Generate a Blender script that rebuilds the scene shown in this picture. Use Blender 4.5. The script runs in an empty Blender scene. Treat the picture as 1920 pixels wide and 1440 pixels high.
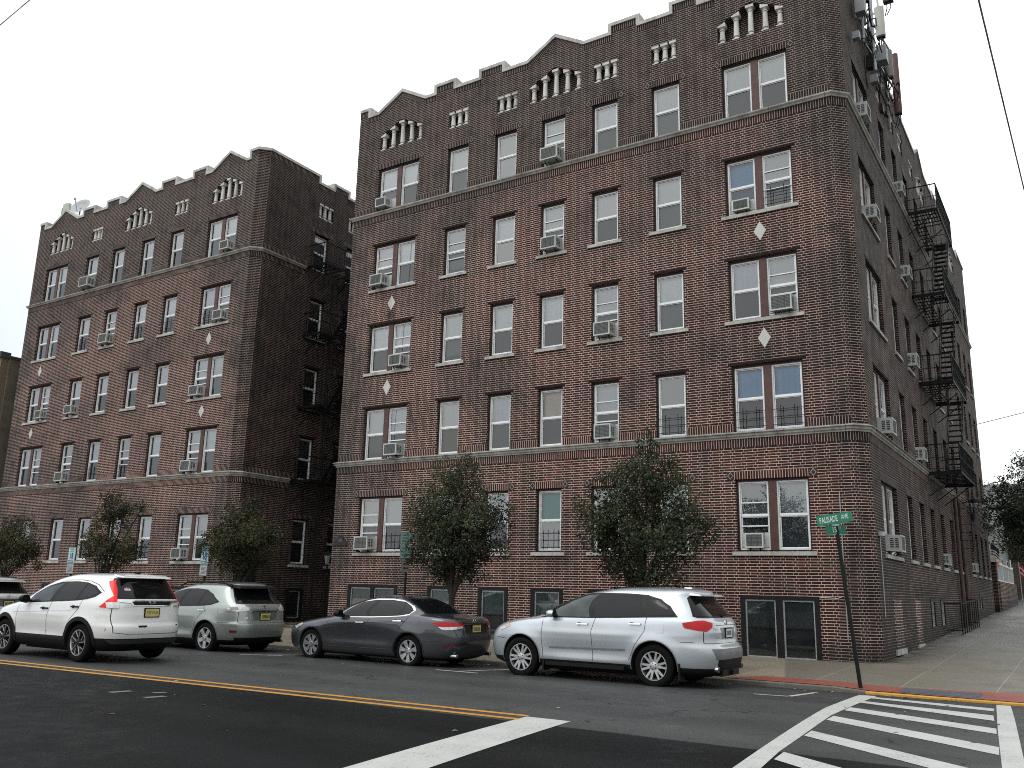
import bpy, bmesh, math, random
from mathutils import Vector, Matrix, noise
D = bpy.data
SC = bpy.context.scene
COL = SC.collection
R = math.radians
rng = random.Random(11)

# ------------------------------------------------------------------ helpers
ORG = {}

def link(o):
    COL.objects.link(o)
    return o

def tag(o, label=None, cat=None, group=None, kind=None):
    if label: o['label'] = label
    if cat: o['category'] = cat
    if group: o['group'] = group
    if kind: o['kind'] = kind
    return o

def empty(name, loc, label=None, cat=None, group=None, local=False):
    o = link(D.objects.new(name, None))
    o.empty_display_size = 0.2
    o.location = loc
    ORG[o.name] = Vector((0, 0, 0)) if local else Vector(loc)
    return tag(o, label, cat, group)

class MB:
    """collects faces and links them as one mesh object"""
    def __init__(s, xf=None):
        s.v = []; s.f = []; s.m = []; s.uv = []; s.xf = xf or Matrix()
    def face(s, pts, mi=0, uv=None):
        b = len(s.v)
        for p in pts: s.v.append(s.xf @ Vector(p))
        s.f.append(list(range(b, b + len(pts)))); s.m.append(mi); s.uv.append(uv)
    def box(s, x0, x1, y0, y1, z0, z1, mi=0, skip=''):
        if x1 < x0: x0, x1 = x1, x0
        if y1 < y0: y0, y1 = y1, y0
        if z1 < z0: z0, z1 = z1, z0
        b = len(s.v)
        for p in ((x0,y0,z0),(x1,y0,z0),(x1,y1,z0),(x0,y1,z0),(x0,y0,z1),(x1,y0,z1),(x1,y1,z1),(x0,y1,z1)):
            s.v.append(s.xf @ Vector(p))
        for k, q in (('b',(0,3,2,1)),('t',(4,5,6,7)),('f',(0,1,5,4)),('k',(2,3,7,6)),('r',(1,2,6,5)),('l',(3,0,4,7))):
            if k in skip: continue
            s.f.append([b+i for i in q]); s.m.append(mi); s.uv.append(None)
    def ring(s, x0, x1, z0, z1, w, y0, y1, mi=0, wb=None, wt=None):
        wb = w if wb is None else wb; wt = w if wt is None else wt
        s.box(x0, x0+w, y0, y1, z0, z1, mi); s.box(x1-w, x1, y0, y1, z0, z1, mi)
        s.box(x0+w, x1-w, y0, y1, z0, z0+wb, mi); s.box(x0+w, x1-w, y0, y1, z1-wt, z1, mi)
    def hexa(s, bot, top, mi=0):
        b = len(s.v)
        for p in list(bot) + list(top): s.v.append(s.xf @ Vector(p))
        for q in ((0,3,2,1),(4,5,6,7),(0,1,5,4),(2,3,7,6),(1,2,6,5),(3,0,4,7)):
            s.f.append([b+i for i in q]); s.m.append(mi); s.uv.append(None)
    def cyl(s, p0, p1, r0, r1=None, n=8, mi=0, caps=True):
        r1 = r0 if r1 is None else r1
        p0 = Vector(p0); p1 = Vector(p1); d = (p1-p0).normalized()
        a = Vector((0,0,1)) if abs(d.z) < .9 else Vector((1,0,0))
        e1 = d.cross(a).normalized(); e2 = d.cross(e1)
        b = len(s.v)
        for p, r in ((p0, r0), (p1, r1)):
            for i in range(n):
                t = 2*math.pi*i/n
                s.v.append(s.xf @ (p + e1*(r*math.cos(t)) + e2*(r*math.sin(t))))
        for i in range(n):
            j = (i+1) % n
            s.f.append([b+i, b+n+i, b+n+j, b+j]); s.m.append(mi); s.uv.append(None)
        if caps:
            s.f.append([b+i for i in range(n)]); s.m.append(mi); s.uv.append(None)
            s.f.append([b+n+i for i in reversed(range(n))]); s.m.append(mi); s.uv.append(None)
    def tube(s, pts, r, n=6, mi=0):
        for a, b in zip(pts, pts[1:]): s.cyl(a, b, r, r, n, mi)
    def bar(s, p0, p1, w, mi=0, h=None):
        """square bar between two points"""
        h = w if h is None else h
        p0 = Vector(p0); p1 = Vector(p1); d = (p1-p0).normalized()
        a = Vector((0,0,1)) if abs(d.z) < .95 else Vector((1,0,0))
        e1 = d.cross(a).normalized()*(w/2); e2 = d.cross(e1).normalized()*(h/2)
        s.hexa([p0-e1-e2, p0+e1-e2, p0+e1+e2, p0-e1+e2], [p1-e1-e2, p1+e1-e2, p1+e1+e2, p1-e1+e2], mi)
    def lathe(s, prof, c=(0,0,0), n=14, mi=0, axis='z', a0=0.0, a1=2*math.pi):
        b = len(s.v); full = abs(a1-a0-2*math.pi) < 1e-6
        cnt = n if full else n+1
        for r, h in prof:
            for i in range(cnt):
                t = a0+(a1-a0)*i/n
                x, y = r*math.cos(t), r*math.sin(t)
                p = {'z': (c[0]+x, c[1]+y, c[2]+h), 'y': (c[0]+x, c[1]+h, c[2]+y), 'x': (c[0]+h, c[1]+x, c[2]+y)}[axis]
                s.v.append(s.xf @ Vector(p))
        for k in range(len(prof)-1):
            for i in range(n):
                j = (i+1) % cnt if full else i+1
                q = [b+k*cnt+i, b+k*cnt+j, b+(k+1)*cnt+j, b+(k+1)*cnt+i]
                if axis == 'y': q.reverse()
                s.f.append(q); s.m.append(mi); s.uv.append(None)
    def build(s, name, mats, parent=None, smooth=False, angle=None, autouv=False, merge=False, origin=None):
        me = D.meshes.new(name)
        if parent is not None: off = ORG.get(parent.name, Vector((0,0,0)))
        else:
            if origin is not None: off = Vector(origin)
            else:
                xs = [p.x for p in s.v]; ys = [p.y for p in s.v]; zs = [p.z for p in s.v]
                off = Vector(((min(xs)+max(xs))/2, (min(ys)+max(ys))/2, min(zs)))
        me.from_pydata([tuple(p-off) for p in s.v], [], s.f)
        if not isinstance(mats, (list, tuple)): mats = [mats]
        for m in mats: me.materials.append(m)
        me.polygons.foreach_set('material_index', s.m)
        if autouv or any(u is not None for u in s.uv):
            uvl = me.uv_layers.new(name='UVMap'); k = 0; data = []
            for fi, f in enumerate(s.f):
                u = s.uv[fi]
                if u is None:
                    P = [s.v[i] for i in f]
                    nrm = Vector((0,0,0))
                    for i in range(len(P)):
                        a, b2 = P[i], P[(i+1) % len(P)]
                        nrm += Vector(((a.y-b2.y)*(a.z+b2.z), (a.z-b2.z)*(a.x+b2.x), (a.x-b2.x)*(a.y+b2.y)))
                    if nrm.length > 0: nrm.normalize()
                    if abs(nrm.z) > .75: u = [(p.x, p.y) for p in P]
                    else:
                        t = Vector((-nrm.y, nrm.x, 0)).normalized()
                        u = [(p.dot(t), p.z) for p in P]
                data += [c for q in u for c in q]
            uvl.data.foreach_set('uv', data)
        if merge:
            bm = bmesh.new(); bm.from_mesh(me); bmesh.ops.remove_doubles(bm, verts=bm.verts, dist=1e-4)
            bm.to_mesh(me); bm.free()
        if smooth or angle:
            me.polygons.foreach_set('use_smooth', [True]*len(me.polygons))
            if angle: me.set_sharp_from_angle(angle=R(angle))
        me.validate(); me.update()
        o = link(D.objects.new(name, me))
        if parent is not None:
            o.parent = parent; ORG[o.name] = off.copy()
        else:
            o.location = off; ORG[o.name] = off.copy()
        return o

def text_part(body, size, mat, parent, M, name='lettering', xs=1.0, extrude=0.0):
    """flat lettering as a mesh: M maps the text plane (x right, y up) into place"""
    cu = D.curves.new('lettering', 'FONT'); cu.body = body; cu.size = size
    cu.align_x = 'CENTER'; cu.align_y = 'CENTER'; cu.extrude = extrude; cu.resolution_u = 2
    o = D.objects.new('lettering', cu); COL.objects.link(o)
    dg = bpy.context.evaluated_depsgraph_get()
    me = D.meshes.new_from_object(o.evaluated_get(dg)); D.objects.remove(o)
    S = Matrix.Diagonal((xs, 1, 1, 1))
    off = ORG.get(parent.name, Vector((0,0,0)))
    me.transform(Matrix.Translation(-off) @ M @ S)
    me.name = name; me.materials.clear(); me.materials.append(mat)
    r = link(D.objects.new(name, me)); r.parent = parent; ORG[r.name] = off.copy()
    return r

# ------------------------------------------------------------------ materials
class NT:
    def __init__(s, name):
        s.mat = D.materials.new(name); s.mat.use_nodes = True
        s.nt = s.mat.node_tree; s.b = s.nt.nodes['Principled BSDF']; s.out = s.nt.nodes['Material Output']
    def n(s, t, **k):
        x = s.nt.nodes.new(t)
        for a, b in k.items(): setattr(x, a, b)
        return x
    def l(s, a, b): s.nt.links.new(a, b)
    def inp(s, sock, v):
        if v is None: return
        if isinstance(v, (int, float)): sock.default_value = v
        elif isinstance(v, (tuple, list)): sock.default_value = (*v, 1) if len(v) == 3 and sock.type == 'RGBA' else v
        else: s.l(v, sock)
    def m(s, op, a, b=None, c=None, clamp=False):
        x = s.n('ShaderNodeMath', operation=op, use_clamp=clamp)
        for i, v in enumerate((a, b, c)): s.inp(x.inputs[i], v)
        return x.outputs[0]
    def rng(s, v, a, b, c=0.0, d=1.0, smooth=False):
        x = s.n('ShaderNodeMapRange'); x.interpolation_type = 'SMOOTHSTEP' if smooth else 'LINEAR'
        s.inp(x.inputs[0], v)
        for i, q in enumerate((a, b, c, d)): s.inp(x.inputs[i+1], q)
        return x.outputs[0]
    def mix(s, f, a, b, blend='MIX'):
        x = s.n('ShaderNodeMix', data_type='RGBA', blend_type=blend)
        s.inp(x.inputs[0], f); s.inp(x.inputs[6], a); s.inp(x.inputs[7], b)
        return x.outputs[2]
    def noise(s, scale, detail=3, rough=.55, vec=None, dims='3D', dist=0.0):
        x = s.n('ShaderNodeTexNoise', noise_dimensions=dims)
        x.inputs['Scale'].default_value = scale; x.inputs['Detail'].default_value = detail
        x.inputs['Roughness'].default_value = rough; x.inputs['Distortion'].default_value = dist
        if vec is not None: s.l(vec, x.inputs['Vector'])
        return x.outputs['Fac']
    def mul2(s, a, b): return s.m('MULTIPLY', a, b)
    def pos(s):
        return s.n('ShaderNodeNewGeometry').outputs['Position']
    def objpos(s):
        return s.n('ShaderNodeTexCoord').outputs['Object']
    def uv(s):
        return s.n('ShaderNodeUVMap').outputs[0]
    def sep(s, v):
        x = s.n('ShaderNodeSeparateXYZ'); s.l(v, x.inputs[0]); return x.outputs
    def comb(s, a, b, c=0.0):
        x = s.n('ShaderNodeCombineXYZ')
        for i, v in enumerate((a, b, c)): s.inp(x.inputs[i], v)
        return x.outputs[0]
    def scalev(s, v, k):
        x = s.n('ShaderNodeVectorMath', operation='MULTIPLY'); s.l(v, x.inputs[0]); x.inputs[1].default_value = k
        return x.outputs[0]
    def bump(s, h, strength=.3, dist=.01):
        x = s.n('ShaderNodeBump'); x.inputs['Strength'].default_value = strength; x.inputs['Distance'].default_value = dist
        s.l(h, x.inputs['Height']); s.l(x.outputs[0], s.b.inputs['Normal'])
    def set(s, color=None, rough=None, metal=None, spec=None, coat=None, coat_rough=None):
        b = s.b
        s.inp(b.inputs['Base Color'], color); s.inp(b.inputs['Roughness'], rough); s.inp(b.inputs['Metallic'], metal)
        s.inp(b.inputs['Specular IOR Level'], spec); s.inp(b.inputs['Coat Weight'], coat); s.inp(b.inputs['Coat Roughness'], coat_rough)
        return s.mat

_mc = {}
def plain(name, color, rough=.6, metal=0.0, spec=.4, var=.18, scale=6.0, coat=0.0, dirt=0.0):
    """procedural colour with broken tone"""
    if name in _mc: return _mc[name]
    t = NT(name); p = t.objpos()
    f = t.noise(scale, 4, .6, p)
    lo = tuple(c*(1-var) for c in color); hi = tuple(min(1, c*(1+var)) for c in color)
    c = t.mix(t.rng(f, .3, .7), lo, hi)
    if dirt:
        g = t.noise(scale*.3, 3, .6, t.scalev(p, (1, 1, .25)))
        c = t.mix(t.rng(g, .45, .75, 0, dirt), c, (.02, .018, .016))
    rr = t.rng(t.noise(scale*2.3, 2, .5, p), .3, .7, max(0, rough-.08), min(1, rough+.08))
    _mc[name] = t.set(c, rr, metal, spec, coat, .05)
    return _mc[name]

def brick_mat(name, kind='wall', dark=1.0):
    t = NT(name)
    u, v, _ = t.sep(t.uv()); P = t.pos(); px, py, pz = t.sep(P)
    h = .0688
    # slight wobble so the courses are not ruled lines
    wob = t.noise(1.3, 2, .5, P)
    v = t.m('ADD', v, t.m('MULTIPLY', t.m('SUBTRACT', wob, .5), .012))
    if kind == 'wall':
        per, a, b2 = .593, .12, .3565
        row = t.m('FLOOR', t.m('DIVIDE', v, h))
        par = t.m('FLOORED_MODULO', row, 2.0)
        uu = t.m('ADD', t.m('ADD', u, t.m('MULTIPLY', par, per/2)), 600.0)
        uu = t.m('ADD', uu, t.m('MULTIPLY', t.m('SUBTRACT', t.noise(.7, 1, .5, t.comb(u, row, 0.0)), .5), .02))
        cell = t.m('FLOOR', t.m('DIVIDE', uu, per))
        tt = t.m('SUBTRACT', uu, t.m('MULTIPLY', cell, per))
        du = t.m('MINIMUM', t.m('MINIMUM', tt, t.m('ABSOLUTE', t.m('SUBTRACT', tt, a))),
                 t.m('MINIMUM', t.m('ABSOLUTE', t.m('SUBTRACT', tt, b2)), t.m('SUBTRACT', per, tt)))
        vv = t.m('SUBTRACT', v, t.m('MULTIPLY', row, h))
        dv = t.m('MINIMUM', vv, t.m('SUBTRACT', h, vv))
        k1 = t.m('GREATER_THAN', tt, a); k = t.m('ADD', k1, t.m('GREATER_THAN', tt, b2))
        idv = t.comb(t.m('ADD', t.m('MULTIPLY', cell, 3), k), row, 0.0)
        d = t.m('MINIMUM', t.m('MULTIPLY', du, 1.5), t.m('MULTIPLY', dv, 1.02))
        head = t.m('SUBTRACT', 1.0, k1)
    else:                                   # upright soldier bricks
        cell = t.m('FLOOR', t.m('DIVIDE', u, h)); tt = t.m('SUBTRACT', u, t.m('MULTIPLY', cell, h))
        d = t.m('MINIMUM', tt, t.m('SUBTRACT', h, tt))
        idv = t.comb(cell, t.m('FLOOR', t.m('MULTIPLY', v, 2.0)), 3.0); head = None
    mort = t.rng(d, .0046, .0080, 1, 0)
    wn = t.n('ShaderNodeTexWhiteNoise'); wn.noise_dimensions = '3D'; t.l(idv, wn.inputs['Vector'])
    rv = wn.outputs['Value']
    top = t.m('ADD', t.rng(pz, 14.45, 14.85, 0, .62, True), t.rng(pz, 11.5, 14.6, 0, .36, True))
    big = t.noise(.33, 4, .62, P); mid = t.noise(1.9, 3, .6, P)
    red = t.mix(rv, (.0150, .0060, .0050), (.072, .0190, .0140))
    red = t.mix(t.rng(t.m('FRACT', t.m('MULTIPLY', rv, 7.3)), .80, .95), red, (.012, .0105, .011))
    soot = t.mix(rv, (.0048, .0042, .0042), (.0150, .0112, .0104))
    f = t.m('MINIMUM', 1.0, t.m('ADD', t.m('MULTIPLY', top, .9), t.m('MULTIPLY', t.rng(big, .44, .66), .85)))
    # soot on the outer edges and below the stone diamonds
    ed = None
    for e in (-4.4, -21.45, -27.0, -42.9):
        q = t.m('ABSOLUTE', t.m('SUBTRACT', px, e)); ed = q if ed is None else t.m('MINIMUM', ed, q)
    es = t.m('MULTIPLY', t.rng(ed, 1.1, .15, 0, 1, True), t.rng(mid, .30, .62, .25, 1))
    for xd in (-6.57, -19.42, -28.95, -41.05):
        for zd in (10.75, 7.75):
            rr = t.m('SQRT', t.m('ADD', t.m('POWER', t.m('MULTIPLY', t.m('SUBTRACT', px, xd), 1.5), 2.0), t.m('POWER', t.m('SUBTRACT', pz, zd), 2.0)))
            es = t.m('MAXIMUM', es, t.m('MULTIPLY', t.rng(rr, .38, .08, 0, 1, True), t.rng(mid, .25, .6)))
    f = t.m('MINIMUM', 1.0, t.m('ADD', f, t.m('MULTIPLY', es, .9)))
    c = t.mix(f, red, soot)
    if head is not None: c = t.mix(t.m('MULTIPLY', head, .5), c, (.012, .0095, .0095))
    # rain streaks, running downward
    st = t.noise(1.0, 4, .65, t.scalev(P, (1.6, 1.6, .12)))
    c = t.mix(t.rng(st, .50, .70, 0, .7), c, (.0085, .0072, .0070))
    pale = t.mul2(t.rng(t.noise(.8, 3, .6, t.scalev(P, (1, 1, 2.2))), .60, .74), t.rng(pz, 11, 6, 0, .5))
    c = t.mix(pale, c, (.105, .052, .040))
    foot = t.rng(t.m('SUBTRACT', pz, t.m('MULTIPLY', t.m('MAXIMUM', t.m('SUBTRACT', py, 22.3), 0.0), .03)), .40, .75, 1, 0)
    c = t.mix(t.m('MULTIPLY', foot, .8), c, (.010, .010, .010))
    ml = t.mix(t.m('MINIMUM', 1.0, t.m('ADD', t.m('MULTIPLY', f, .62), t.rng(mid, .5, .8, 0, .4))), (.70, .50, .43), (.155, .136, .128))
    ml = t.mix(t.m('MULTIPLY', foot, .55), ml, (.04, .04, .04))
    col = t.mix(mort, c, ml)
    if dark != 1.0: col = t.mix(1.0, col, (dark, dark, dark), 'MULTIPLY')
    t.set(col, t.rng(mid, .3, .7, .72, .9), 0, .25)
    t.bump(t.m('SUBTRACT', 1.0, mort), .35, .006)
    return t.mat

def stone_mat(name, c1=(.36, .35, .325), c2=(.20, .195, .185), joint=0.0):
    t = NT(name); P = t.pos()
    f = t.noise(2.2, 5, .65, P); g = t.noise(1.2, 4, .65, t.scalev(P, (2.2, 2.2, .3)))
    c = t.mix(t.rng(f, .32, .7), c1, c2)
    c = t.mix(t.rng(g, .5, .75, 0, .75), c, (.10, .097, .093))
    if joint:
        u, v, _ = t.sep(t.uv())
        m = t.m('FLOORED_MODULO', t.m('ADD', u, 500.0), joint)
        j = t.m('LESS_THAN', m, .011)
        c = t.mix(t.m('MULTIPLY', j, .85), c, (.03, .03, .03))
    return t.set(c, .85, 0, .25)

BRICK = brick_mat('flemish_brick'); BRICKD = brick_mat('sooty_shaded_brick', 'wall', .60); BRICKS = brick_mat('shaded_side_brick', 'wall', .66); SOLD = brick_mat('soldier_brick', 'soldier')  # darker copies: courtyard soot and shade, and side-street shade, multiplied into the colour
STONE = stone_mat('limestone', (.46,.45,.42), (.30,.295,.28)); STONEJ = stone_mat('limestone_jointed', (.42,.41,.38), (.24,.235,.22), joint=.74)
STONEB = stone_mat('baluster_stone', (.66,.65,.62), (.50,.49,.47)); STONEC = stone_mat('coping_stone', (.56,.55,.53), (.38,.375,.36))
WHITE = plain('white_vinyl', (.74, .76, .77), .45, var=.07, scale=3)
BROWN = plain('brown_paint', (.075, .033, .028), .55, var=.25, scale=4)
BLACKP = plain('black_paint', (.006, .0065, .007), .5, spec=.2, var=.3)
IRON = plain('painted_iron', (.0045, .005, .0055), .6, spec=.18, var=.4, scale=9)
DARK = plain('dark_interior', (.012, .012, .013), .9, var=.3)
ROOFM = plain('roof_tar', (.05, .05, .05), .9)
GALV = plain('galvanised_steel', (.36, .38, .40), .45, .6, var=.15)
ALUM = plain('aluminium_frame', (.42, .45, .46), .4, .5, var=.12)

def glass_mat(name, tint, refl, base=.93, dustc=(.35, .36, .37), dust=.06):
    t = NT(name); nt = t.nt
    tr = t.n('ShaderNodeBsdfTransparent'); tr.inputs[0].default_value = (*[base*c for c in tint], 1)
    gl = t.n('ShaderNodeBsdfGlossy'); gl.inputs['Roughness'].default_value = .015
    df = t.n('ShaderNodeBsdfDiffuse'); df.inputs[0].default_value = (*dustc, 1)
    fr = t.n('ShaderNodeFresnel'); fr.inputs[0].default_value = 1.55
    m1 = t.n('ShaderNodeMixShader'); t.inp(m1.inputs[0], t.rng(t.noise(1.5, 2, .6, t.objpos()), .3, .8, dust*.5, dust*1.6)); t.l(tr.outputs[0], m1.inputs[1]); t.l(df.outputs[0], m1.inputs[2])
    m2 = t.n('ShaderNodeMixShader'); t.l(t.m('MULTIPLY', fr.outputs[0], refl, clamp=True), m2.inputs[0])
    t.l(m1.outputs[0], m2.inputs[1]); t.l(gl.outputs[0], m2.inputs[2]); t.l(m2.outputs[0], t.out.inputs[0])
    return t.mat
GLASS = glass_mat('window_glass', (.86, .94, 1.0), 3.8)
GLASSC = glass_mat('tinted_shade_glass', (.94, .97, 1.0), 2.0, dust=.03)
SCREEN = glass_mat('screened_glass', (.55, .61, .65), 1.7, dustc=(.055, .06, .064), dust=.25)
# ------------------------------------------------------------------ world, sun, camera
W = D.worlds.new('World'); SC.world = W; W.use_nodes = True
SUN_EL, SUN_ROT = R(58), R(200)
def build_world():
    nt = W.node_tree; bg = nt.nodes['Background']
    N = lambda t: nt.nodes.new(t)
    sky = N('ShaderNodeTexSky'); sky.sky_type = 'NISHITA'; sky.sun_disc = False
    sky.sun_elevation = SUN_EL; sky.sun_rotation = SUN_ROT; sky.dust_density = 4.0; sky.air_density = 1.0
    hs = N('ShaderNodeHueSaturation'); hs.inputs['Saturation'].default_value = .15
    nt.links.new(sky.outputs[0], hs.inputs['Color'])
    # overcast sheet: brighter overhead, faint broken tone
    tc = N('ShaderNodeTexCoord'); sp = N('ShaderNodeSeparateXYZ'); nt.links.new(tc.outputs['Generated'], sp.inputs[0])
    mp = N('ShaderNodeMapRange'); mp.interpolation_type = 'SMOOTHSTEP'
    nt.links.new(sp.outputs[2], mp.inputs[0])
    for i, v in enumerate((-.05, .75, 15.5, 20.0)): mp.inputs[i+1].default_value = v
    nz = N('ShaderNodeTexNoise'); nz.inputs['Scale'].default_value = 1.6; nz.inputs['Detail'].default_value = 5
    nt.links.new(tc.outputs['Generated'], nz.inputs['Vector'])
    m2 = N('ShaderNodeMapRange'); nt.links.new(nz.outputs['Fac'], m2.inputs[0])
    for i, v in enumerate((.3, .7, .90, 1.1)): m2.inputs[i+1].default_value = v
    mu = N('ShaderNodeMath'); mu.operation = 'MULTIPLY'; nt.links.new(mp.outputs[0], mu.inputs[0]); nt.links.new(m2.outputs[0], mu.inputs[1])
    cr = N('ShaderNodeMix'); cr.data_type = 'RGBA'; cr.blend_type = 'MULTIPLY'; cr.inputs[0].default_value = 1.0
    # slightly bluer toward the west (left of the picture)
    mx = N('ShaderNodeMapRange'); nt.links.new(sp.outputs[0], mx.inputs[0])
    for i, v in enumerate((-.90, -.66, 0, 1)): mx.inputs[i+1].default_value = v
    tint = N('ShaderNodeMix'); tint.data_type = 'RGBA'; nt.links.new(mx.outputs[0], tint.inputs[0])
    tint.inputs[6].default_value = (.47, .51, .58, 1); tint.inputs[7].default_value = (.965, 1.0, 1.0, 1)
    # sky dimmed eastward in place of the unbuilt building across the side street
    mx2 = N('ShaderNodeMapRange'); mx2.interpolation_type = 'SMOOTHSTEP'; nt.links.new(sp.outputs[0], mx2.inputs[0])
    for i, v in enumerate((-.5, .85, 1.06, .60)): mx2.inputs[i+1].default_value = v
    mu3 = N('ShaderNodeMath'); mu3.operation = 'MULTIPLY'; nt.links.new(mu.outputs[0], mu3.inputs[0]); nt.links.new(mx2.outputs[0], mu3.inputs[1]); mu = mu3
    cb = N('ShaderNodeCombineColor')
    for i in range(3): nt.links.new(mu.outputs[0], cb.inputs[i])
    nt.links.new(cb.outputs[0], cr.inputs[6]); nt.links.new(tint.outputs[2], cr.inputs[7])
    fin = N('ShaderNodeMix'); fin.data_type = 'RGBA'; fin.inputs[0].default_value = .88
    nt.links.new(hs.outputs[0], fin.inputs[6]); nt.links.new(cr.outputs[2], fin.inputs[7])
    nt.links.new(fin.outputs[2], bg.inputs['Color']); bg.inputs['Strength'].default_value = .10
build_world()
sl = D.lights.new('sun', 'SUN'); sl.energy = .7; sl.angle = R(25); sl.color = (1, .97, .93)
so = link(D.objects.new('sun', sl))
so.rotation_euler = (R(90)-SUN_EL, 0, R(180)-SUN_ROT+R(180))
sd = Vector((math.sin(SUN_ROT)*math.cos(SUN_EL), math.cos(SUN_ROT)*math.cos(SUN_EL), math.sin(SUN_EL)))
so.rotation_euler = sd.to_track_quat('Z', 'Y').to_euler(); so.location = sd*60

CAMP = Vector((0, 0, 1.65)); FOC = 1664.184
def cam_axes(y=-0.57312338, p=0.2271713, r=0.02311148):
    f = Vector((math.sin(y)*math.cos(p), math.cos(y)*math.cos(p), math.sin(p)))
    rt = Vector((math.cos(y), -math.sin(y), 0)); up = rt.cross(f)
    return rt*math.cos(r)+up*math.sin(r), up*math.cos(r)-rt*math.sin(r), f
CR, CU, CF = cam_axes()
cd = D.cameras.new('camera'); cam = link(D.objects.new('camera', cd)); SC.camera = cam
cd.sensor_width = 36; cd.lens = FOC/1920*36; cd.clip_start = .1; cd.clip_end = 3000
cam.matrix_world = Matrix(((CR.x, CU.x, -CF.x, CAMP.x), (CR.y, CU.y, -CF.y, CAMP.y), (CR.z, CU.z, -CF.z, CAMP.z), (0,0,0,1)))
SC.view_settings.view_transform = 'Standard'; SC.view_settings.look = 'None'; SC.view_settings.exposure = 0
SC.render.engine = 'CYCLES'
SC.cycles.max_bounces = 6; SC.cycles.diffuse_bounces = 3; SC.cycles.glossy_bounces = 3; SC.cycles.transparent_max_bounces = 10
SC.cycles.caustics_reflective = False; SC.cycles.caustics_refractive = False
SC.cycles.use_denoising = False; SC.cycles.filter_width = 1.05

# ------------------------------------------------------------------ ground
KERB = 17.15
def road_z(y):
    return .11*max(-.2, 1-((y-9.8)/7.35)**2)
def walk_z(y, x=-20.0):
    z = .075+.0205*(min(y, 22.3)-KERB)
    if x > -4.1 and y < 19.2:        # dropped kerb at the crosswalk
        z -= .040*min(1, (x+4.1)/.6)*max(0, min(1, (19.2-y)/1.9))
    return z+max(0.0, y-22.3)*.03
def side_road_z(y): return max(0.0, y-KERB-1.5)*.0285

def asphalt_mat():
    t = NT('asphalt'); P = t.pos(); x, y, z = t.sep(P)
    fine = t.noise(95, 3, .7, P); med = t.noise(3.2, 5, .65, P); big = t.noise(.45, 4, .6, t.scalev(P, (.4, 1, 1)))
    old = t.mix(t.rng(fine, .3, .72), (.026, .0265, .027), (.094, .095, .096))
    old = t.mix(t.rng(big, .42, .66, 0, .6), old, (.020, .0205, .021))
    old = t.mix(t.rng(med, .5, .75, 0, .35), old, (.062, .063, .064))
    new = t.mix(t.rng(fine, .3, .75), (.0042, .0044, .0047), (.0155, .016, .0168))
    new = t.mix(t.rng(big, .4, .7, 0, .5), new, (.0045, .0047, .005))
    new = t.mix(t.rng(med, .50, .78, 0, .4), new, (.020, .0205, .021))
    # tyre tracks, darker along the lane
    yn = t.m('ADD', y, t.m('MULTIPLY', t.m('SUBTRACT', t.noise(.8, 3, .6, P), .5), .16))
    edge = t.rng(yn, 9.50, 9.56, 0, 1)
    edge2 = t.rng(t.m('ADD', yn, t.m('MULTIPLY', t.m('GREATER_THAN', x, -6.0), .0)), 9.50, 9.56, 0, 1)
    c = t.mix(edge2, new, old)
    tr = t.m('ABSOLUTE', t.m('SUBTRACT', t.m('FLOORED_MODULO', t.m('ADD', y, .1), 1.75), .87))
    c = t.mix(t.rng(tr, .2, .55, .22, 0), c, (.02, .021, .022))
    # hairline cracks in the old surface
    vo = t.n('ShaderNodeTexVoronoi', feature='DISTANCE_TO_EDGE'); vo.inputs['Scale'].default_value = .55
    dv = t.n('ShaderNodeVectorMath', operation='ADD'); t.l(P, dv.inputs[0])
    nn = t.n('ShaderNodeTexNoise'); nn.inputs['Scale'].default_value = 2.0; nn.inputs['Detail'].default_value = 4
    t.l(P, nn.inputs['Vector']); t.l(nn.outputs['Color'], dv.inputs[1]); t.l(dv.outputs[0], vo.inputs['Vector'])
    ck = t.m('MULTIPLY', t.rng(vo.outputs['Distance'], .004, .014, 1, 0), t.rng(t.noise(.5, 2, .5, P), .50, .58, 0, .8))
    c = t.mix(t.m('MULTIPLY', ck, edge), c, (.012, .012, .012))
    gut = t.rng(y, 16.2, 17.1, 0, .65)
    c = t.mix(t.m('MULTIPLY', gut, edge), c, (.018, .018, .018))
    rg = t.rng(med, .35, .65, .42, .72)
    t.set(c, rg, 0, t.rng(edge, 0, 1, .05, .16))
    t.bump(fine, .35, .006)
    return t.mat

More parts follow.
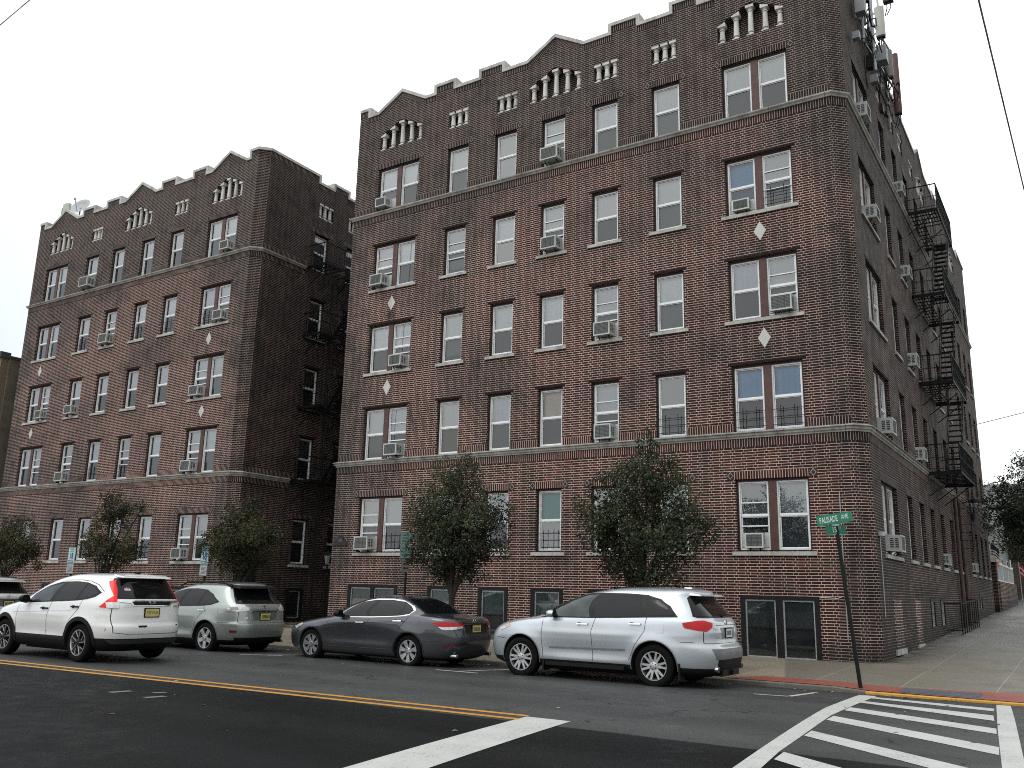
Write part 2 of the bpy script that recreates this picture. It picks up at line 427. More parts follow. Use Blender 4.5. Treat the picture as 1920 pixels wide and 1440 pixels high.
def walk_mat():
    t = NT('pavement'); P = t.pos(); x, y, z = t.sep(P)
    fine = t.noise(60, 3, .65, P); med = t.noise(1.1, 5, .65, P)
    tan = t.mix(t.rng(fine, .3, .7), (.235, .20, .15), (.33, .285, .22))
    wet = t.mix(t.rng(fine, .3, .7), (.118, .106, .084), (.188, .172, .140))
    # the dry slabs lie west of x = -5.7; the rest is damp
    f = t.rng(t.m('ADD', x, t.m('MULTIPLY', t.m('SUBTRACT', y, 17.2), .28)), -5.0, -4.95, 0, 1)
    c = t.mix(f, tan, wet)
    c = t.mix(t.rng(med, .42, .72, 0, .5), c, (.085, .075, .058))
    up = t.rng(y, 23, 32, 0, .75)
    grey = t.mix(t.rng(fine, .3, .7), (.19, .192, .192), (.29, .295, .298))
    c = t.mix(up, c, grey)
    jx = t.m('FLOORED_MODULO', t.m('ADD', x, 100.42), 1.52); jy = t.m('FLOORED_MODULO', t.m('ADD', y, 100.15), 1.48)
    j = t.m('MAXIMUM', t.rng(jx, .010, .022, 1, 0), t.rng(jy, .010, .022, 1, 0))
    c = t.mix(t.m('MULTIPLY', j, .75), c, t.mix(t.rng(x, -5.2, -5.0), (.10, .085, .065), (.34, .31, .25)))
    wn = t.n('ShaderNodeTexWhiteNoise')
    t.l(t.comb(t.m('FLOOR', t.m('DIVIDE', t.m('ADD', x, 100.42), 1.52)), t.m('FLOOR', t.m('DIVIDE', t.m('ADD', y, 100.15), 1.48)), 0.0), wn.inputs['Vector'])
    c = t.mix(t.rng(wn.outputs['Value'], 0, 1, 0, .35), c, (.11, .095, .07))
    # green-black damp along the side wall
    wl = t.m('MULTIPLY', t.rng(x, -4.2, -3.4, 1, 0), t.rng(y, 22.4, 22.7, 0, 1))
    c = t.mix(t.m('MULTIPLY', wl, t.rng(t.noise(2.5, 4, .6, P), .35, .6)), c, (.016, .018, .010))
    t.set(c, t.rng(med, .35, .65, .38, .7), 0, .35)
    t.bump(fine, .15, .003)
    return t.mat

def paint_mat(name, col, wear=.5):
    t = NT(name); P = t.pos()
    a = t.noise(28, 4, .7, P); b = t.noise(2.0, 4, .6, P)
    c = t.mix(t.rng(b, .35, .7, 0, .35), col, tuple(q*.62 for q in col))
    wmask = t.m('MULTIPLY', t.rng(a, .55, .66), t.rng(b, .38, .62, .12, wear))
    c = t.mix(wmask, c, (.05, .05, .052))
    return t.set(c, .6, 0, .3)

def paver_mat():
    t = NT('red_pavers'); P = t.pos(); x, y, z = t.sep(P)
    n1 = t.noise(14, 4, .65, P); n2 = t.noise(1.4, 4, .6, P)
    c = t.mix(t.rng(n1, .3, .7), (.20, .050, .034), (.30, .082, .055))
    c = t.mix(t.rng(n2, .45, .75, 0, .6), c, (.115, .050, .040))
    jx = t.m('FLOORED_MODULO', x, .205); jy = t.m('FLOORED_MODULO', y, .105)
    j = t.m('MAXIMUM', t.m('LESS_THAN', jx, .008), t.m('LESS_THAN', jy, .008))
    c = t.mix(t.m('MULTIPLY', j, .5), c, (.10, .05, .04))
    return t.set(c, .55, 0, .3)

ASPH = asphalt_mat(); WALK = walk_mat(); PAVER = paver_mat()
PWHITE = paint_mat('road_white', (.46, .465, .45), .75); PYEL = paint_mat('road_yellow', (.50, .235, .038), .6)
KERBM = stone_mat('kerb_concrete', (.17, .16, .14), (.09, .086, .078)); KYEL = paint_mat('kerb_yellow', (.56, .30, .05), .6)
EARTH = plain('earth', (.06, .06, .045), .95, var=.35, scale=.4)

def strip_mesh(name, xs, ys, zf, mat, kind='structure'):
    mb = MB()
    for i in range(len(xs)-1):
        for j in range(len(ys)-1):
            mb.face([(x, y, zf(x, y)) for x, y in ((xs[i], ys[j]), (xs[i+1], ys[j]), (xs[i+1], ys[j+1]), (xs[i], ys[j+1]))])
    o = mb.build(name, mat, merge=True, smooth=True)
    o['kind'] = kind
    return o
def lin(a, b, n): return [a+(b-a)*i/n for i in range(n+1)]

mb = MB(); mb.face([(-700,-700,-.35),(700,-700,-.35),(700,700,-.35),(-700,700,-.35)])
tag(mb.build('ground', EARTH), kind='structure')
strip_mesh('road', [-260,-120,-60,-30,0,30,60,120,260], lin(2.55, KERB, 24), lambda x, y: road_z(y), ASPH)
# side street climbing away from the corner
KX = .55
strip_mesh('side_road', [KX, 5.0, 9.5], [KERB, 18.6, 20, 25, 30, 60, 160], lambda x, y: side_road_z(y)-.002*(y > KERB), ASPH)
strip_mesh('near_pavement', [-260, 0, 260], [-40, 0, 2.40], lambda x, y: .10, WALK)
mb = MB(); mb.box(-260, 260, 2.40, 2.55, -.2, .105); tag(mb.build('near_kerb', KERBM), kind='structure')

# far pavement: strip along the avenue, corner with a rounded kerb, strip up the side street
CORN_R = 1.7
cx, cy = KX-.15-CORN_R, KERB+.15+CORN_R
def corner_pts(r, n=10):
    return [(cx+r*math.sin(R(90*i/n)), cy-r*math.cos(R(90*i/n))) for i in range(n+1)]
mb = MB()
inner = corner_pts(CORN_R)
for x0, x1 in zip([-260,-120,-80,-60,-50,-40,-30,-20,-12,-8,-6,-4.1,-3.8,-3.5,-2.5], [-120,-80,-60,-50,-40,-30,-20,-12,-8,-6,-4.1,-3.8,-3.5,-2.5, cx]):
    for y0, y1 in ((KERB+.15, 17.9), (17.9, 18.5), (18.5, cy), (cy, 19.2), (19.2, 20.5), (20.5, 22.3)):
        mb.face([(x0,y0,walk_z(y0,x0)),(x1,y0,walk_z(y0,x1)),(x1,y1,walk_z(y1,x1)),(x0,y1,walk_z(y1,x0))])
for a, b in zip(inner, inner[1:]):
    mb.face([(cx, cy, walk_z(cy, cx)), (a[0],a[1],walk_z(a[1], a[0])), (b[0],b[1],walk_z(b[1], b[0]))])
ex = KX-.15
for y0, y1 in ((cy, 19.2), (19.2, 20.5), (20.5, 22.3), (22.3, 30), (30, 45), (45, 80), (80, 160)):
    xa = cx if y1 <= 22.31 else -4.6
    mb.face([(xa,y0,walk_z(y0,xa)),(ex,y0,walk_z(y0,ex)),(ex,y1,walk_z(y1,ex)),(xa,y1,walk_z(y1,xa))])
# courtyard between the two buildings
mb.face([(-27.2,22.3,walk_z(22.3)),(-21.3,22.3,walk_z(22.3)),(-21.3,46,.30),(-27.2,46,.30)])
o = mb.build('pavement', WALK, merge=True); o['kind'] = 'structure'

def kerb_run(name, pts, mat, w=.15):
    mb = MB()
    P = [Vector((p[0], p[1], 0)) for p in pts]
    offs = []
    for i, p in enumerate(P):
        d0 = (P[i]-P[i-1]).normalized() if i else None; d1 = (P[i+1]-P[i]).normalized() if i < len(P)-1 else None
        d = (d0+d1).normalized() if d0 and d1 else (d0 or d1)
        offs.append(Vector((-d.y, d.x, 0)))
    for i in range(len(P)-1):
        a, b = P[i], P[i+1]; ai, bi = a+offs[i]*w, b+offs[i+1]*w
        ta, tb = walk_z(ai.y, ai.x)+.004, walk_z(bi.y, bi.x)+.004
        A0, B0 = a+Vector((0,0,-.3)), b+Vector((0,0,-.3))
        at, bt = a+Vector((0,0,ta-.012)), b+Vector((0,0,tb-.012))
        at2, bt2 = a+offs[i]*.02+Vector((0,0,ta)), b+offs[i+1]*.02+Vector((0,0,tb))
        ai.z = ta; bi.z = tb
        mb.face([A0, B0, bt, at]); mb.face([at, bt, bt2, at2]); mb.face([at2, bt2, bi, ai])
        mb.face([ai, bi, bi+Vector((0,0,-.5)), ai+Vector((0,0,-.5))])
    o = mb.build(name, mat); o['kind'] = 'structure'
    return o
outer = [(p[0], p[1]) for p in corner_pts(CORN_R+.15)]
kerb_run('kerb', [(-260, KERB), (-30, KERB), (-20, KERB), (-10, KERB), (-6, KERB), (-4.1, KERB), (-3.8, KERB), (-3.55, KERB)], KERBM)
kerb_run('yellow_kerb', [(-3.55, KERB), (-2.5, KERB)]+outer[:8], KYEL, .10)
kerb_run('side_kerb', outer[7:]+[(KX, 22), (KX, 30), (KX, 60), (KX, 160)], KERBM)

def sheet(name, poly, mat, zf, lift=.004, cell=.5, kind='structure', xcell=None):
    """flat painted shape draped on the surface"""
    bm = bmesh.new()
    f = bm.faces.new([bm.verts.new((p[0], p[1], 0)) for p in poly])
    ys = [p[1] for p in poly]
    y = math.floor(min(ys)/cell)*cell
    while y < max(ys):
        y += cell
        bmesh.ops.bisect_plane(bm, geom=bm.verts[:]+bm.edges[:]+bm.faces[:], plane_co=(0, y, 0), plane_no=(0, 1, 0))
    if xcell:
        xs = [p[0] for p in poly]; x = math.floor(min(xs)/xcell)*xcell
        while x < max(xs):
            x += xcell
            bmesh.ops.bisect_plane(bm, geom=bm.verts[:]+bm.edges[:]+bm.faces[:], plane_co=(x, 0, 0), plane_no=(1, 0, 0))
    bmesh.ops.recalc_face_normals(bm, faces=bm.faces)
    for fc in bm.faces:
        if fc.normal.z < 0: fc.normal_flip()
    ox = sum(p[0] for p in poly)/len(poly); oy = sum(ys)/len(ys)
    for v in bm.verts:
        v.co.z = zf(v.co.x, v.co.y)+lift; v.co.x -= ox; v.co.y -= oy
    me = D.meshes.new(name); bm.to_mesh(me); bm.free(); me.materials.append(mat)
    o = link(D.objects.new(name, me)); o.location = (ox, oy, 0); o['kind'] = kind
    return o
rz = lambda x, y: road_z(y)
wz = lambda x, y: walk_z(y, x)
def on_road(u, v):
    """a point of the road that sits at the given place of the photograph (used for measuring)"""
    d = CF+CR*((u-960)/FOC)+CU*((720-v)/FOC); z = 0.0
    for _ in range(12):
        t = (z-CAMP.z)/d.z; p = CAMP+d*t; z = road_z(p.y)
    return (p.x, p.y)
# ------------------------------------------------------------------ road markings
def line_sheet(name, pts, w, mat):
    a, b = Vector(pts[0]), Vector(pts[1]); d = (b-a).normalized(); n = Vector((-d.y, d.x))*w/2
    return sheet(name, [a-n, b-n, b+n, a+n], mat, rz)
def on_line(x): return 9.67+(x+17.72)*(10.07-9.67)/11.53
line_sheet('yellow_line', ((-70, on_line(-17.7)-.6), (-17.72, on_line(-17.72)-.02)), .12, PYEL)
line_sheet('yellow_line', ((-17.72, on_line(-17.72)-.02), (-6.12, 10.02)), .12, PYEL)
line_sheet('yellow_line', ((-70, on_line(-17.7)-.92), (-17.72, on_line(-17.72)-.34)), .12, PYEL)
line_sheet('yellow_line', ((-17.72, on_line(-17.72)-.34), (-6.05, 9.70)), .12, PYEL)
sheet('stop_line', [(-6.10,9.96),(-5.74,6.5),(-5.52,4.3),(-4.92,4.3),(-5.12,6.74),(-5.48,9.97)], PWHITE, rz)
LO = [(-3.58,16.80),(-3.45,13.9),(-3.33,12.56),(-2.94,8.42),(-2.70,5.5)]
LI = [(-3.30,16.80),(-3.15,12.98),(-2.95,10.84),(-2.84,9.51),(-2.73,8.59),(-2.45,5.5)]
sheet('crosswalk_edge', LO+LI[::-1], PWHITE, rz)
sheet('crosswalk_edge', [(-1.51,16.95),(-1.17,13.02),(-.90,10.08),(-.55,5.5),(-.32,5.5),(-.77,10.88),(-1.09,14.58),(-1.31,17.0)], PWHITE, rz)
for q in ([(-3.29,16.55),(-1.47,16.12),(-1.43,15.62),(-3.28,16.22)], [(-3.27,15.54),(-1.38,14.92),(-1.30,14.14),(-3.24,15.22)],
          [(-3.19,14.31),(-1.20,13.19),(-1.15,12.62),(-3.16,13.80)], [(-3.11,12.96),(-1.03,11.45),(-.985,10.86),(-3.08,12.44)],
          [(-2.965,11.27),(-.86,9.6),(-.80,9.05),(-2.93,10.80)], [(-2.80,9.55),(-.70,8.0),(-.65,7.4),(-2.76,9.08)], [(-2.66,7.6),(-.56,6.1),(-.53,5.6),(-2.6,7.1)]):
    sheet('crosswalk_stripe', q, PWHITE, rz, lift=.0045)
for a, b in (((-4.91,15.2),(-4.38,15.29)), ((-4.36,15.32),(-4.24,16.55)), ((-11.14,14.72),(-10.14,14.74)), ((-10.62,14.82),(-10.36,16.3)),
             ((-16.5,14.42),(-15.75,15.0)), ((-16.05,14.85),(-15.4,16.2))):
    line_sheet('parking_mark', (a, b), .085, PWHITE)
FADED = paint_mat('faded_white', (.16, .16, .16), .8)
for q in ([(-11.9,8.06),(-11.83,8.36),(-11.7,8.36),(-11.77,8.06)], [(-11.05,8.03),(-10.98,8.3),(-10.86,8.3),(-10.93,8.03)], [(-11.4,8.42),(-11.33,8.58),(-11.24,8.58),(-11.3,8.42)]):
    sheet('faded_mark', q, FADED, rz)
# red paver edge, tactile plate
pv = [(-6.2, KERB+.16), (-5.6, 18.05), (-3.3, 18.0), (-2.2, 18.15), (-1.1, 18.35)]
arc = corner_pts(CORN_R+.045)
pv += [(cx+(CORN_R-1.1)*math.sin(R(a)), cy-(CORN_R-1.1)*math.cos(R(a))) for a in (20, 50, 90)] + [(cx+CORN_R-1.1, 20.5), (ex, 20.5)] + arc[::-1] + [(-3.5, KERB+.16)]
sheet('red_paver_strip', pv, PAVER, wz, lift=.012, cell=.2, xcell=.3)
mb = MB()
TZ = lambda y: walk_z(y, -2.4)
mb.hexa([(-3.05,17.36,TZ(17.36)-.02),(-1.78,17.36,TZ(17.36)-.02),(-1.78,17.95,TZ(17.95)-.02),(-3.05,17.95,TZ(17.95)-.02)], [(-3.05,17.36,TZ(17.36)+.016),(-1.78,17.36,TZ(17.36)+.016),(-1.78,17.95,TZ(17.95)+.016),(-3.05,17.95,TZ(17.95)+.016)])
for i in range(21):
    for j in range(9):
        x, y = -3.0+i*.0585, 17.41+j*.062
        z = TZ(y)+.0165
        mb.hexa([(x-.018,y-.018,z),(x+.018,y-.018,z),(x+.018,y+.018,z),(x-.018,y+.018,z)], [(x-.01,y-.01,z+.006),(x+.01,y-.01,z+.006),(x+.01,y+.01,z+.006),(x-.01,y+.01,z+.006)])
tag(mb.build('tactile_plate', plain('tactile_blue', (.055, .068, .085), .6, var=.3)), 'dark blue-grey tactile plate set in the red pavers at the crosswalk', 'tactile plate')

# ------------------------------------------------------------------ walls
def wall_grid(mb, u0, u1, z0, z1, holes, mi=0, rd=.11):
    us = sorted({u0, u1} | {h[0] for h in holes} | {h[1] for h in holes})
    zs = sorted({z0, z1} | {h[2] for h in holes} | {h[3] for h in holes})
    us = [u for u in us if u0 <= u <= u1]; zs = [z for z in zs if z0 <= z <= z1]
    for i in range(len(us)-1):
        for j in range(len(zs)-1):
            cu, cz = (us[i]+us[i+1])/2, (zs[j]+zs[j+1])/2
            if any(h[0] < cu < h[1] and h[2] < cz < h[3] for h in holes): continue
            mb.face([(us[i],0,zs[j]),(us[i+1],0,zs[j]),(us[i+1],0,zs[j+1]),(us[i],0,zs[j+1])], mi)
    for h in holes:
        a, b, c, d = h[:4]; r = h[4] if len(h) > 4 else rd
        mb.face([(a,0,c),(a,0,d),(a,r,d),(a,r,c)], mi); mb.face([(b,0,d),(b,0,c),(b,r,c),(b,r,d)], mi)
        mb.face([(a,0,d),(b,0,d),(b,r,d),(a,r,d)], mi); mb.face([(b,0,c),(a,0,c),(a,r,c),(b,r,c)], mi)

def inset(prof, t):
    """profile moved t downward / inward (right-hand side of travel)"""
    P = [Vector(p) for p in prof]; out = []
    N = []
    for a, b in zip(P, P[1:]):
        d = (b-a).normalized(); N.append(Vector((d.y, -d.x)))
    for i, p in enumerate(P):
        if i == 0: out.append(p+N[0]*t)
        elif i == len(P)-1: out.append(p+N[-1]*t)
        else:
            n = N[i-1]+N[i]; k = 1+N[i-1].dot(N[i])
            out.append(p+n*(t/k))
    return out
CT = .115
def parapet(mbw, mbc, mbs, prof, zb=18.45, th=.34):
    inn = inset(prof, CT)
    for a, b in zip(inn, inn[1:]):
        if b.x-a.x > 1e-4:
            mbw.face([(a.x,0,zb),(b.x,0,zb),(b.x,0,b.y),(a.x,0,a.y)])
            mbw.face([(b.x,th,zb),(a.x,th,zb),(a.x,th,a.y),(b.x,th,b.y)])
        if abs(b.x-a.x) > .3:          # soldier course under the coping
            d = (b-a); L = d.length; d.normalize(); n = Vector((d.y, -d.x))
            k = .0 if abs(d.y) < .1 else .12
            p, q = a+d*k+n*.004, b-d*k+n*.004; w = .19
            mbs.face([(p.x+n.x*w,-.005,p.y+n.y*w),(q.x+n.x*w,-.005,q.y+n.y*w),(q.x,-.005,q.y),(p.x,-.005,p.y)], 0, [(0,0),(L,0),(L,.2),(0,.2)])
    P = [Vector(p) for p in prof]
    for i in range(len(P)-1):
        a, b, ai, bi = P[i], P[i+1], inn[i], inn[i+1]
        L = (b-a).length; n = max(1, round(L/.62))
        for k in range(n):
            f0, f1 = k/n, (k+1)/n
            g = .0035/L
            if k > 0: f0 += g
            if k < n-1: f1 -= g
            q = [a.lerp(b, f0), a.lerp(b, f1), ai.lerp(bi, f1), ai.lerp(bi, f0)]
            f = [(p.x, -.045, p.y) for p in q]; r = [(p.x, th+.04, p.y) for p in q]
            mbc.face([f[3],f[2],f[1],f[0]]); mbc.face([f[0],f[1],r[1],r[0]]); mbc.face([f[2],f[3],r[3],r[2]])
            mbc.face(r); mbc.face([f[0],r[0],r[3],f[3]]); mbc.face([f[1],f[2],r[2],r[1]])

def sweep(mb, path, prof, uvv=True):
    P = [Vector(p) for p in path]; N = []
    for a, b in zip(P, P[1:]):
        d = (b-a).normalized(); N.append(Vector((d.y, -d.x)))
    off = []; dist = [0.0]
    for i, p in enumerate(P):
        if i == 0: off.append(N[0])
        elif i == len(P)-1: off.append(N[-1])
        else:
            n = N[i-1]+N[i]; off.append(n/(1+N[i-1].dot(N[i])))
        if i: dist.append(dist[-1]+(P[i]-P[i-1]).length)
    for i in range(len(P)-1):
        for (d0, z0), (d1, z1) in zip(prof, prof[1:]):
            a0 = P[i]+off[i]*d0; a1 = P[i]+off[i]*d1; b0 = P[i+1]+off[i+1]*d0; b1 = P[i+1]+off[i+1]*d1
            mb.face([(a0.x,a0.y,z0),(b0.x,b0.y,z0),(b1.x,b1.y,z1),(a1.x,a1.y,z1)], 0,
                    [(dist[i],z0),(dist[i+1],z0),(dist[i+1],z1),(dist[i],z1)])

# ------------------------------------------------------------------ windows
TONE = {'W': (.78,.82,.84), 'G': (.26,.275,.28), 'B': (.13,.36,.66), 'E': (.72,.60,.45), 'T': (.015,.33,.30), 'C': (.70,.74,.77),
        'K': (.085,.095,.10), 'P': (.60,.63,.60), 'L': (.36,.44,.54), 'Y': (.40,.35,.15), 'S': (.50,.53,.54), 'M': (.56,.51,.44), 'D': None}
TM = {k: plain('blind_'+n, v, .85, var=.10, scale=1.7) for k, v, n in
      [(k, TONE[k], n) for k, n in (('W','white'),('G','grey'),('B','blue'),('E','beige'),('T','teal'),('C','net'),('K','charcoal'),('P','pale'),('L','slate'),('Y','mustard'),('S','silver'),('M','sand'))]}
CASD = plain('casing_dark', (.030,.0165,.0145), .6, spec=.25, var=.3, scale=4)
def window(bld, xf, u0, u1, z0, z1, cfg, mull=.2, rd=.11, seed=0, sill=.115, sillmat=None, casing=None, sash=None, head=True):
    """cfg: one string per sash - tone of the upper half, tone of the lower half, then r (triple rails) g (guard) o (open)"""
    casing = casing or BROWN; sash = sash or WHITE
    r = random.Random(seed)
    mb = MB(xf); cw = .05
    n = len(cfg)
    mb.ring(u0, u1, z0, z1, cw, rd-.03, rd+.10, 3, wb=.03, wt=.06)
    spans = []
    if n == 1: spans = [(u0+cw, u1-cw)]
    else:
        c = (u0+u1)/2; mb.box(c-mull/2, c+mull/2, rd-.045, rd+.10, z0+.03, z1-.06, 0)
        spans = [(u0+cw, c-mull/2), (c+mull/2, u1-cw)]
    gl = MB(xf); bl = []; gd = MB(xf)
    for (a, b), cf in zip(spans, cfg):
        up, lo, fl = cf[0], cf[1], cf[2:]
        za, zb = z0+.03, z1-.06
        mb.ring(a, b, za, zb, .037, rd, rd+.09, 1)
        ia, ib, ja, jb = a+.042, b-.042, za+.042, zb-.042
        mid = ja+(jb-ja)*.5
        mb.box(ia, ib, rd+.02, rd+.075, mid-.024, mid+.024, 1)
        mb.ring(ia, ib, mid+.024, jb, .02, rd+.028, rd+.06, 1)
        mb.ring(ia, ib, ja, mid-.024, .024, rd+.045, rd+.08, 1)
        if 'r' in fl:
            z = ja+(jb-ja)*.70; mb.box(ia, ib, rd+.012, rd+.03, z-.015, z+.015, 1)
            z = ja+(jb-ja)*.34; mb.box(ia, ib, rd+.012, rd+.03, z-.015, z+.015, 1)
        gl.face([(ia,rd+.045,mid),(ib,rd+.045,mid),(ib,rd+.045,jb),(ia,rd+.045,jb)], 2 if up in 'BTEY' else 0)
        gl.face([(ia,rd+.065,ja),(ib,rd+.065,ja),(ib,rd+.065,mid),(ia,rd+.065,mid)], 1 if 'x' not in fl else 0)
        for code, c0, c1 in ((up, mid, jb), (lo, ja, mid)):
            if code == 'D': continue
            m = MB(xf); d = rd+.15
            if code in 'CLB':
                k = 14
                us = [ia+(ib-ia)*i/k for i in range(k+1)]
                ds = [d+.022*math.sin(i*2.1+seed)+.01*r.random() for i in range(k+1)]
                for i in range(k):
                    m.face([(us[i],ds[i],c0),(us[i+1],ds[i+1],c0),(us[i+1],ds[i+1],c1),(us[i],ds[i],c1)])
            else:
                cut = 0.0
                if n == 1 and code in 'WSP' and lo == 'K' and c0 == mid and r.random() < .5: c0 = mid-(mid-ja)*r.choice((.1,.22,.35))
                if code in 'WGPSE' and c0 == ja: cut = r.choice((0, 0, .12, .25))*(c1-c0)
                if code in 'PSM' or (code in 'WE' and r.random() < .5):      # slatted blind
                    k = 16
                    for i in range(k):
                        zz = c0+cut+(c1-c0-cut)*i/k; zh = (c1-c0-cut)/k
                        m.face([(ia,d+.012,zz),(ib,d+.012,zz),(ib,d-.006,zz+zh),(ia,d-.006,zz+zh)])
                else:
                    m.face([(ia-.02,d,c0+cut),(ib+.02,d,c0+cut),(ib+.02,d,c1),(ia-.02,d,c1)])
            bl.append((m, TM[code]))
        # dark room behind
        mb.face([(a,rd+.5,za),(b,rd+.5,za),(b,rd+.5,zb),(a,rd+.5,zb)], 2)
        mb.face([(a,rd+.1,za),(a,rd+.5,za),(a,rd+.5,zb),(a,rd+.1,zb)], 2); mb.face([(b,rd+.5,za),(b,rd+.1,za),(b,rd+.1,zb),(b,rd+.5,zb)], 2)
        mb.face([(a,rd+.1,zb),(a,rd+.5,zb),(b,rd+.5,zb),(b,rd+.1,zb)], 2); mb.face([(a,rd+.5,za),(a,rd+.1,za),(b,rd+.1,za),(b,rd+.5,za)], 2)
        if 'g' in fl:
            hgt = .40
            for i in range(3):
                z = ja+hgt*i/2+.06; gd.box(a, b, rd-.062, rd-.048, z-.006, z+.006)
            for f in (.27, .72):
                uu = a+(b-a)*f; gd.box(uu-.007, uu+.007, rd-.068, rd-.054, ja, ja+hgt+.16)
    w = mb.build('window', [casing, sash, DARK, CASD], bld)
    gl.build('pane', [GLASS, SCREEN, GLASSC], w)
    for m, mt in bl: m.build('blind', mt, w)
    if gd.v: gd.build('window_guard', IRON, w)
    if sill:
        s = MB(xf); L = (u1-u0)+.24; k = max(2, round(L/.42))
        for i in range(k):
            x0 = u0-.12+L*i/k+(.004 if i else 0); x1 = u0-.12+L*(i+1)/k
            s.hexa([(x0,-.055,z0-sill),(x1,-.055,z0-sill),(x1,rd,z0-sill),(x0,rd,z0-sill)], [(x0,-.05,z0-.02),(x1,-.05,z0-.02),(x1,rd,z0-.001),(x0,rd,z0-.001)])
        s.build('sill', sillmat or STONE, w)
    return w

def head_band(w, xf, u0, u1, z1):  # thin dark brown band over the window opening
    mb = MB(xf); mb.box(u0-.09, u1+.09, -.007, .06, z1+.001, z1+.075, 0)
    mb.build('lintel', plain('head_band_brown', (.019,.011,.0098), .85, spec=.2, var=.4, scale=8), w)
def lintel_soldier(w, xf, u0, u1, z1, h=.2):
    ms = MB(xf); md = MB(xf)
    ms.face([(u0-.02,-.006,z1+.002),(u1+.02,-.006,z1+.002),(u1+.02,-.006,z1+h),(u0-.02,-.006,z1+h)], 0, [(u0-.02,0),(u1+.02,0),(u1+.02,.2),(u0-.02,.2)])
    for c in (u0-.12, u1+.12):
        z = z1+h*.5
        md.face([(c-.085,-.005,z-.10),(c+.085,-.005,z-.10),(c+.085,-.005,z+.10),(c-.085,-.005,z+.10)], 0)
        md.face([(c-.078,-.008,z),(c,-.008,z-.098),(c+.078,-.008,z),(c,-.008,z+.098)], 1)
        md.face([(c-.056,-.011,z),(c,-.011,z-.070),(c+.056,-.011,z),(c,-.011,z+.070)], 0)
        md.build('diamond_brick', [DIAB, DIAM], w); md = MB(xf)
    ms.build('lintel', SOLD, w)
DIAB = plain('niche_brick', (.030, .021, .019), .85, var=.35, scale=7)
DIAM = plain('pale_mortar', (.30, .26, .24), .9, var=.2)

def baluster(bld, xf, u, z0, h, slope=0.0):
    mb = MB(xf); d = .115
    mb.box(u-.105, u+.105, d-.10, d+.10, z0, z0+.045)
    prof = [(.095,.045),(.085,.075),(.062,.10),(.058,.13),(.092,.135),(.092,.158),(.082,.165)]
    top = h-.17
    prof += [(.074, .165+(top-.165)*.5), (.066, top-.02), (.086, top-.015), (.086, top+.01), (.062, top+.015), (.066, top+.05), (.10, top+.085)]
    mb.lathe([(r, z0+q) for r, q in prof], (u, d, 0), 14)
    zt = z0+top+.085; e = .12*slope
    mb.hexa([(u-.115,d-.11,zt),(u+.115,d-.11,zt),(u+.115,d+.1,zt),(u-.115,d+.1,zt)],
            [(u-.115,d-.11,zt+.085-e),(u+.115,d-.11,zt+.085+e),(u+.115,d+.1,zt+.085+e),(u-.115,d+.1,zt+.085-e)])
    return mb.build('baluster', STONEB, bld, angle=35)

def niche_back(bld, xf, u0, u1, z0, z1, d=.30):
    mb = MB(xf); mb.face([(u0,d,z0),(u1,d,z0),(u1,d,z1),(u0,d,z1)]); mb.build('niche', BRICK, bld, autouv=True)
def gable_niche(bld, xf, mw, u0, u1, z0=17.17, zs=17.76, za=18.22):
    mw = MB(xf)
    c = (u0+u1)/2
    mw.face([(u0,0,zs),(c,0,za),(u0,0,za)]); mw.face([(u1,0,zs),(u1,0,za),(c,0,za)])
    mw.face([(u0,0,zs),(u0,.3,zs),(c,.3,za),(c,0,za)]); mw.face([(c,0,za),(c,.3,za),(u1,.3,zs),(u1,0,zs)])
    mw.build('gable_spandrel', BRICK, bld, autouv=True)
    niche_back(bld, xf, u0, u1, z0, za)
    sl = (za-zs)/(c-u0)
    for k in range(5):
        u = u0+.12+(u1-u0-.24)*k/4
        h = (zs-z0)+(min(u-u0, u1-u))*sl-.02
        baluster(bld, xf, u, z0, min(h, za-z0-.07), (sl if k < 2 else -sl if k > 2 else 0)*.8)
def square_niche(bld, xf, mw, u0, u1, z0=17.18, z1=17.80):
    niche_back(bld, xf, u0, u1, z0, z1)
    for k in range(3): baluster(bld, xf, u0+.13+(u1-u0-.26)*k/2, z0, z1-z0)

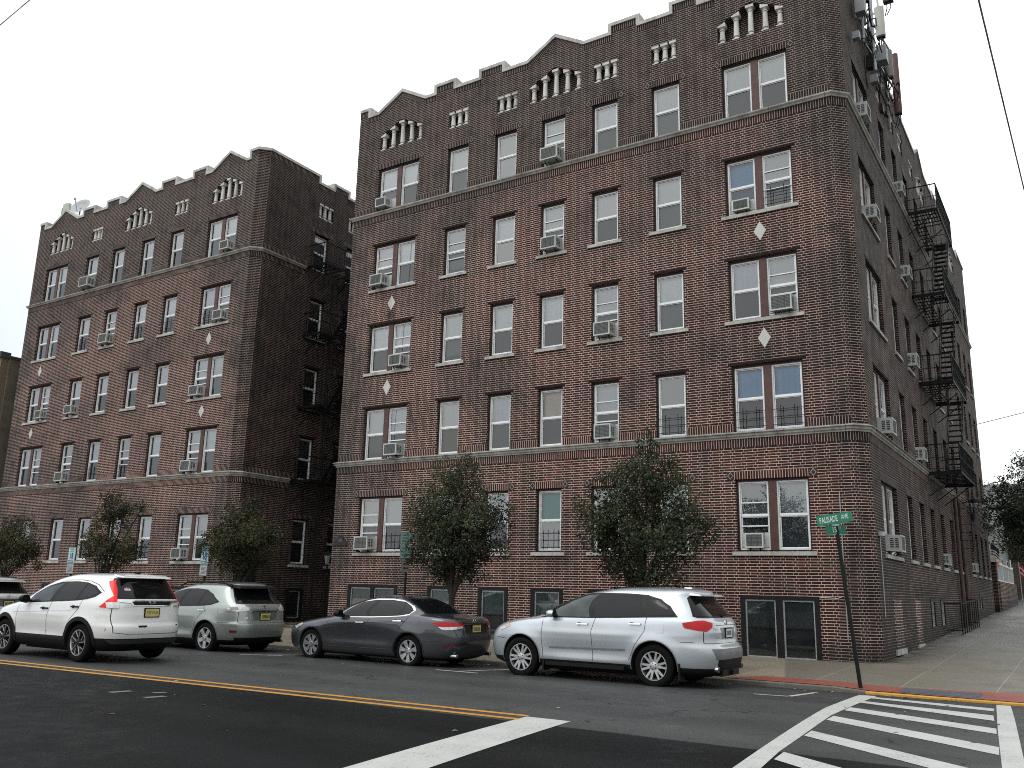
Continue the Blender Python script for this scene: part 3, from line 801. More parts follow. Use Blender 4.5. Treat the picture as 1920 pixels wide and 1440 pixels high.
# ------------------------------------------------------------------ air conditioners
ACW = plain('ac_casing', (.50, .52, .51), .5, var=.10, scale=5, dirt=.25)
ACG = plain('ac_grille', (.13, .137, .138), .7, var=.25, scale=14)
ACD = plain('ac_vent', (.045, .047, .047), .7)
SIDEP = plain('ac_side_panel', (.46, .47, .46), .6, var=.1)
def air_con(xf, uc, z0, label, w=.55, h=.37, out=.42, fan=False, sash=None, tilt=.02, casing=None, group='window air conditioners'):
    w *= .92; h *= .90; out *= .62 if out > .2 else 1.0
    p = xf @ Vector((uc, -out/2, z0))
    e = empty('window_air_conditioner', p, label, 'air conditioner', group)
    y0, y1 = -out+.05, .16
    a, b = uc-w/2, uc+w/2
    m = MB(xf)
    q0 = z0-tilt
    m.hexa([(a,y0,q0),(b,y0,q0),(b,y1,z0),(a,y1,z0)], [(a,y0,q0+h),(b,y0,q0+h),(b,y1,z0+h),(a,y1,z0+h)])
    m.ring(a-.004, b+.004, q0-.003, q0+h+.004, .035, y0-.018, y0+.01)
    m.build('casing', casing or ACW, e)
    g = MB(xf)
    g.box(a+.033, b-.033, y0-.006, y0-.001, q0+.034, q0+h-.034, 0)
    k = 9
    for i in range(1, k):
        z = q0+.034+(h-.068)*i/k; g.box(a+.033, b-.033, y0-.011, y0-.006, z-.004, z+.004, 1)
    for x in (a+w*.34, a+w*.67): g.box(x-.004, x+.004, y0-.0125, y0-.0115, q0+.034, q0+h-.034, 1)
    g.build('grille', [ACG, ACD], e)
    v = MB(xf)
    for s, x in ((-1, a), (1, b)):
        for j in range(2):
            ya = y0+.05+j*(out*.42); yb = ya+out*.30
            v.box(x-.003, x+.003, ya, yb, q0+h*.2, q0+h*.82, 0)
            for i in range(5):
                z = q0+h*(.25+.12*i); v.box(x-.007, x+.007, ya, yb, z-.006, z+.006, 1)
    v.build('side_vent', [ACD, casing or ACW], e)
    if sash:
        s = MB(xf)
        for x0, x1 in ((sash[0], a), (b, sash[1])):
            if x1-x0 > .02: s.box(x0, x1, .125, .14, z0, z0+h)
        if s.v: s.build('side_panel', SIDEP, e)
    br = MB(xf)
    for x in (a+.1, b-.1): br.bar((x, y0+.12, q0+.0), (x, -.0, z0-.12 if z0 > 1 else z0), .022)
    br.build('bracket', IRON, e)
    return e

FLW = {1: 'first-floor', 2: 'second-floor', 3: 'third-floor', 4: 'fourth-floor', 5: 'top-floor'}
LV = {1: (2.72, 4.53), 2: (5.76, 7.54), 3: (8.78, 10.48), 4: (11.80, 13.46), 5: (14.77, 16.42)}
XFRONT = Matrix.Translation((0, 22.3, 0))
def xside(x): return Matrix(((0,-1,0,x),(1,0,0,0),(0,0,1,0),(0,0,0,1)))
BANDP = [(.0,5.58),(.03,5.58),(.035,5.61),(.07,5.64),(.075,5.70),(.115,5.705),(.12,5.725),(.0,5.768)]
CORNP = [(.0,14.60),(.04,14.60),(.06,14.64),(.10,14.68),(.105,14.72),(.0,14.775)]
# ------------------------------------------------------------------ near building
def shell(bld, walls, name='brick_wall'):
    return walls.build(name, BRICK, bld, autouv=True)

XA = xside(-4.22)
bldA = empty('apartment_building', (-13, 22.3, .1), 'near five-storey dark brick apartment building on the street corner', 'apartment building', 'brick apartment buildings')
DL, DR = (-20.37, -18.50), (-7.49, -5.63)
SA = {'s1': (-17.25,-16.37), 's2': (-15.29,-14.43), 's3': (-13.47,-12.61), 's4': (-11.66,-10.77), 's5': (-9.66,-8.76)}
A_CFG = {5: dict(DL=['CS','CK'], s1=['PP'], s2=['GKx'], s3=['SGr'], s4=['CG'], s5=['SP'], DR=['SK','SK']),
         4: dict(DL=['SSr','WK'], s1=['KPr'], s2=['WDx'], s3=['SSr'], s4=['SK'], s5=['PP'], DR=['BB','GPrg']),
         3: dict(DL=['WK','WGr'], s1=['PP'], s2=['CK'], s3=['CK'], s4=['LGr'], s5=['CP'], DR=['LK','SGr']),
         2: dict(DL=['SG','SKr'], s1=['SY'], s2=['LG'], s3=['EK'], s4=['LGr'], s5=['KSg'], DR=['BKg','BKg']),
         1: dict(DL=['MSr','PKg'], s1=['PS'], s2=['LG'], s3=['TKgx'], s4=['SK'], s5=['SG'], DR=['GKr','PG'])}
mw = MB(); mst = MB(); msd = MB(); mdi = MB(); mco = MB(); mpb = MB()
# front
wf = MB(XFRONT); sf = MB(XFRONT); df = MB(XFRONT); lf = MB(XFRONT); nb = MB(XFRONT)
holes = []; seed = 1
for fl in range(1, 6):
    z0, z1 = LV[fl]
    for key in ('DL','s1','s2','s3','s4','s5','DR'):
        u = DL if key == 'DL' else DR if key == 'DR' else SA[key]
        holes.append((u[0], u[1], z0, z1)); seed += 1
        w_ = window(bldA, XFRONT, u[0], u[1], z0, z1, A_CFG[fl][key], seed=seed, sill=.115 if fl in (1,3,4) else 0)
        (lintel_soldier if fl in (1, 5) else head_band)(w_, XFRONT, u[0], u[1], z1)
# basement lights in dark frames
BFR = plain('basement_frame', (.0075, .007, .0075), .6, spec=.25, var=.3)
BGL = plain('basement_screen', (.026, .034, .032), .5, var=.3, scale=3)
def basement(bld, xf, u0, u1, z0, z1, n, seed, cas=.12):
    m = MB(xf); m.ring(u0, u1, z0, z1, cas, -.02, .12, 0, wb=.05, wt=.10)
    sp = [(u0+cas, u1-cas)] if n == 1 else [(u0+cas, (u0+u1)/2-.085), ((u0+u1)/2+.085, u1-cas)]
    if n == 2: m.box((u0+u1)/2-.085, (u0+u1)/2+.085, -.015, .12, z0+.05, z1-.10, 0)
    g = MB(xf); bs = MB(xf)
    for a, b in sp:
        za, zb = z0+.05, z1-.10
        m.ring(a, b, za, zb, .035, .02, .07, 1)
        mid = za+(zb-za)*.52
        m.box(a+.035, b-.035, .03, .06, mid-.013, mid+.013, 0)
        g.face([(a+.035,.05,za+.03),(b-.035,.05,za+.03),(b-.035,.05,zb-.03),(a+.035,.05,zb-.03)])
        k = 14
        for i in range(k):
            zz = mid+(zb-mid)*i/k; zh = (zb-mid)/k
            bs.face([(a,.10,zz),(b,.10,zz),(b,.085,zz+zh),(a,.085,zz+zh)], 0)
        bs.face([(a,.10,za),(b,.10,za),(b,.10,mid),(a,.10,mid)], 1)
    w = m.build('basement_window', [BFR, ALUM], bld)
    g.build('pane', SCREEN if u0 > -8 or u0 < -22 else GLASS, w); bs.build('blind', [plain('basement_blind', (.24,.33,.31), .8), BGL], w)
    return w
for (a, b, n) in ((-20.62,-18.52,2), (-17.33,-16.29,1), (-15.42,-14.37,1), (-13.59,-12.53,1), (-11.74,-10.70,1), (-9.74,-8.70,1), (-7.46,-5.53,2)):
    holes.append((a, b, .12, 1.70 if b < -8 else 1.64)); seed += 1
    basement(bldA, XFRONT, a, b, .12, 1.70 if b < -8 else 1.64, n, seed)
gab = [(-20.39,-18.45), (-13.97,-12.05), (-7.57,-5.65)]; sqs = [(-17.27,-16.43), (-15.25,-14.43), (-11.60,-10.76), (-9.65,-8.82)]
for g in gab: holes.append((g[0], g[1], 17.17, 18.22, .3)); gable_niche(bldA, XFRONT, nb, *g)
for g in sqs: holes.append((g[0], g[1], 17.18, 17.80, .3)); square_niche(bldA, XFRONT, nb, *g)
wall_grid(wf, -21.45, -4.55, -.3, 18.45, holes)
PA = [(-21.45,19.09),(-20.92,19.09),(-20.92,18.79),(-20.53,18.79),(-19.43,19.43),(-18.31,18.79),(-17.95,18.79),(-17.95,19.09),(-16.98,19.09),(-16.98,18.79),
      (-16.02,18.79),(-16.02,19.09),(-14.95,19.09),(-14.95,18.79),(-14.08,18.79),(-13.0,19.43),(-11.94,18.79),(-11.09,18.79),(-11.09,19.09),(-10.0,19.09),
      (-10.0,18.79),(-9.04,18.79),(-9.04,19.09),(-8.06,19.09),(-8.06,18.79),(-7.68,18.79),(-6.58,19.43),(-5.48,18.79),(-5.1,18.79),(-5.1,19.09),(-4.55,19.09)]
cf_ = MB(XFRONT); pf = MB(XFRONT); ps = MB(XFRONT)
parapet(pf, cf_, ps, PA)
# soldier courses above the bands, broken by the windows
def upper_soldiers(bld, xf, u0, u1, zs, opens):
    for za, zb in zs:
        cuts = sorted([o for o in opens if u0 < o[0] < u1]); c = u0
        for a, b in cuts+[(u1, u1)]:
            if a-c > .05: ms = MB(xf); ms.face([(c,-.004,za),(a,-.004,za),(a,-.004,zb),(c,-.004,zb)], 0, [(c,0),(a,0),(a,.2),(c,.2)]); ms.build('soldier_course', SOLD, bld)
            c = b
opA = [DL, DR]+list(SA.values())
upper_soldiers(bldA, XFRONT, -21.45, -4.55, ((5.772,5.985),(14.778,14.98)), opA)
wf.build('brick_wall', BRICK, bldA, autouv=True)


pf.build('parapet', BRICK, bldA, autouv=True); cf_.build('coping', STONEC, bldA); ps.build('soldier_course', SOLD, bldA)
# corner and side
ch = MB(); ch.face([(-4.55,22.3,-.3),(-4.22,22.63,-.3),(-4.22,22.63,18.97),(-4.55,22.3,18.97)])
ch.build('corner_brick', BRICK, bldA, autouv=True)
cc = MB()
q = [(-4.53,22.255),(-4.175,22.61),(-4.5,22.93),(-4.85,22.6)]
cc.hexa([(x,y,18.97) for x, y in q], [(x,y,19.09) for x, y in q]); cc.build('coping', STONEC, bldA)
ws = MB(XA); ngs = MB(XA); ss = MB(XA); ds = MB(XA); ls = MB(XA); nbs = MB(XA)
SW = [(23.75,25.85,2), (27.45,28.33,1), (29.65,30.53,1), (31.85,32.73,1), (34.15,35.03,1), (36.6,37.48,1), (38.9,39.78,1), (42.8,43.68,1), (45.1,45.98,1), (47.3,48.18,1), (49.4,50.28,1)]
holes = []; rs = random.Random(5)
for fl in range(1, 6):
    z0, z1 = LV[fl]
    for i, (a, b, n) in enumerate(SW):
        holes.append((a, b, z0, z1)); seed += 1
        cf = [rs.choice(('WK','SS','GK','CS','SG','PK','SKr','LG')) for _ in range(n)]
        w_ = window(bldA, XA, a, b, z0, z1, cf, seed=seed, sill=.115 if fl in (1,3,4) else 0)
        (lintel_soldier if fl in (1, 5) else head_band)(w_, XA, a, b, z1)
for (a, b) in ((30.3,31.15), (32.4,33.35), (44.6,45.5)):
    holes.append((a, b, .78 if b < 40 else 1.15, 1.66 if b < 40 else 1.9)); seed += 1
    basement(bldA, XA, a, b, holes[-1][2], holes[-1][3], 1, seed, .08)
for g in ((35.35,37.3), (44.6,46.5)): holes.append((g[0], g[1], 17.17, 18.22, .3)); gable_niche(bldA, XA, ngs, *g)
for g in ((27.45,28.3), (29.68,30.5), (31.35,32.2), (33.65,34.5), (38.9,39.75)): holes.append((g[0], g[1], 17.18, 17.80, .3)); square_niche(bldA, XA, nbs, *g)
wall_grid(ws, 22.63, 51.3, -.3, 18.45, holes)
PSA = [(22.63,19.09),(25.5,19.09),(25.5,18.79),(27.2,18.79),(27.2,19.09),(28.3,19.09),(28.3,18.79),(35.2,18.79),(36.35,19.43),(37.5,18.79),(40.0,18.79),(40.0,19.09),(41.2,19.09),(41.2,18.79),(48.2,18.79),(48.2,19.16),(51.3,19.16)]
cs_ = MB(XA); pss = MB(XA); psl = MB(XA); parapet(pss, cs_, psl, PSA)
upper_soldiers(bldA, XA, 22.63, 51.3, ((5.772,5.985),(14.778,14.98)), [(a, b) for a, b, n in SW])
for a, b in ((24.25,25.35), (27.5,28.35)):     # bricked-up basement lights
    nbs = MB(XA); nbs.box(a, b, -.012, .02, .42, 1.62); nbs.build('brick_infill', brick_mat('newer_brick', 'wall', 1.9), bldA, autouv=True)
    st = MB(XA); st.hexa([(a-.12,-.05,.28),(b+.12,-.05,.28),(b+.12,.03,.28),(a-.12,.03,.28)], [(a-.12,-.045,.41),(b+.12,-.045,.41),(b+.12,.03,.415),(a-.12,.03,.415)])
    st.build('sill', STONE, bldA)
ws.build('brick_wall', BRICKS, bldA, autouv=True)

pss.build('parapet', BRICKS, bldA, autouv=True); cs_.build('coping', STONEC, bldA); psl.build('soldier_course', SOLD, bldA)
bk = MB(); bk.face([(-21.45,51.3,-.3),(-21.45,22.3,-.3),(-21.45,22.3,18.97),(-21.45,51.3,18.97)]); bk.face([(-4.22,51.3,-.3),(-21.45,51.3,-.3),(-21.45,51.3,19.0),(-4.22,51.3,19.0)])
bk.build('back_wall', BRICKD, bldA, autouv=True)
rf = MB(); rf.face([(-21.4,22.6,18.44),(-4.8,22.6,18.44),(-4.5,23,18.44),(-4.5,51.2,18.44),(-21.4,51.2,18.44)]); rf.build('roof', ROOFM, bldA)
pathA = [(-21.45,28),(-21.45,22.3),(-4.55,22.3),(-4.22,22.63),(-4.22,51.3)]
b1 = MB(); sweep(b1, pathA, BANDP); b1.build('belt_course', STONEJ, bldA)
b1 = MB(); sweep(b1, pathA, CORNP); b1.build('cornice', STONEJ, bldA)
b1 = MB(); sweep(b1, pathA, [(.005,5.36),(.005,5.585)]); sweep(b1, pathA, [(.005,14.37),(.005,14.605)]); b1.build('soldier_course', SOLD, bldA)
DIA = stone_mat('diamond_stone', (.58,.58,.55), (.47,.47,.45))
def diamond(bld, xf, u, za, zb, w):
    m = MB(xf); c = (za+zb)/2
    f = [(u,-.012,za),(u+w,-.012,c),(u,-.012,zb),(u-w,-.012,c)]; r = [(p[0],.02,p[2]) for p in f]
    m.face(f)
    for i in range(4): m.face([f[i],r[i],r[(i+1)%4],f[(i+1)%4]])
    m.build('stone_diamond', DIA, bld)
for u in (-19.42, -6.57):
    diamond(bldA, XFRONT, u, 10.92, 11.46, .17); diamond(bldA, XFRONT, u, 7.93, 8.48, .17)
# conduits on the corner
cn = MB()
cn.tube([(-4.92,22.28,.7),(-4.92,22.28,4.1)], .013); cn.tube([(-5.5,22.28,1.62),(-5.1,22.28,1.61),(-4.97,22.28,1.66)], .009)
cn.tube([(-4.20,23.0,1.2),(-4.20,23.0,3.1)], .014); cn.box(-4.22,-4.10,22.9,23.1,3.1,3.2)
cn.build('conduit', GALV, bldA)
DRN = plain('drain_pipe', (.065,.040,.034), .6, var=.3); DRG = plain('grey_pipe', (.085,.078,.072), .6, var=.3)
for y, m, x in ((37.6, DRN, -4.1), (39.3, DRN, -4.12)):
    d = MB(); d.cyl((x,y,.6), (x,y,5.4), .07, n=10)
    for z in (1.2, 3, 4.8): d.cyl((x,y,z), (x,y,z+.06), .085, n=10)
    d.build('drain_pipe', m, bldA)

def sash_span(u0, u1, which, mull=.2, cw=.05):
    c = (u0+u1)/2
    if which == 'L': return (u0+cw+.042, c-mull/2-.042)
    if which == 'R': return (c+mull/2+.042, u1-cw-.042)
    return (u0+cw+.042, u1-cw-.042)
BOARD = plain('raw_board', (.20,.10,.06), .8)
CABLE_ = plain('cord_black', (.01,.01,.01), .6)
acs = [(5,'DL','L',.50,.36,.40,'grey-grilled air conditioner in the top-floor double window at the left end of the near building'),
 (5,'s3','S',.66,.46,.55,'largest air conditioner, boxy and far out of a middle top-floor window of the near building'),
 (4,'DL','L',.58,.42,.48,'air conditioner with torn dark grille in the fourth-floor left double window of the near building'),
 (4,'s3','S',.58,.42,.46,'air conditioner in the middle fourth-floor single window of the near building'),
 (4,'DR','L',.50,.34,.12,'small air conditioner on a wooden board beneath the blue-curtained fourth-floor window'),
 (3,'DL','R',.56,.42,.46,'air conditioner in the right half of the third-floor left double window of the near building'),
 (3,'s4','S',.56,.44,.44,'dark-faced air conditioner in the third-floor single window of the near building'),
 (3,'DR','R',.60,.46,.30,'air conditioner with white frame in the third-floor right double window between the two diamonds'),
 (2,'DL','R',.58,.42,.46,'air conditioner in the second-floor left double window above the stone belt, near building'),
 (2,'s4','S',.56,.46,.36,'air conditioner low in the second-floor single window between the two street trees'),
 (1,'DL','L',.62,.46,.46,'white air conditioner in the first-floor double window beside the house number plaque'),
 (1,'DR','L',.50,.40,.05,'white air conditioner set flush in the first-floor double window nearest the corner')]
for fl, key, wh, w, h, out, lab in acs:
    u = DL if key == 'DL' else DR if key == 'DR' else SA[key]
    sp = sash_span(u[0], u[1], wh)
    uc = (sp[0]+sp[1])/2
    if wh == 'L' and key == 'DL': uc = sp[0]+w/2+.0
    air_con(XFRONT, uc, LV[fl][0]+.10, lab, w, h, out, sash=sp)
sacs = [(5,23.95,25.0,.60,.46,'air conditioner in the top-floor side window closest to the corner, under the rooftop antennas'),
 (4,24.3,25.2,.60,.42,'air conditioner in the fourth-floor side window closest to the corner'),
 (5,29.7,30.5,.56,.40,'air conditioner on the top floor of the side wall, before the uppermost fire escape landing'),
 (4,29.7,30.5,.56,.40,'air conditioner on the fourth floor of the side wall, before the fire escape'),
 (3,29.7,30.5,.60,.46,'air conditioner on the third floor of the side wall, before the fire escape'),
 (2,24.3,25.3,.62,.46,'air conditioner over the stone belt in the second-floor side window closest to the corner'),
 (2,29.7,30.5,.60,.44,'air conditioner above the side stone belt just before the lowest fire escape platform'),
 (1,24.3,25.3,.62,.46,'air conditioner in the first-floor side window closest to the corner'),
 (1,34.2,35.0,.34,.42,'air conditioner in the first-floor side window left of the dark drain pipes'),
 (1,42.85,43.65,.56,.40,'air conditioner in the first-floor side window right of the dark drain pipes'),
 (2,49.45,50.2,.56,.40,'air conditioner at the far end of the side wall above the stone belt')]
for fl, a, b, w, h, lab in sacs:
    air_con(XA, (a+b)/2, LV[fl][0]+.10, lab, w, h, .20 if (fl == 1 and a > 30) else .45)
e = empty('light_bulb', (-14.76, 22.75, 15.3), 'small glowing yellow bulb seen through a dark top-floor window of the near building', 'light bulb')
m = MB(); m.lathe([(.001,-.05),(.035,-.03),(.045,.0),(.035,.03),(.015,.06),(.015,.09),(.001,.09)], (-14.76,22.75,15.3), 12)
bt = NT('bulb_glow'); bt.set((.9,.7,.3), .4); bt.b.inputs['Emission Color'].default_value = (1,.62,.18,1); bt.b.inputs['Emission Strength'].default_value = 2.5
m.build('bulb', bt.mat, e); m = MB(); m.cyl((-14.76,22.75,15.39),(-14.76,22.75,15.9),.006); m.build('cord', CABLE_, e)
# number plaque
pq = empty('number_plaque', (-21.07, 22.28, 2.94), 'dark arched house number plaque on the brick at the left end of the near building', 'plaque')
m = MB(XFRONT)
out = [(-.30,0),(.30,0),(.30,.10),(.24,.17),(.15,.19)]+[(.15*math.cos(R(a)),.19+.15*math.sin(R(a))) for a in (30,60,90,120,150)]+[(-.15,.19),(-.24,.17),(-.30,.10)]
f = [(-21.07+x,-.03,2.94+z) for x, z in out]; m.face(f)
for i in range(len(f)): a, b = f[i], f[(i+1) % len(f)]; m.face([a,(a[0],0,a[2]),(b[0],0,b[2]),b])
m.build('plate', plain('plaque_bronze', (.022,.021,.022), .5, .3), pq)
text_part('48', .17, plain('plaque_digit', (.13,.125,.12), .5, .4), pq, Matrix.Translation((-21.07,22.3-.035,3.11)) @ Matrix.Rotation(R(90), 4, 'X'), 'digit')

# ------------------------------------------------------------------ far building
XB = xside(-26.65)
bldB = empty('apartment_building', (-35, 22.3, .1), 'left five-storey dark brick apartment building beyond the courtyard gap', 'apartment building', 'brick apartment buildings')
BDL, BDR = (-41.75, -39.93), (-29.75, -27.92)
SB = {'s1': (-38.40,-37.45), 's2': (-36.35,-35.45), 's3': (-34.20,-33.32), 's4': (-32.20,-31.30)}
LVB = dict(LV); LVB[1] = (2.42, 4.22)
B_CFG = {5: dict(DL=['SW','SK'], s1=['KD'], s2=['SK'], s3=['SK'], s4=['SK'], DR=['WG','WG']),
         4: dict(DL=['KW','SK'], s1=['SKg'], s2=['KGr'], s3=['WKg'], s4=['WKg'], DR=['LKg','SGr']),
         3: dict(DL=['SK','WGr'], s1=['SG'], s2=['SK'], s3=['SK'], s4=['SK'], DR=['SGr','SP']),
         2: dict(DL=['GK','GKr'], s1=['KGr'], s2=['LKg'], s3=['DDrg'], s4=['WP'], DR=['SSr','CP']),
         1: dict(DL=['WS','SK'], s1=['PG'], s2=['GK'], s3=['SK'], s4=['WKg'], DR=['PGr','PG'])}
wf = MB(XFRONT); sf = MB(XFRONT); df = MB(XFRONT); lf = MB(XFRONT); nb = MB(XFRONT); holes = []
for fl in range(1, 6):
    z0, z1 = LVB[fl]
    for key in ('DL','s1','s2','s3','s4','DR'):
        u = BDL if key == 'DL' else BDR if key == 'DR' else SB[key]
        holes.append((u[0], u[1], z0, z1)); seed += 1
        w_ = window(bldB, XFRONT, u[0], u[1], z0, z1, B_CFG[fl][key], seed=seed, sill=.115 if fl in (1,3,4) else 0)
        (lintel_soldier if fl in (1, 5) else head_band)(w_, XFRONT, u[0], u[1], z1)
for (a, b, n) in ((-41.8,-39.9,2), (-38.4,-37.4,1), (-36.4,-35.4,1), (-34.2,-33.3,1), (-32.2,-31.3,1), (-29.8,-27.9,2)):
    holes.append((a, b, .12, 1.45)); seed += 1; basement(bldB, XFRONT, a, b, .12, 1.45, n, seed)
for g in ((-41.72,-39.80), (-35.66,-33.74), (-29.68,-27.80)): holes.append((g[0], g[1], 17.17, 18.22, .3)); gable_niche(bldB, XFRONT, nb, *g)
for g in ((-38.24,-37.42), (-32.14,-31.26)): holes.append((g[0], g[1], 17.18, 17.80, .3)); square_niche(bldB, XFRONT, nb, *g)
wall_grid(wf, -42.9, -27.0, -.3, 18.45, holes)
PB = [(-42.9,19.07),(-42.35,19.07),(-42.35,18.77),(-41.85,18.77),(-40.73,19.41),(-39.6,18.77),(-39.24,18.77),(-39.24,19.07),(-38.22,19.07),(-38.22,18.77),
      (-37.33,18.77),(-37.33,19.07),(-36.2,19.07),(-36.2,18.77),(-35.82,18.77),(-34.7,19.41),(-33.6,18.77),(-33.24,18.77),(-33.24,19.07),(-32.16,19.07),(-32.16,18.77),
      (-31.1,18.77),(-31.1,19.07),(-30.12,19.07),(-30.12,18.77),(-29.82,18.77),(-28.73,19.41),(-27.64,18.77),(-27.5,18.77),(-27.5,19.12),(-27.0,19.12)]
cf_ = MB(XFRONT); pf = MB(XFRONT); ps = MB(XFRONT); parapet(pf, cf_, ps, PB)
opB = [BDL, BDR]+list(SB.values()); upper_soldiers(bldB, XFRONT, -42.9, -27.0, ((5.772,5.985),(14.778,14.98)), opB)
wf.build('brick_wall', BRICK, bldB, autouv=True); 
pf.build('parapet', BRICK, bldB, autouv=True); cf_.build('coping', STONEC, bldB); ps.build('soldier_course', SOLD, bldB)
ch = MB(); ch.face([(-27.0,22.3,-.3),(-26.65,22.65,-.3),(-26.65,22.65,19.0),(-27.0,22.3,19.0)]); ch.build('corner_brick', BRICK, bldB, autouv=True)
cc = MB(); q = [(-26.98,22.255),(-26.605,22.63),(-26.93,22.96),(-27.3,22.6)]
cc.hexa([(x,y,19.0) for x, y in q], [(x,y,19.12) for x, y in q]); cc.build('coping', STONEC, bldB)
ws = MB(XB); ss = MB(XB); ds = MB(XB); ls = MB(XB); nbs = MB(XB); holes = []
SBW = [(25.42,26.26), (27.38,28.22), (31.0,31.85)]
for fl in range(1, 6):
    z0, z1 = LVB[fl]
    for i, (a, b) in enumerate(SBW):
        holes.append((a, b, z0, z1)); seed += 1
        w_ = window(bldB, XB, a, b, z0, z1, [('SC','GK','KD','GK','GK')[5-fl] if i == 0 else ('WP','GK','GK','KK','KK')[5-fl]], seed=seed, sill=.115 if fl in (1,3,4) else 0)
        (lintel_soldier if fl in (1, 5) else head_band)(w_, XB, a, b, z1)
holes.append((25.3,26.2,.30,1.5)); basement(bldB, XB, 25.3, 26.2, .30, 1.5, 1, seed+1)
for g in ((25.55,26.42), (27.4,28.25)): holes.append((g[0], g[1], 17.18, 17.85, .3)); square_niche(bldB, XB, nbs, g[0], g[1], 17.18, 17.85)
dh = (22.85, 23.75, .15, 2.42); holes.append(dh)
wall_grid(ws, 22.65, 44, -.3, 18.45, holes)
dr = MB(XB); dr.ring(dh[0], dh[1], dh[2], dh[3], .07, .02, .12, 0); dr.box(dh[0]+.07, dh[1]-.07, .07, .10, dh[2]+.07, dh[3]-.07, 1); dr.cyl((dh[0]+.14,.05,1.2), (dh[0]+.14,.02,1.2), .03, mi=0)
dr.build('door', [BFR, plain('door_black', (.013,.014,.016), .4)], bldB)
PSB = [(22.65,19.12),(25.52,19.12),(25.52,18.80),(26.3,18.80),(26.3,19.08),(27.35,19.08),(27.35,18.80),(31,18.80),(31,19.1),(32,19.1),(32,18.8),(44,18.8)]
cs_ = MB(XB); pss = MB(XB); psl = MB(XB); parapet(pss, cs_, psl, PSB)
upper_soldiers(bldB, XB, 22.65, 30.9, ((5.772,5.985),(14.778,14.98)), SBW[:2])
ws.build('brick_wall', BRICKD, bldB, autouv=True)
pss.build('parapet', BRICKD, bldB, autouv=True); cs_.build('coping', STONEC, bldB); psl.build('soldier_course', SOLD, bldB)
bk = MB(); bk.face([(-42.9,44,-.3),(-42.9,22.3,-.3),(-42.9,22.3,19.0),(-42.9,44,19.0)]); bk.face([(-26.65,44,-.3),(-42.9,44,-.3),(-42.9,44,18.7),(-26.65,44,18.7)]); bk.build('back_wall', BRICK, bldB, autouv=True)
rf = MB(); rf.face([(-42.8,22.6,18.44),(-27,22.6,18.44),(-27,43.9,18.44),(-42.8,43.9,18.44)]); rf.build('roof', ROOFM, bldB)
pathB = [(-42.9,28),(-42.9,22.3),(-27.0,22.3),(-26.65,22.65),(-26.65,25.0)]
b1 = MB(); sweep(b1, pathB, BANDP); b1.build('belt_course', STONEJ, bldB)
b1 = MB(); sweep(b1, pathB, CORNP); b1.build('cornice', STONEJ, bldB)
b1 = MB(); sweep(b1, pathB, [(.005,5.36),(.005,5.585)]); sweep(b1, pathB, [(.005,14.37),(.005,14.605)]); b1.build('soldier_course', SOLD, bldB)
for u in (-41.05, -28.95):
    diamond(bldB, XFRONT, u, 10.92, 11.46, .16); diamond(bldB, XFRONT, u, 7.95, 8.48, .16)
pp = MB(); pp.cyl((-26.55,26.6,.2), (-26.55,26.6,14.4), .05); pp.build('drain_pipe', BFR, bldB)
bacs = [(5,'s1','S',.72,.5,.6,'large white air conditioner jutting from the top-floor second window of the left building'),
 (5,'DR','R',.54,.4,.42,'air conditioner in the top-floor double window nearest the courtyard of the left building'),
 (4,'s2','S',.66,.46,.50,'air conditioner in a fourth-floor single window in the middle of the left building'),
 (4,'DR','R',.58,.42,.40,'air conditioner in the fourth-floor double window nearest the courtyard of the left building'),
 (3,'DL','R',.54,.40,.40,'air conditioner in the third-floor double window at the far left end of the left building'),
 (3,'s1','S',.60,.42,.44,'air conditioner in the third-floor first single window of the left building'),
 (3,'DR','L',.60,.44,.42,'air conditioner in the third-floor double window between two diamonds of the left building'),
 (2,'s1','S',.62,.44,.44,'air conditioner above the stone belt in the first single window of the left building'),
 (2,'DR','L',.62,.46,.44,'air conditioner above the stone belt in the double window nearest the courtyard, left building'),
 (1,'DR','L',.60,.44,.44,'air conditioner in the first-floor double window behind the right-hand blue parking sign')]
for fl, key, wh, w, h, out, lab in bacs:
    u = BDL if key == 'DL' else BDR if key == 'DR' else SB[key]
    sp = sash_span(u[0], u[1], wh); air_con(XFRONT, (sp[0]+sp[1])/2, LVB[fl][0]+.10, lab, w, h, out, sash=sp)

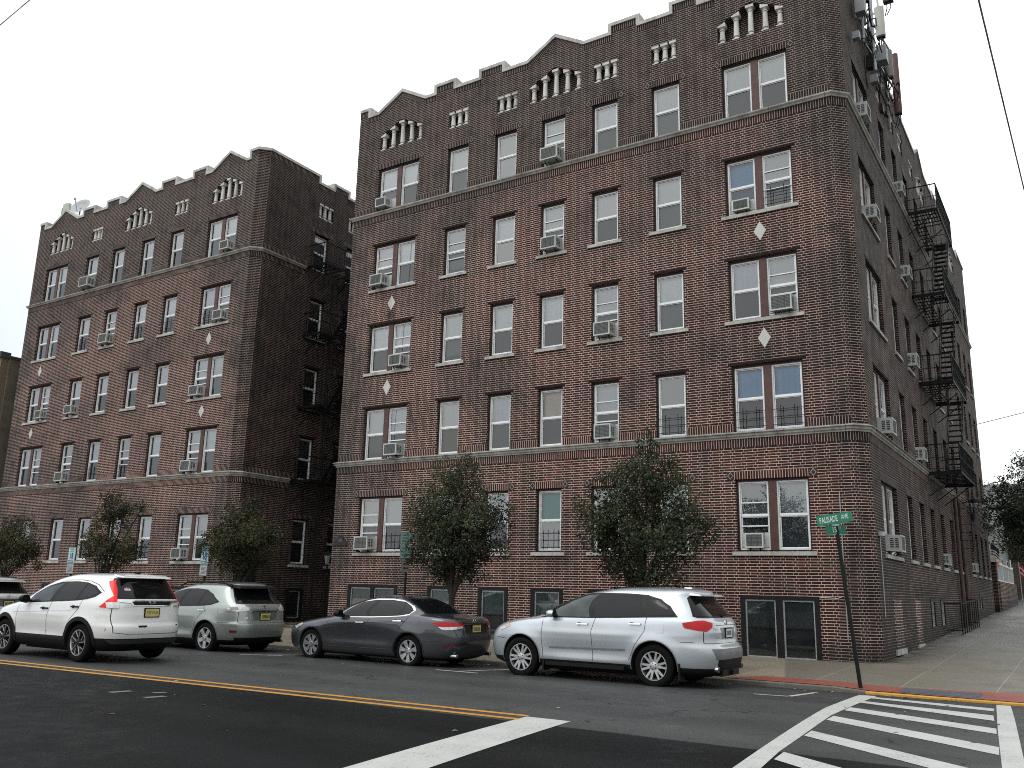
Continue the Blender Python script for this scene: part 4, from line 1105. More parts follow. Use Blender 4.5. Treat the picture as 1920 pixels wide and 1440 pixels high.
# ------------------------------------------------------------------ fire escapes
def fire_escape(xf, y0, y1, levels, label, out=1.02, ladder=True, sparse=1.0):
    p = xf @ Vector(((y0+y1)/2, -out/2, levels[0]))
    e = empty('fire_escape', p, label, 'fire escape', 'iron fire escapes')
    wdt = .5
    for li, z in enumerate(levels):
        m = MB(xf)
        k = 11
        for i in range(k):
            d = .06+(out-.08)*i/(k-1)
            a, b = y0+.03, y1-.03
            if li > 0 and d > out-wdt-.05: b = y0+(y1-y0)*.30      # stair opening
            m.box(a, b, -d-.013, -d+.013, z-.008, z+.008)
        n = 10
        for i in range(n+1):
            y = y0+(y1-y0)*i/n
            dd = out if (li == 0 or y < y0+(y1-y0)*.32 or i == n) else out-wdt-.05
            m.box(y-.014, y+.014, -dd, -.0, z-.04, z-.009)
        m.box(y0, y1, -out-.015, -out+.01, z-.06, z+.03); 
        m.box(y0-.02, y0+.02, -out, 0, z-.09, z+.03); m.box(y1-.02, y1+.02, -out, 0, z-.09, z+.03)
        m.build('platform', IRON, e)
        r = MB(xf); hr = .92
        for hh, w in ((hr,.034), (hr*.52,.018), (.12,.018)):
            r.bar((y0,-out,z+hh), (y1,-out,z+hh), w); r.bar((y0,0,z+hh), (y0,-out,z+hh), w); r.bar((y1,0,z+hh), (y1,-out,z+hh), w)
        for y in (y0, y1):
            r.bar((y,-out,z-.05), (y,-out,z+hr), .034)
            for i in range(1, 6): r.bar((y,-out*i/6,z), (y,-out*i/6,z+hr), .014)
        n = int((y1-y0)/.15)
        for i in range(1, n): y = y0+(y1-y0)*i/n; r.bar((y,-out,z), (y,-out,z+hr), .014)
        r.build('railing', IRON, e)
        b = MB(xf)
        for y in (y0+.15, (y0+y1)/2, y1-.15):
            b.bar((y,-out*.92,z-.06), (y,-.02,z-.75), .03)
        b.build('bracket', IRON, e)
    for za, zb in zip(levels, levels[1:]):
        s = MB(xf)
        ya, yb = y0+(y1-y0)*.32, y1-.55
        d0, d1 = out-.06, out-wdt
        for d in (d0, d1): s.bar((ya,-d,za), (yb,-d,zb), .02, h=.13)
        k = 13
        for i in range(1, k+1):
            f = i/(k+1); y = ya+(yb-ya)*f; z = za+(zb-za)*f
            s.box(y-.09, y+.09, -d0, -d1, z-.012, z+.012)
        s.bar((ya,-d0,za+.8), (yb,-d0,zb+.8), .024); s.bar((ya,-d1,za+.8), (yb,-d1,zb+.8), .024)
        for f in (.0, .33, .66, 1.0):
            y = ya+(yb-ya)*f; z = za+(zb-za)*f
            for d in (d0, d1): s.bar((y,-d,z), (y,-d,z+.8), .018)
        s.build('stair', IRON, e)
    if ladder:
        l = MB(xf); z = levels[0]
        for d in (out-.15, out-.52): l.bar((y1-.7,-d,z-2.4), (y1-.7,-d,z+.6), .03)
        for i in range(10): l.bar((y1-.7,-out+.15,z-2.3+i*.28), (y1-.7,-out+.52,z-2.3+i*.28), .018)
        l.build('drop_ladder', IRON, e)
    return e
fire_escape(XA, 31.75, 35.6, [5.68, 8.70, 11.76, 14.80], 'black iron fire escape with stairs on the right side wall of the near building')
fire_escape(XB, 25.15, 28.7, [5.68, 8.70, 11.76, 14.78], 'black iron fire escape in the dark courtyard gap on the left building', ladder=False)
# ------------------------------------------------------------------ rooftop aerials
PANC = plain('panel_cream', (.46,.47,.41), .5, var=.06, scale=2); PANG = plain('panel_grey', (.17,.18,.175), .5, var=.1, scale=2)
PANR = plain('panel_rust', (.115,.060,.055), .55, var=.12, scale=2); MAST = plain('mast_steel', (.30,.32,.34), .45, .4, var=.15); CABLE = plain('cable_black', (.011,.011,.013), .5)
def aerial(x, y, z0, z1, w, d, mat, label, name='panel_antenna', rz=.0, group='cell antennas on the roof edge'):
    e = empty(name, (x, y, z0-.5), label, 'antenna', group)
    M = Matrix.Translation((x, y, 0)) @ Matrix.Rotation(rz, 4, 'Z')
    m = MB(M); n = 8
    ring = [(w/2*math.cos(t)*(1 if abs(math.cos(t)) < .8 else 1), d/2*math.sin(t)) for t in [2*math.pi*(i+.5)/n for i in range(n)]]
    b = len(m.v)
    for z in (z0, z1):
        for p in ring: m.v.append(M @ Vector((p[0], p[1], z)))
    for i in range(n): m.f.append([b+i, b+(i+1)%n, b+n+(i+1)%n, b+n+i]); m.m.append(0); m.uv.append(None)
    m.f.append([b+i for i in reversed(range(n))]); m.f.append([b+n+i for i in range(n)]); m.m += [0,0]; m.uv += [None,None]
    m.build('radome', mat, e, smooth=True, angle=50)
    c = MB(M); c.box(-w*.42, w*.42, -d*.42, d*.42, z0-.06, z0-.002, 0)
    for x2 in (-.05, .05): c.tube([(x2,0,z0-.05),(x2*1.2,.06,z0-.22),(x2*.5-.12,.12,z0-.45)], .018, 6, 0)
    c.build('connector', CABLE, e)
    k = MB(M)
    for z in (z0+(z1-z0)*.15, z0+(z1-z0)*.85): k.bar((-w*.3,0,z), (-w*.3-.22,0,z), .05)
    k.bar((-w*.3-.22,0,z0-.5), (-w*.3-.22,0,z1-.1), .06)
    k.build('mount', MAST, e)
    return e
aerial(-3.86, 27.0, 18.92, 19.95, .30, .22, PANC, 'cream panel antenna at the top right corner of the near building')
aerial(-3.88, 28.3, 18.2, 19.15, .26, .20, PANG, 'dark grey panel antenna below the cream one on the near building')
aerial(-3.88, 29.6, 17.55, 19.75, .26, .20, PANR, 'long rust-red panel antenna on the upper side wall of the near building')
aerial(-3.90, 24.9, 18.9, 20.6, .22, .18, PANR, 'rust-brown antenna nearest the corner, cut by the top of the photo')
aerial(-3.70, 28.0, 20.78, 21.9, .36, .26, PANG, 'grey antenna box at the top edge of the photo, highest of the cluster')
ms_ = empty('antenna_mast', (-4.0, 26.0, 16.9), 'galvanised mast with grey boxes and cable tangles on the top right wall corner', 'antenna mast')
m = MB(); m.cyl((-3.95,26.0,17.2), (-3.95,26.0,21.6), .055, n=10); m.cyl((-4.02,25.6,18.6), (-3.95,26.0,19.2), .035); m.cyl((-4.1,25.3,17.8), (-4.1,25.3,21.4), .05, n=10)
m.bar((-4.2,25.1,18.0), (-3.85,28.6,18.0), .05); m.bar((-4.2,25.1,19.3), (-3.85,28.6,19.3), .05); m.build('pole', MAST, ms_)
for q in ((-4.0,-3.72,26.75,27.15,17.95,18.45), (-4.12,-3.9,26.0,26.25,16.85,17.1), (-4.14,-3.95,23.7,23.9,17.0,17.22), (-4.12,-3.85,24.3,24.6,18.2,18.7)):
    m = MB(); m.box(*q); m.build('radio_unit', plain('radio_grey', (.26,.27,.28), .5, var=.1), ms_)
m = MB(); rc = random.Random(3)
for i in range(28):
    y = 24.0+rc.random()*5.4; z = 17.0+rc.random()*3.3; pts = [Vector((-4.08+rc.random()*.25, y, z))]
    for k in range(5):
        q = pts[-1]+Vector((rc.uniform(-.07,.10), rc.uniform(-.22,.28), rc.uniform(-.34,.16))); q.x = min(max(q.x, -4.19), -3.75); pts.append(q)
    m.tube(pts, rc.choice((.014,.02,.026)), 5)
for i in range(7):
    y = 24.2+rc.random()*5.2; z = 16.9+rc.random()*2.2; m.box(-4.2,-4.0-rc.random()*.15, y, y+.12+rc.random()*.2, z, z+.12+rc.random()*.3)
m.build('cable', CABLE, ms_)
aerial(-42.78, 23.4, 19.35, 20.55, .62, .30, PANC, 'wide cream antenna panel standing at the left end of the left building roof', group='roof equipment of the left building')
aerial(-42.2, 24.6, 19.1, 20.7, .14, .14, PANR, 'thin rust-brown pole antenna beside the cream panel on the left building', group='roof equipment of the left building')
def dish(x, y, z, r, label, az):
    e = empty('satellite_dish', (x, y, z-1.2), label, 'satellite dish')
    M = Matrix.Translation((x, y, z)) @ Matrix.Rotation(az, 4, 'Z') @ Matrix.Rotation(R(62), 4, 'X')
    m = MB(M); m.lathe([(0.001,-.16*r),(r*.35,-.135*r),(r*.7,-.06*r),(r,.06*r),(r*1.03,.05*r),(r*.7,-.10*r),(0.001,-.2*r)], n=26); m.build('reflector', plain('dish_white', (.36,.37,.38), .5, var=.05), e, smooth=True)
    m = MB(M); m.cyl((0,-r*.9,-.05), (0,-.05,r*.95), .02); m.cyl((0,-.08,r*.88), (0,-.02,r*1.04), .05, n=10); m.build('feed_arm', GALV, e)
    m = MB(); m.cyl((x,y,z-1.2), (x,y,z-.1), .04); m.build('mast', GALV, e)
dish(-41.0, 23.1, 19.95, .50, 'large white satellite dish on the left end of the left building roof', R(20))
dish(-36.75, 23.6, 19.45, .28, 'small satellite dish peeking over the left building parapet near its middle gable', R(15))

# ------------------------------------------------------------------ trees
BARK = plain('bark', (.030,.026,.022), .95, var=.45, scale=18)
def leaf_mat(name, a, b, c):
    t = NT(name)
    ob = t.n('ShaderNodeVertexColor'); ob.layer_name = 'tone'
    s = t.sep(ob.outputs[0])
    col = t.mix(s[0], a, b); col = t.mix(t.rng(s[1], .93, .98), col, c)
    t.set(col, .5, 0, .35)
    tl = t.n('ShaderNodeBsdfTranslucent'); t.l(col, tl.inputs[0])
    mx = t.n('ShaderNodeMixShader'); mx.inputs[0].default_value = .35
    t.l(t.b.outputs[0], mx.inputs[1]); t.l(tl.outputs[0], mx.inputs[2]); t.l(mx.outputs[0], t.out.inputs[0])
    return t.mat
LEAF = leaf_mat('pear_leaves', (.020,.028,.015), (.082,.105,.050), (.125,.070,.038))
LEAFR = leaf_mat('reddish_leaves', (.018,.022,.009), (.085,.088,.034), (.15,.065,.028))
LEAFF = leaf_mat('far_leaves', (.016,.024,.015), (.070,.092,.048), (.08,.07,.03))

def tree(name, base, blobs, n_leaves, leaf, mat, label, trunk_r=.085, fork=1.7, group=None, seed=1, lean=(0,0), dens=1.0, twigs=40):
    """blobs: (dx, dy, z, rx, rz) lobes of the crown relative to the base"""
    r = random.Random(seed)
    e = empty(name, base, label, 'tree', group)
    b = Vector(base)
    mb = MB()
    top = b+Vector((lean[0], lean[1], fork))
    pts = [b+Vector((0,0,-.05)), b+Vector((lean[0]*.3+.01, lean[1]*.3, fork*.4)), top]
    for i in range(len(pts)-1):
        mb.cyl(pts[i], pts[i+1], trunk_r*(1.25 if i == 0 else 1.0), trunk_r*(1.0 if i == 0 else .8), n=10)
    ends = []
    extra = []
    for (dx, dy, z, rx, rz) in blobs:
        for k in range(4):
            d = Vector((r.gauss(0,1), r.gauss(0,1), r.gauss(0,1))); d.normalize()
            q = r.uniform(.22, .42)
            extra.append((dx+d.x*rx*.95, dy+d.y*rx*.95, z+d.z*rz*.95, rx*q, rz*q))
    blobs0 = blobs; blobs = list(blobs)+extra
    for (dx, dy, z, rx, rz) in blobs0:
        c = b+Vector((dx, dy, z)); cur = top+Vector((0,0,-r.random()*.4)); rad = trunk_r*.55
        for k in range(3):
            f = (k+1)/3
            nx = top.lerp(c, f)+Vector((r.uniform(-.1,.1), r.uniform(-.1,.1), r.uniform(-.05,.1)))
            mb.cyl(cur, nx, rad, rad*.68, n=7); cur = nx; rad *= .68
        for k in range(max(4, int(twigs*rx/6))):
            d = Vector((r.gauss(0,1), r.gauss(0,1), r.gauss(0,.9))); d.normalize()
            q = c+Vector((d.x*rx, d.y*rx, d.z*rz))*r.uniform(.6, 1.02)
            mid = cur.lerp(q, .5)+Vector((r.uniform(-.08,.08), r.uniform(-.08,.08), r.uniform(0,.1)))
            mb.cyl(cur, mid, rad*.6, rad*.4, n=5, caps=False); mb.cyl(mid, q, rad*.4, .004, n=4, caps=False)
            ends.append(q)
    mb.build('trunk', BARK, e, smooth=True, angle=60)
    # leaf clumps
    me_v = []; me_f = []; cols = []
    tot = sum(x[3]**2*x[4] for x in blobs)
    off = b
    for bi, (dx, dy, z, rx, rz) in enumerate(blobs):
        c = b+Vector((dx, dy, z)); n = int(n_leaves*(rx**2*rz)/tot); k = 0
        while k < n:
            d = Vector((r.gauss(0,1), r.gauss(0,1), r.gauss(0,1))); d.normalize()
            rad = r.random()**.42
            cl = c+Vector((d.x*rx, d.y*rx, d.z*rz))*rad
            nz = noise.noise(cl*2.3+Vector((seed*7.1,0,0)))
            if nz < -.30-.25*dens+.42*rad+.5*max(0, noise.noise(cl*.9+Vector((0,seed*2.0,3)))): k += 2; continue
            m = r.randint(5, 11)
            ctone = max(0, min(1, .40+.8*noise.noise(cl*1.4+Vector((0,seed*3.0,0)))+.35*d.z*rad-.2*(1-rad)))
            for q in range(m):
                p = cl+Vector((r.gauss(0,.055), r.gauss(0,.055), r.gauss(0,.05)))*(leaf/.06)
                L = leaf*r.uniform(.7, 1.25); Wd = L*.36
                nrm = Vector((r.gauss(0,.8)+d.x*.5, r.gauss(0,.8)+d.y*.5, r.gauss(.9,.6))); nrm.normalize()
                ax = nrm.cross(Vector((r.gauss(0,1), r.gauss(0,1), -.4))); 
                if ax.length < .05: continue
                ax.normalize(); sd_ = ax.cross(nrm)
                b0 = len(me_v)
                fold = nrm*(-L*.10)
                me_v += [p-off, p+ax*(L*.5)+sd_*Wd+fold*.5-off, p+ax*L+fold-off, p+ax*(L*.5)-sd_*Wd+fold*.5-off]
                me_f.append((b0, b0+1, b0+2, b0+3))
                cols.append((max(0, min(1, ctone+r.uniform(-.14,.14))), r.random()))
            k += m
    me = D.meshes.new('crown'); me.from_pydata([tuple(v) for v in me_v], [], me_f); me.materials.append(mat)
    ca = me.color_attributes.new('tone', 'FLOAT_COLOR', 'CORNER')
    dat = []
    for c in cols: dat += [c[0], c[1], 0, 1]*4
    ca.data.foreach_set('color', dat); me.update()
    o = link(D.objects.new('crown', me)); o.parent = e
    return e
ty = 17.85; tz = walk_z(ty)
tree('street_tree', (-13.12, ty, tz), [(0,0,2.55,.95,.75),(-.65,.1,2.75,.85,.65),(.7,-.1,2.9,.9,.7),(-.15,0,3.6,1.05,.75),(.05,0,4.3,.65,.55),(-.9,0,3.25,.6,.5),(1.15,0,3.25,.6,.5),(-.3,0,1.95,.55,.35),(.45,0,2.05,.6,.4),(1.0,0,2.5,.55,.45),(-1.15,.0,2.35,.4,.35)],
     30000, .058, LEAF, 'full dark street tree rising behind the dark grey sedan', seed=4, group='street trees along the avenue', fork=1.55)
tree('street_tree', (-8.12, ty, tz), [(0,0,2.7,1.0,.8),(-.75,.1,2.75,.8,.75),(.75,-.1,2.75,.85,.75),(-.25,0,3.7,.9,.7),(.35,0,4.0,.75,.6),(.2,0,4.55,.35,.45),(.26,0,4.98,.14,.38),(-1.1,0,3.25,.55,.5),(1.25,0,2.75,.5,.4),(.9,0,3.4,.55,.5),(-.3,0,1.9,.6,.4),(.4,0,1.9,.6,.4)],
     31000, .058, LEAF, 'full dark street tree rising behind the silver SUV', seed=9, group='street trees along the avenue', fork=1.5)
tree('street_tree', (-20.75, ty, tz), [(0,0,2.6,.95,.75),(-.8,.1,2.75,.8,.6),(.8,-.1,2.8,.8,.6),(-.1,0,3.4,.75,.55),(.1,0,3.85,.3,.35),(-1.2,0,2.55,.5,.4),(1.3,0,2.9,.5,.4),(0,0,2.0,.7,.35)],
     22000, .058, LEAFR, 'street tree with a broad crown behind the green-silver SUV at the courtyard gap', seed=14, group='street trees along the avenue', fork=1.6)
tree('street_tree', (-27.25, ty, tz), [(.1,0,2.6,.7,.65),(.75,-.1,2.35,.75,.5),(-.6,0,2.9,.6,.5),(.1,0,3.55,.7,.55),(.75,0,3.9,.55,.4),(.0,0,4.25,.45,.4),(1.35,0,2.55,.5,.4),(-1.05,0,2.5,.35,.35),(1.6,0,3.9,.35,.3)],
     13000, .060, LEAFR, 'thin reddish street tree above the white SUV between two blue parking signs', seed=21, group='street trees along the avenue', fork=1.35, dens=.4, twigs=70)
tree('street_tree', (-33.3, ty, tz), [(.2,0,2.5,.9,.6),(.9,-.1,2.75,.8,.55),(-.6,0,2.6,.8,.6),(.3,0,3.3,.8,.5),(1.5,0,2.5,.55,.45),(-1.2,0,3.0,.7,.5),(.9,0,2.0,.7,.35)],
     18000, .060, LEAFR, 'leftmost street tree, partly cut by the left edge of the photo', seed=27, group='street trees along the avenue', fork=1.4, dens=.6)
tree('side_street_tree', (-.9, 45.5, walk_z(45.5)), [(-.6,0,4.4,1.7,1.3),(-1.6,0,5.0,1.2,.9),(-.6,0,6.0,1.5,1.1),(.8,0,5.2,1.8,1.6),(-1.1,.2,6.9,.5,.7),(-2.1,0,4.3,1.1,.8),(-1.5,0,3.3,1.4,.8),(-2.3,0,5.6,.9,.7),(.6,0,3.4,1.4,.9),(.6,0,7.0,1.2,.9)],
     27000, .10, LEAFF, 'large tree at the right edge up the side street, branches overhanging the pavement', seed=31, fork=2.2, trunk_r=.17, dens=1.1, twigs=80)

tree('side_street_tree', (.2, 60, walk_z(60)), [(-.8,0,4.6,2.2,1.6),(-2.3,0,5.2,1.3,1.0),(.6,0,6.0,2.0,1.6),(-1.4,0,3.2,1.4,.9),(.8,0,3.6,1.6,1.2),(-.6,0,7.4,1.5,1.1)],
     26000, .12, LEAFF, 'second tree behind the first at the right edge up the side street', seed=37, fork=2.2, trunk_r=.18, twigs=80)
tree('side_street_tree', (-2.6, 76, walk_z(76)), [(0,0,4.6,2.4,1.8),(-1.8,0,5.6,1.5,1.2),(1.6,0,5.4,2.2,1.8),(-.4,0,7.2,1.8,1.4),(-1.5,0,3.2,1.5,.9)],
     22000, .14, LEAFF, 'farthest dark tree beside the white house up the side street', seed=41, fork=2.2, trunk_r=.2, twigs=80)

# ------------------------------------------------------------------ signs on posts
GREEN = plain('sign_green', (.008,.155,.090), .35, var=.10, scale=3); SWHITE = plain('sign_white', (.60,.65,.64), .4, var=.06, scale=3)
LWHITE = plain('letter_white', (.66,.72,.70), .4, var=.04); SBLUE = plain('sign_blue', (.012,.070,.30), .4, var=.1)
SPALE = plain('sign_pale_green', (.40,.54,.50), .4, var=.08, scale=3); SGRN = plain('sign_trim_green', (.03,.16,.10), .4); SGREY = plain('sign_grey', (.42,.45,.44), .45, var=.08); INK = plain('sign_ink', (.06,.075,.07), .5)
WGREEN = plain('sign_weathered_green', (.085,.145,.130), .5, var=.15, scale=4); WINK = plain('sign_weathered_ink', (.03,.055,.05), .5); RUSTS = plain('sign_brown', (.07,.06,.055), .6, var=.2)
def rotx90(): return Matrix.Rotation(R(90), 4, 'X')
def place(x, y, z, rz=0.0, roll=0.0):
    return Matrix.Translation((x, y, z)) @ Matrix.Rotation(rz, 4, 'Z') @ Matrix.Rotation(roll, 4, 'Y')
# corner name sign
px_, py_ = -3.68, KERB+.30
sg = empty('street_sign', (px_, py_, walk_z(py_, px_)), 'green street name signs on a leaning black post at the corner', 'street sign')
pb = Vector((px_, py_, walk_z(py_, px_)-.1)); pt = Vector((-3.96, py_+.03, 3.02))
m = MB(); m.cyl(pb, pt, .036, n=12); m.build('post', BLACKP, sg)
M = place(-3.965, py_-.05, 3.075, R(-4), R(-7.5))
m = MB(M); m.box(-.33, .33, -.006, .006, -.095, .095); m.build('name_blade', GREEN, sg)
text_part('PALISADE', .155, LWHITE, sg, M @ Matrix.Translation((-.105,-.0085,-.005)) @ rotx90(), xs=.52)
text_part('AVE', .125, LWHITE, sg, M @ Matrix.Translation((.20,-.0085,.008)) @ rotx90(), xs=.6)
M2 = place(-3.955, py_-.012, 2.87, R(52), R(-5))
m = MB(M2); m.box(-.22, .22, -.006, .006, -.085, .085); m.build('name_blade', GREEN, sg)
text_part('15', .15, LWHITE, sg, M2 @ Matrix.Translation((-.04,-.0085,.0)) @ rotx90(), xs=.75)
text_part('ST', .075, LWHITE, sg, M2 @ Matrix.Translation((.085,-.0085,.03)) @ rotx90(), xs=.75)
m = MB(); m.box(-4.02,-3.90, py_-.04, py_+.05, 2.945, 2.985); m.build('bracket', GALV, sg)

def lines(mb, x0, x1, z0, z1, n, r, d=-.009):
    for i in range(n):
        z = z1-(z1-z0)*(i+.5)/n; h = (z1-z0)/n*.45; x = x0+r.random()*.03
        while x < x1-.03:
            w = r.uniform(.015, .05); mb.box(x, min(x+w, x1), d, d+.002, z-h/2, z+h/2); x += w+.012
def wheelchair(parent, M, s):
    m = MB(M)
    m.lathe([(.0005, -.001), (.075*s, -.001)], (-.04*s, -.012, .30*s), 14, 0, 'y')
    def seg(a, b, w): 
        a = Vector((a[0]*s, 0, a[1]*s)); b = Vector((b[0]*s, 0, b[1]*s)); d = (b-a).normalized(); n = Vector((-d.z, 0, d.x))*w*s/2
        m.face([tuple(Vector((p.x, -.012, p.z))) for p in (a-n, b-n, b+n, a+n)][::1])
    seg((-.04,.22), (-.01,-.04), .07); seg((-.02,.10), (.15,.10), .055); seg((-.02,-.03), (.17,-.03), .06); seg((.17,-.03), (.26,-.26), .06); seg((.25,-.26), (.33,-.23), .055)
    pts = [(-.02+.25*math.cos(R(a)), -.13+.25*math.sin(R(a))) for a in range(150, 350, 20)]
    for a, b in zip(pts, pts[1:]): seg(a, b, .055)
    m.build('wheelchair_symbol', LWHITE, parent)
def parking_sign(x, label, seed, s=1.0):
    y = KERB+.45; r = random.Random(seed); zb = walk_z(y)
    e = empty('parking_sign', (x, y, zb), label, 'parking sign', 'reserved parking signs')
    m = MB(); m.cyl((x, y+.03, zb-.1), (x+.02, y+.03, 2.5), .032, n=10); m.build('post', BLACKP, e)
    M = place(x, y-.02, 2.42, R(-6), R(3)); w, h = .20*s, .27
    m = MB(M); m.box(-w, w, -.004, .004, -h, h, 0); m.ring(-w+.006, w-.006, -h+.006, h-.006, .012, -.0055, -.0035, 1); m.build('plate', [SPALE, SGRN], e)
    text_part('RESERVED', .072, SGRN, e, M @ Matrix.Translation((0,-.0075,.205)) @ rotx90(), xs=.82)
    text_part('PARKING', .072, SGRN, e, M @ Matrix.Translation((0,-.0075,.135)) @ rotx90(), xs=.86)
    m = MB(M); m.box(-.095,.105,-.0075,-.0045,-.115,.085); m.build('symbol_panel', SBLUE, e)
    wheelchair(e, M @ Matrix.Translation((0,0,-.015)), .26)
    m = MB(M); lines(m, -w+.04, w-.04, -.25, -.15, 2, r); m.build('arrow_text', SBLUE, e)
    M3 = place(x-.01, y-.02, 2.42-h-.165, R(-6), R(3))
    m = MB(M3); m.box(-w+.01, w-.02, -.004, .004, -.15, .15, 0); m.ring(-w+.018, w-.028, -.142, .142, .008, -.0055, -.0035, 1); m.build('penalty_plate', [SGREY, INK], e)
    m = MB(M3); lines(m, -w+.06, w-.06, -.11, .11, 6, r); m.build('penalty_text', INK, e)
parking_sign(-21.98, 'blue wheelchair reserved parking sign on a black post above the green-silver SUV', 3)
parking_sign(-28.75, 'blue wheelchair reserved parking sign on a black post above the white SUV, left one', 8, 1.25)
x, y = -14.40, KERB+.45; r = random.Random(12)
e = empty('parking_sign', (x, y, walk_z(y)), 'weathered green regulation signs stacked on a black post left of the near tree', 'parking sign')
m = MB(); m.cyl((x, y+.03, walk_z(y)-.1), (x, y+.03, 2.98), .034, n=10); m.build('post', BLACKP, e)
for zc, hh in ((2.84,.15), (2.51,.17)):
    M = place(x, y-.02, zc, R(-4)); m = MB(M); m.box(-.19,.19,-.004,.004,-hh,hh,0); m.ring(-.184,.184,-hh+.006,hh-.006,.008,-.0055,-.0035,1); m.build('plate', [WGREEN, WINK], e)
    m = MB(M); lines(m, -.14, .14, -hh+.04, hh-.04, 3, r); m.build('plate_text', WINK, e)
M = place(x+.02, y-.02, 2.15, R(-4)); m = MB(M); m.box(-.13,.13,-.004,.004,-.15,.15); m.build('plate', RUSTS, e)
m = MB(M); lines(m, -.09, .09, -.1, .1, 2, r); m.build('plate_text', BLACKP, e)

# ------------------------------------------------------------------ wires
def wire(name, a, b, sag, rad, label, n=24):
    a, b = Vector(a), Vector(b); m = MB()
    pts = [a.lerp(b, i/n)-Vector((0,0,sag*4*(i/n)*(1-i/n))) for i in range(n+1)]
    m.tube(pts, rad, 6); return tag(m.build(name, plain('wire_grey', (.17,.17,.18), .5) if rad > .009 else CABLE, smooth=True), label, 'wire', 'overhead wires')
def world_at(u, v, y):
    d = CF+CR*((u-960)/FOC)+CU*((720-v)/FOC); return CAMP+d*((y-CAMP.y)/d.y)
p, q = world_at(1835, 0, 13), world_at(1920, 355, 21)
wire('overhead_wire', p+(p-q)*.9, q+(q-p)*1.5, 0, .014, 'overhead wire slanting down the right edge of the sky')
p, q = world_at(-6, 52, 12), world_at(58, -2, 12.6)
wire('overhead_wire', p+(p-q)*8, q+(q-p)*10, 0, .016, 'overhead wire crossing the top left corner of the sky')
p, q = world_at(1832, 796, 47), world_at(1920, 772, 47)
wire('overhead_wire', Vector((-4.2, 47, p.z-.05)), q+(q-p)*6, .1, .018, 'thin wire running off the side wall to the right edge')

# ------------------------------------------------------------------ side street background
CLAP = plain('white_clapboard', (.34,.355,.35), .7, var=.08, scale=1.5); SHING = plain('grey_shingles', (.10,.10,.10), .85, var=.3, scale=5)
def house(name, x0, x1, y0, y1, zb, ze, zr, wall, label, win=True):
    e = empty(name, ((x0+x1)/2, y0, zb), label, 'house')
    m = MB(); m.box(x0, x1, y0, y1, zb-1, ze)
    k = int((ze-zb)/.16)
    for i in range(k): z = zb+i*.16; m.box(x0-.012, x1+.012, y0-.014, y0-.001, z, z+.02)
    for i in range(k): z = zb+i*.16; m.box(x1+.001, x1+.014, y0, y1, z, z+.02)
    m.face([(x1,y0,ze),(x1,y1,ze),(x1,(y0+y1)/2,zr)]); m.face([(x0,y1,ze),(x0,y0,ze),(x0,(y0+y1)/2,zr)])
    m.build('wall', wall, e)
    ym = (y0+y1)/2; r = MB()
    for s, ya in ((-1, y0-.35), (1, y1+.35)):
        zz = ze-.35*(zr-ze)/(ym-y0)
        r.hexa([(x0-.3,ya,zz),(x1+.3,ya,zz),(x1+.3,ym,zr),(x0-.3,ym,zr)], [(x0-.3,ya,zz+.12),(x1+.3,ya,zz+.12),(x1+.3,ym,zr+.12),(x0-.3,ym,zr+.12)])
    r.build('roof', SHING, e)
    if win:
        for z in (zb+1.0, zb+3.9):
            for fx in (.25, .7):
                xx = x0+(x1-x0)*fx; w = MB(); w.ring(xx-.5, xx+.5, z, z+1.5, .09, y0-.05, y0+.02); w.box(xx-.4, xx+.4, y0-.03, y0+.01, z+.72, z+.78); f = w.build('window', WHITE, e)
                g = MB(); g.face([(xx-.42,y0-.02,z+.08),(xx+.42,y0-.02,z+.08),(xx+.42,y0-.02,z+1.42),(xx-.42,y0-.02,z+1.42)]); g.build('pane', plain('house_pane', (.03,.035,.04), .08, spec=.6), f)
                yy = y0+(y1-y0)*fx; w = MB(); w.box(x1-.02, x1+.05, yy-.5, yy+.5, z, z+1.5); f = w.build('window', WHITE, e)
                g = MB(); g.face([(x1+.053,yy-.42,z+.08),(x1+.053,yy+.42,z+.08),(x1+.053,yy+.42,z+1.42),(x1+.053,yy-.42,z+1.42)]); g.build('pane', _mc['house_pane'], f)
    return e
house('white_house', -12, -5.0, 66, 76, 1.9, 6.4, 7.7, CLAP, 'white clapboard house beyond the retaining wall up the side street')
house('brick_house', -11, -3.4, 80, 92, 2.2, 9.0, 11.2, plain('house_brown', (.085,.062,.050), .85, var=.2, scale=2), 'brown house behind the trees farther up the side street')
RETB = brick_mat('retaining_brick', 'wall', 1.25)
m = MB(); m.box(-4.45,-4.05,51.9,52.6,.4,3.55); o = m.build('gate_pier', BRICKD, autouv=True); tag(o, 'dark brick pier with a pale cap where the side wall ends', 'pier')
m = MB(); m.hexa([(-4.55,51.8,3.55),(-3.95,51.8,3.55),(-3.95,52.7,3.55),(-4.55,52.7,3.55)], [(-4.5,51.85,3.72),(-4.0,51.85,3.72),(-4.0,52.65,3.72),(-4.5,52.65,3.72)]); m.build('cap', STONE, o)
m = MB(); m.box(-4.3,-4.0,52.7,64.5,.4,2.62); tag(m.build('retaining_wall', RETB, autouv=True), 'low red-brown brick retaining wall along the side street pavement', 'wall')
fe = empty('white_fence', (-4.15, 58.5, 2.62), 'white panel fence on top of the brick retaining wall', 'fence')
m = MB(); m.box(-4.17,-4.13,53.0,64.3,2.66,3.5); m.build('panel', CLAP, fe)
m = MB(); m.box(-4.2,-4.1,53.0,64.3,3.5,3.58); m.box(-4.2,-4.1,53.0,64.3,2.63,2.70)
for i in range(4): y = 53.0+i*3.76; m.box(-4.2,-4.1,y-.05,y+.05,2.63,3.66)
m.build('rail', WHITE, fe)
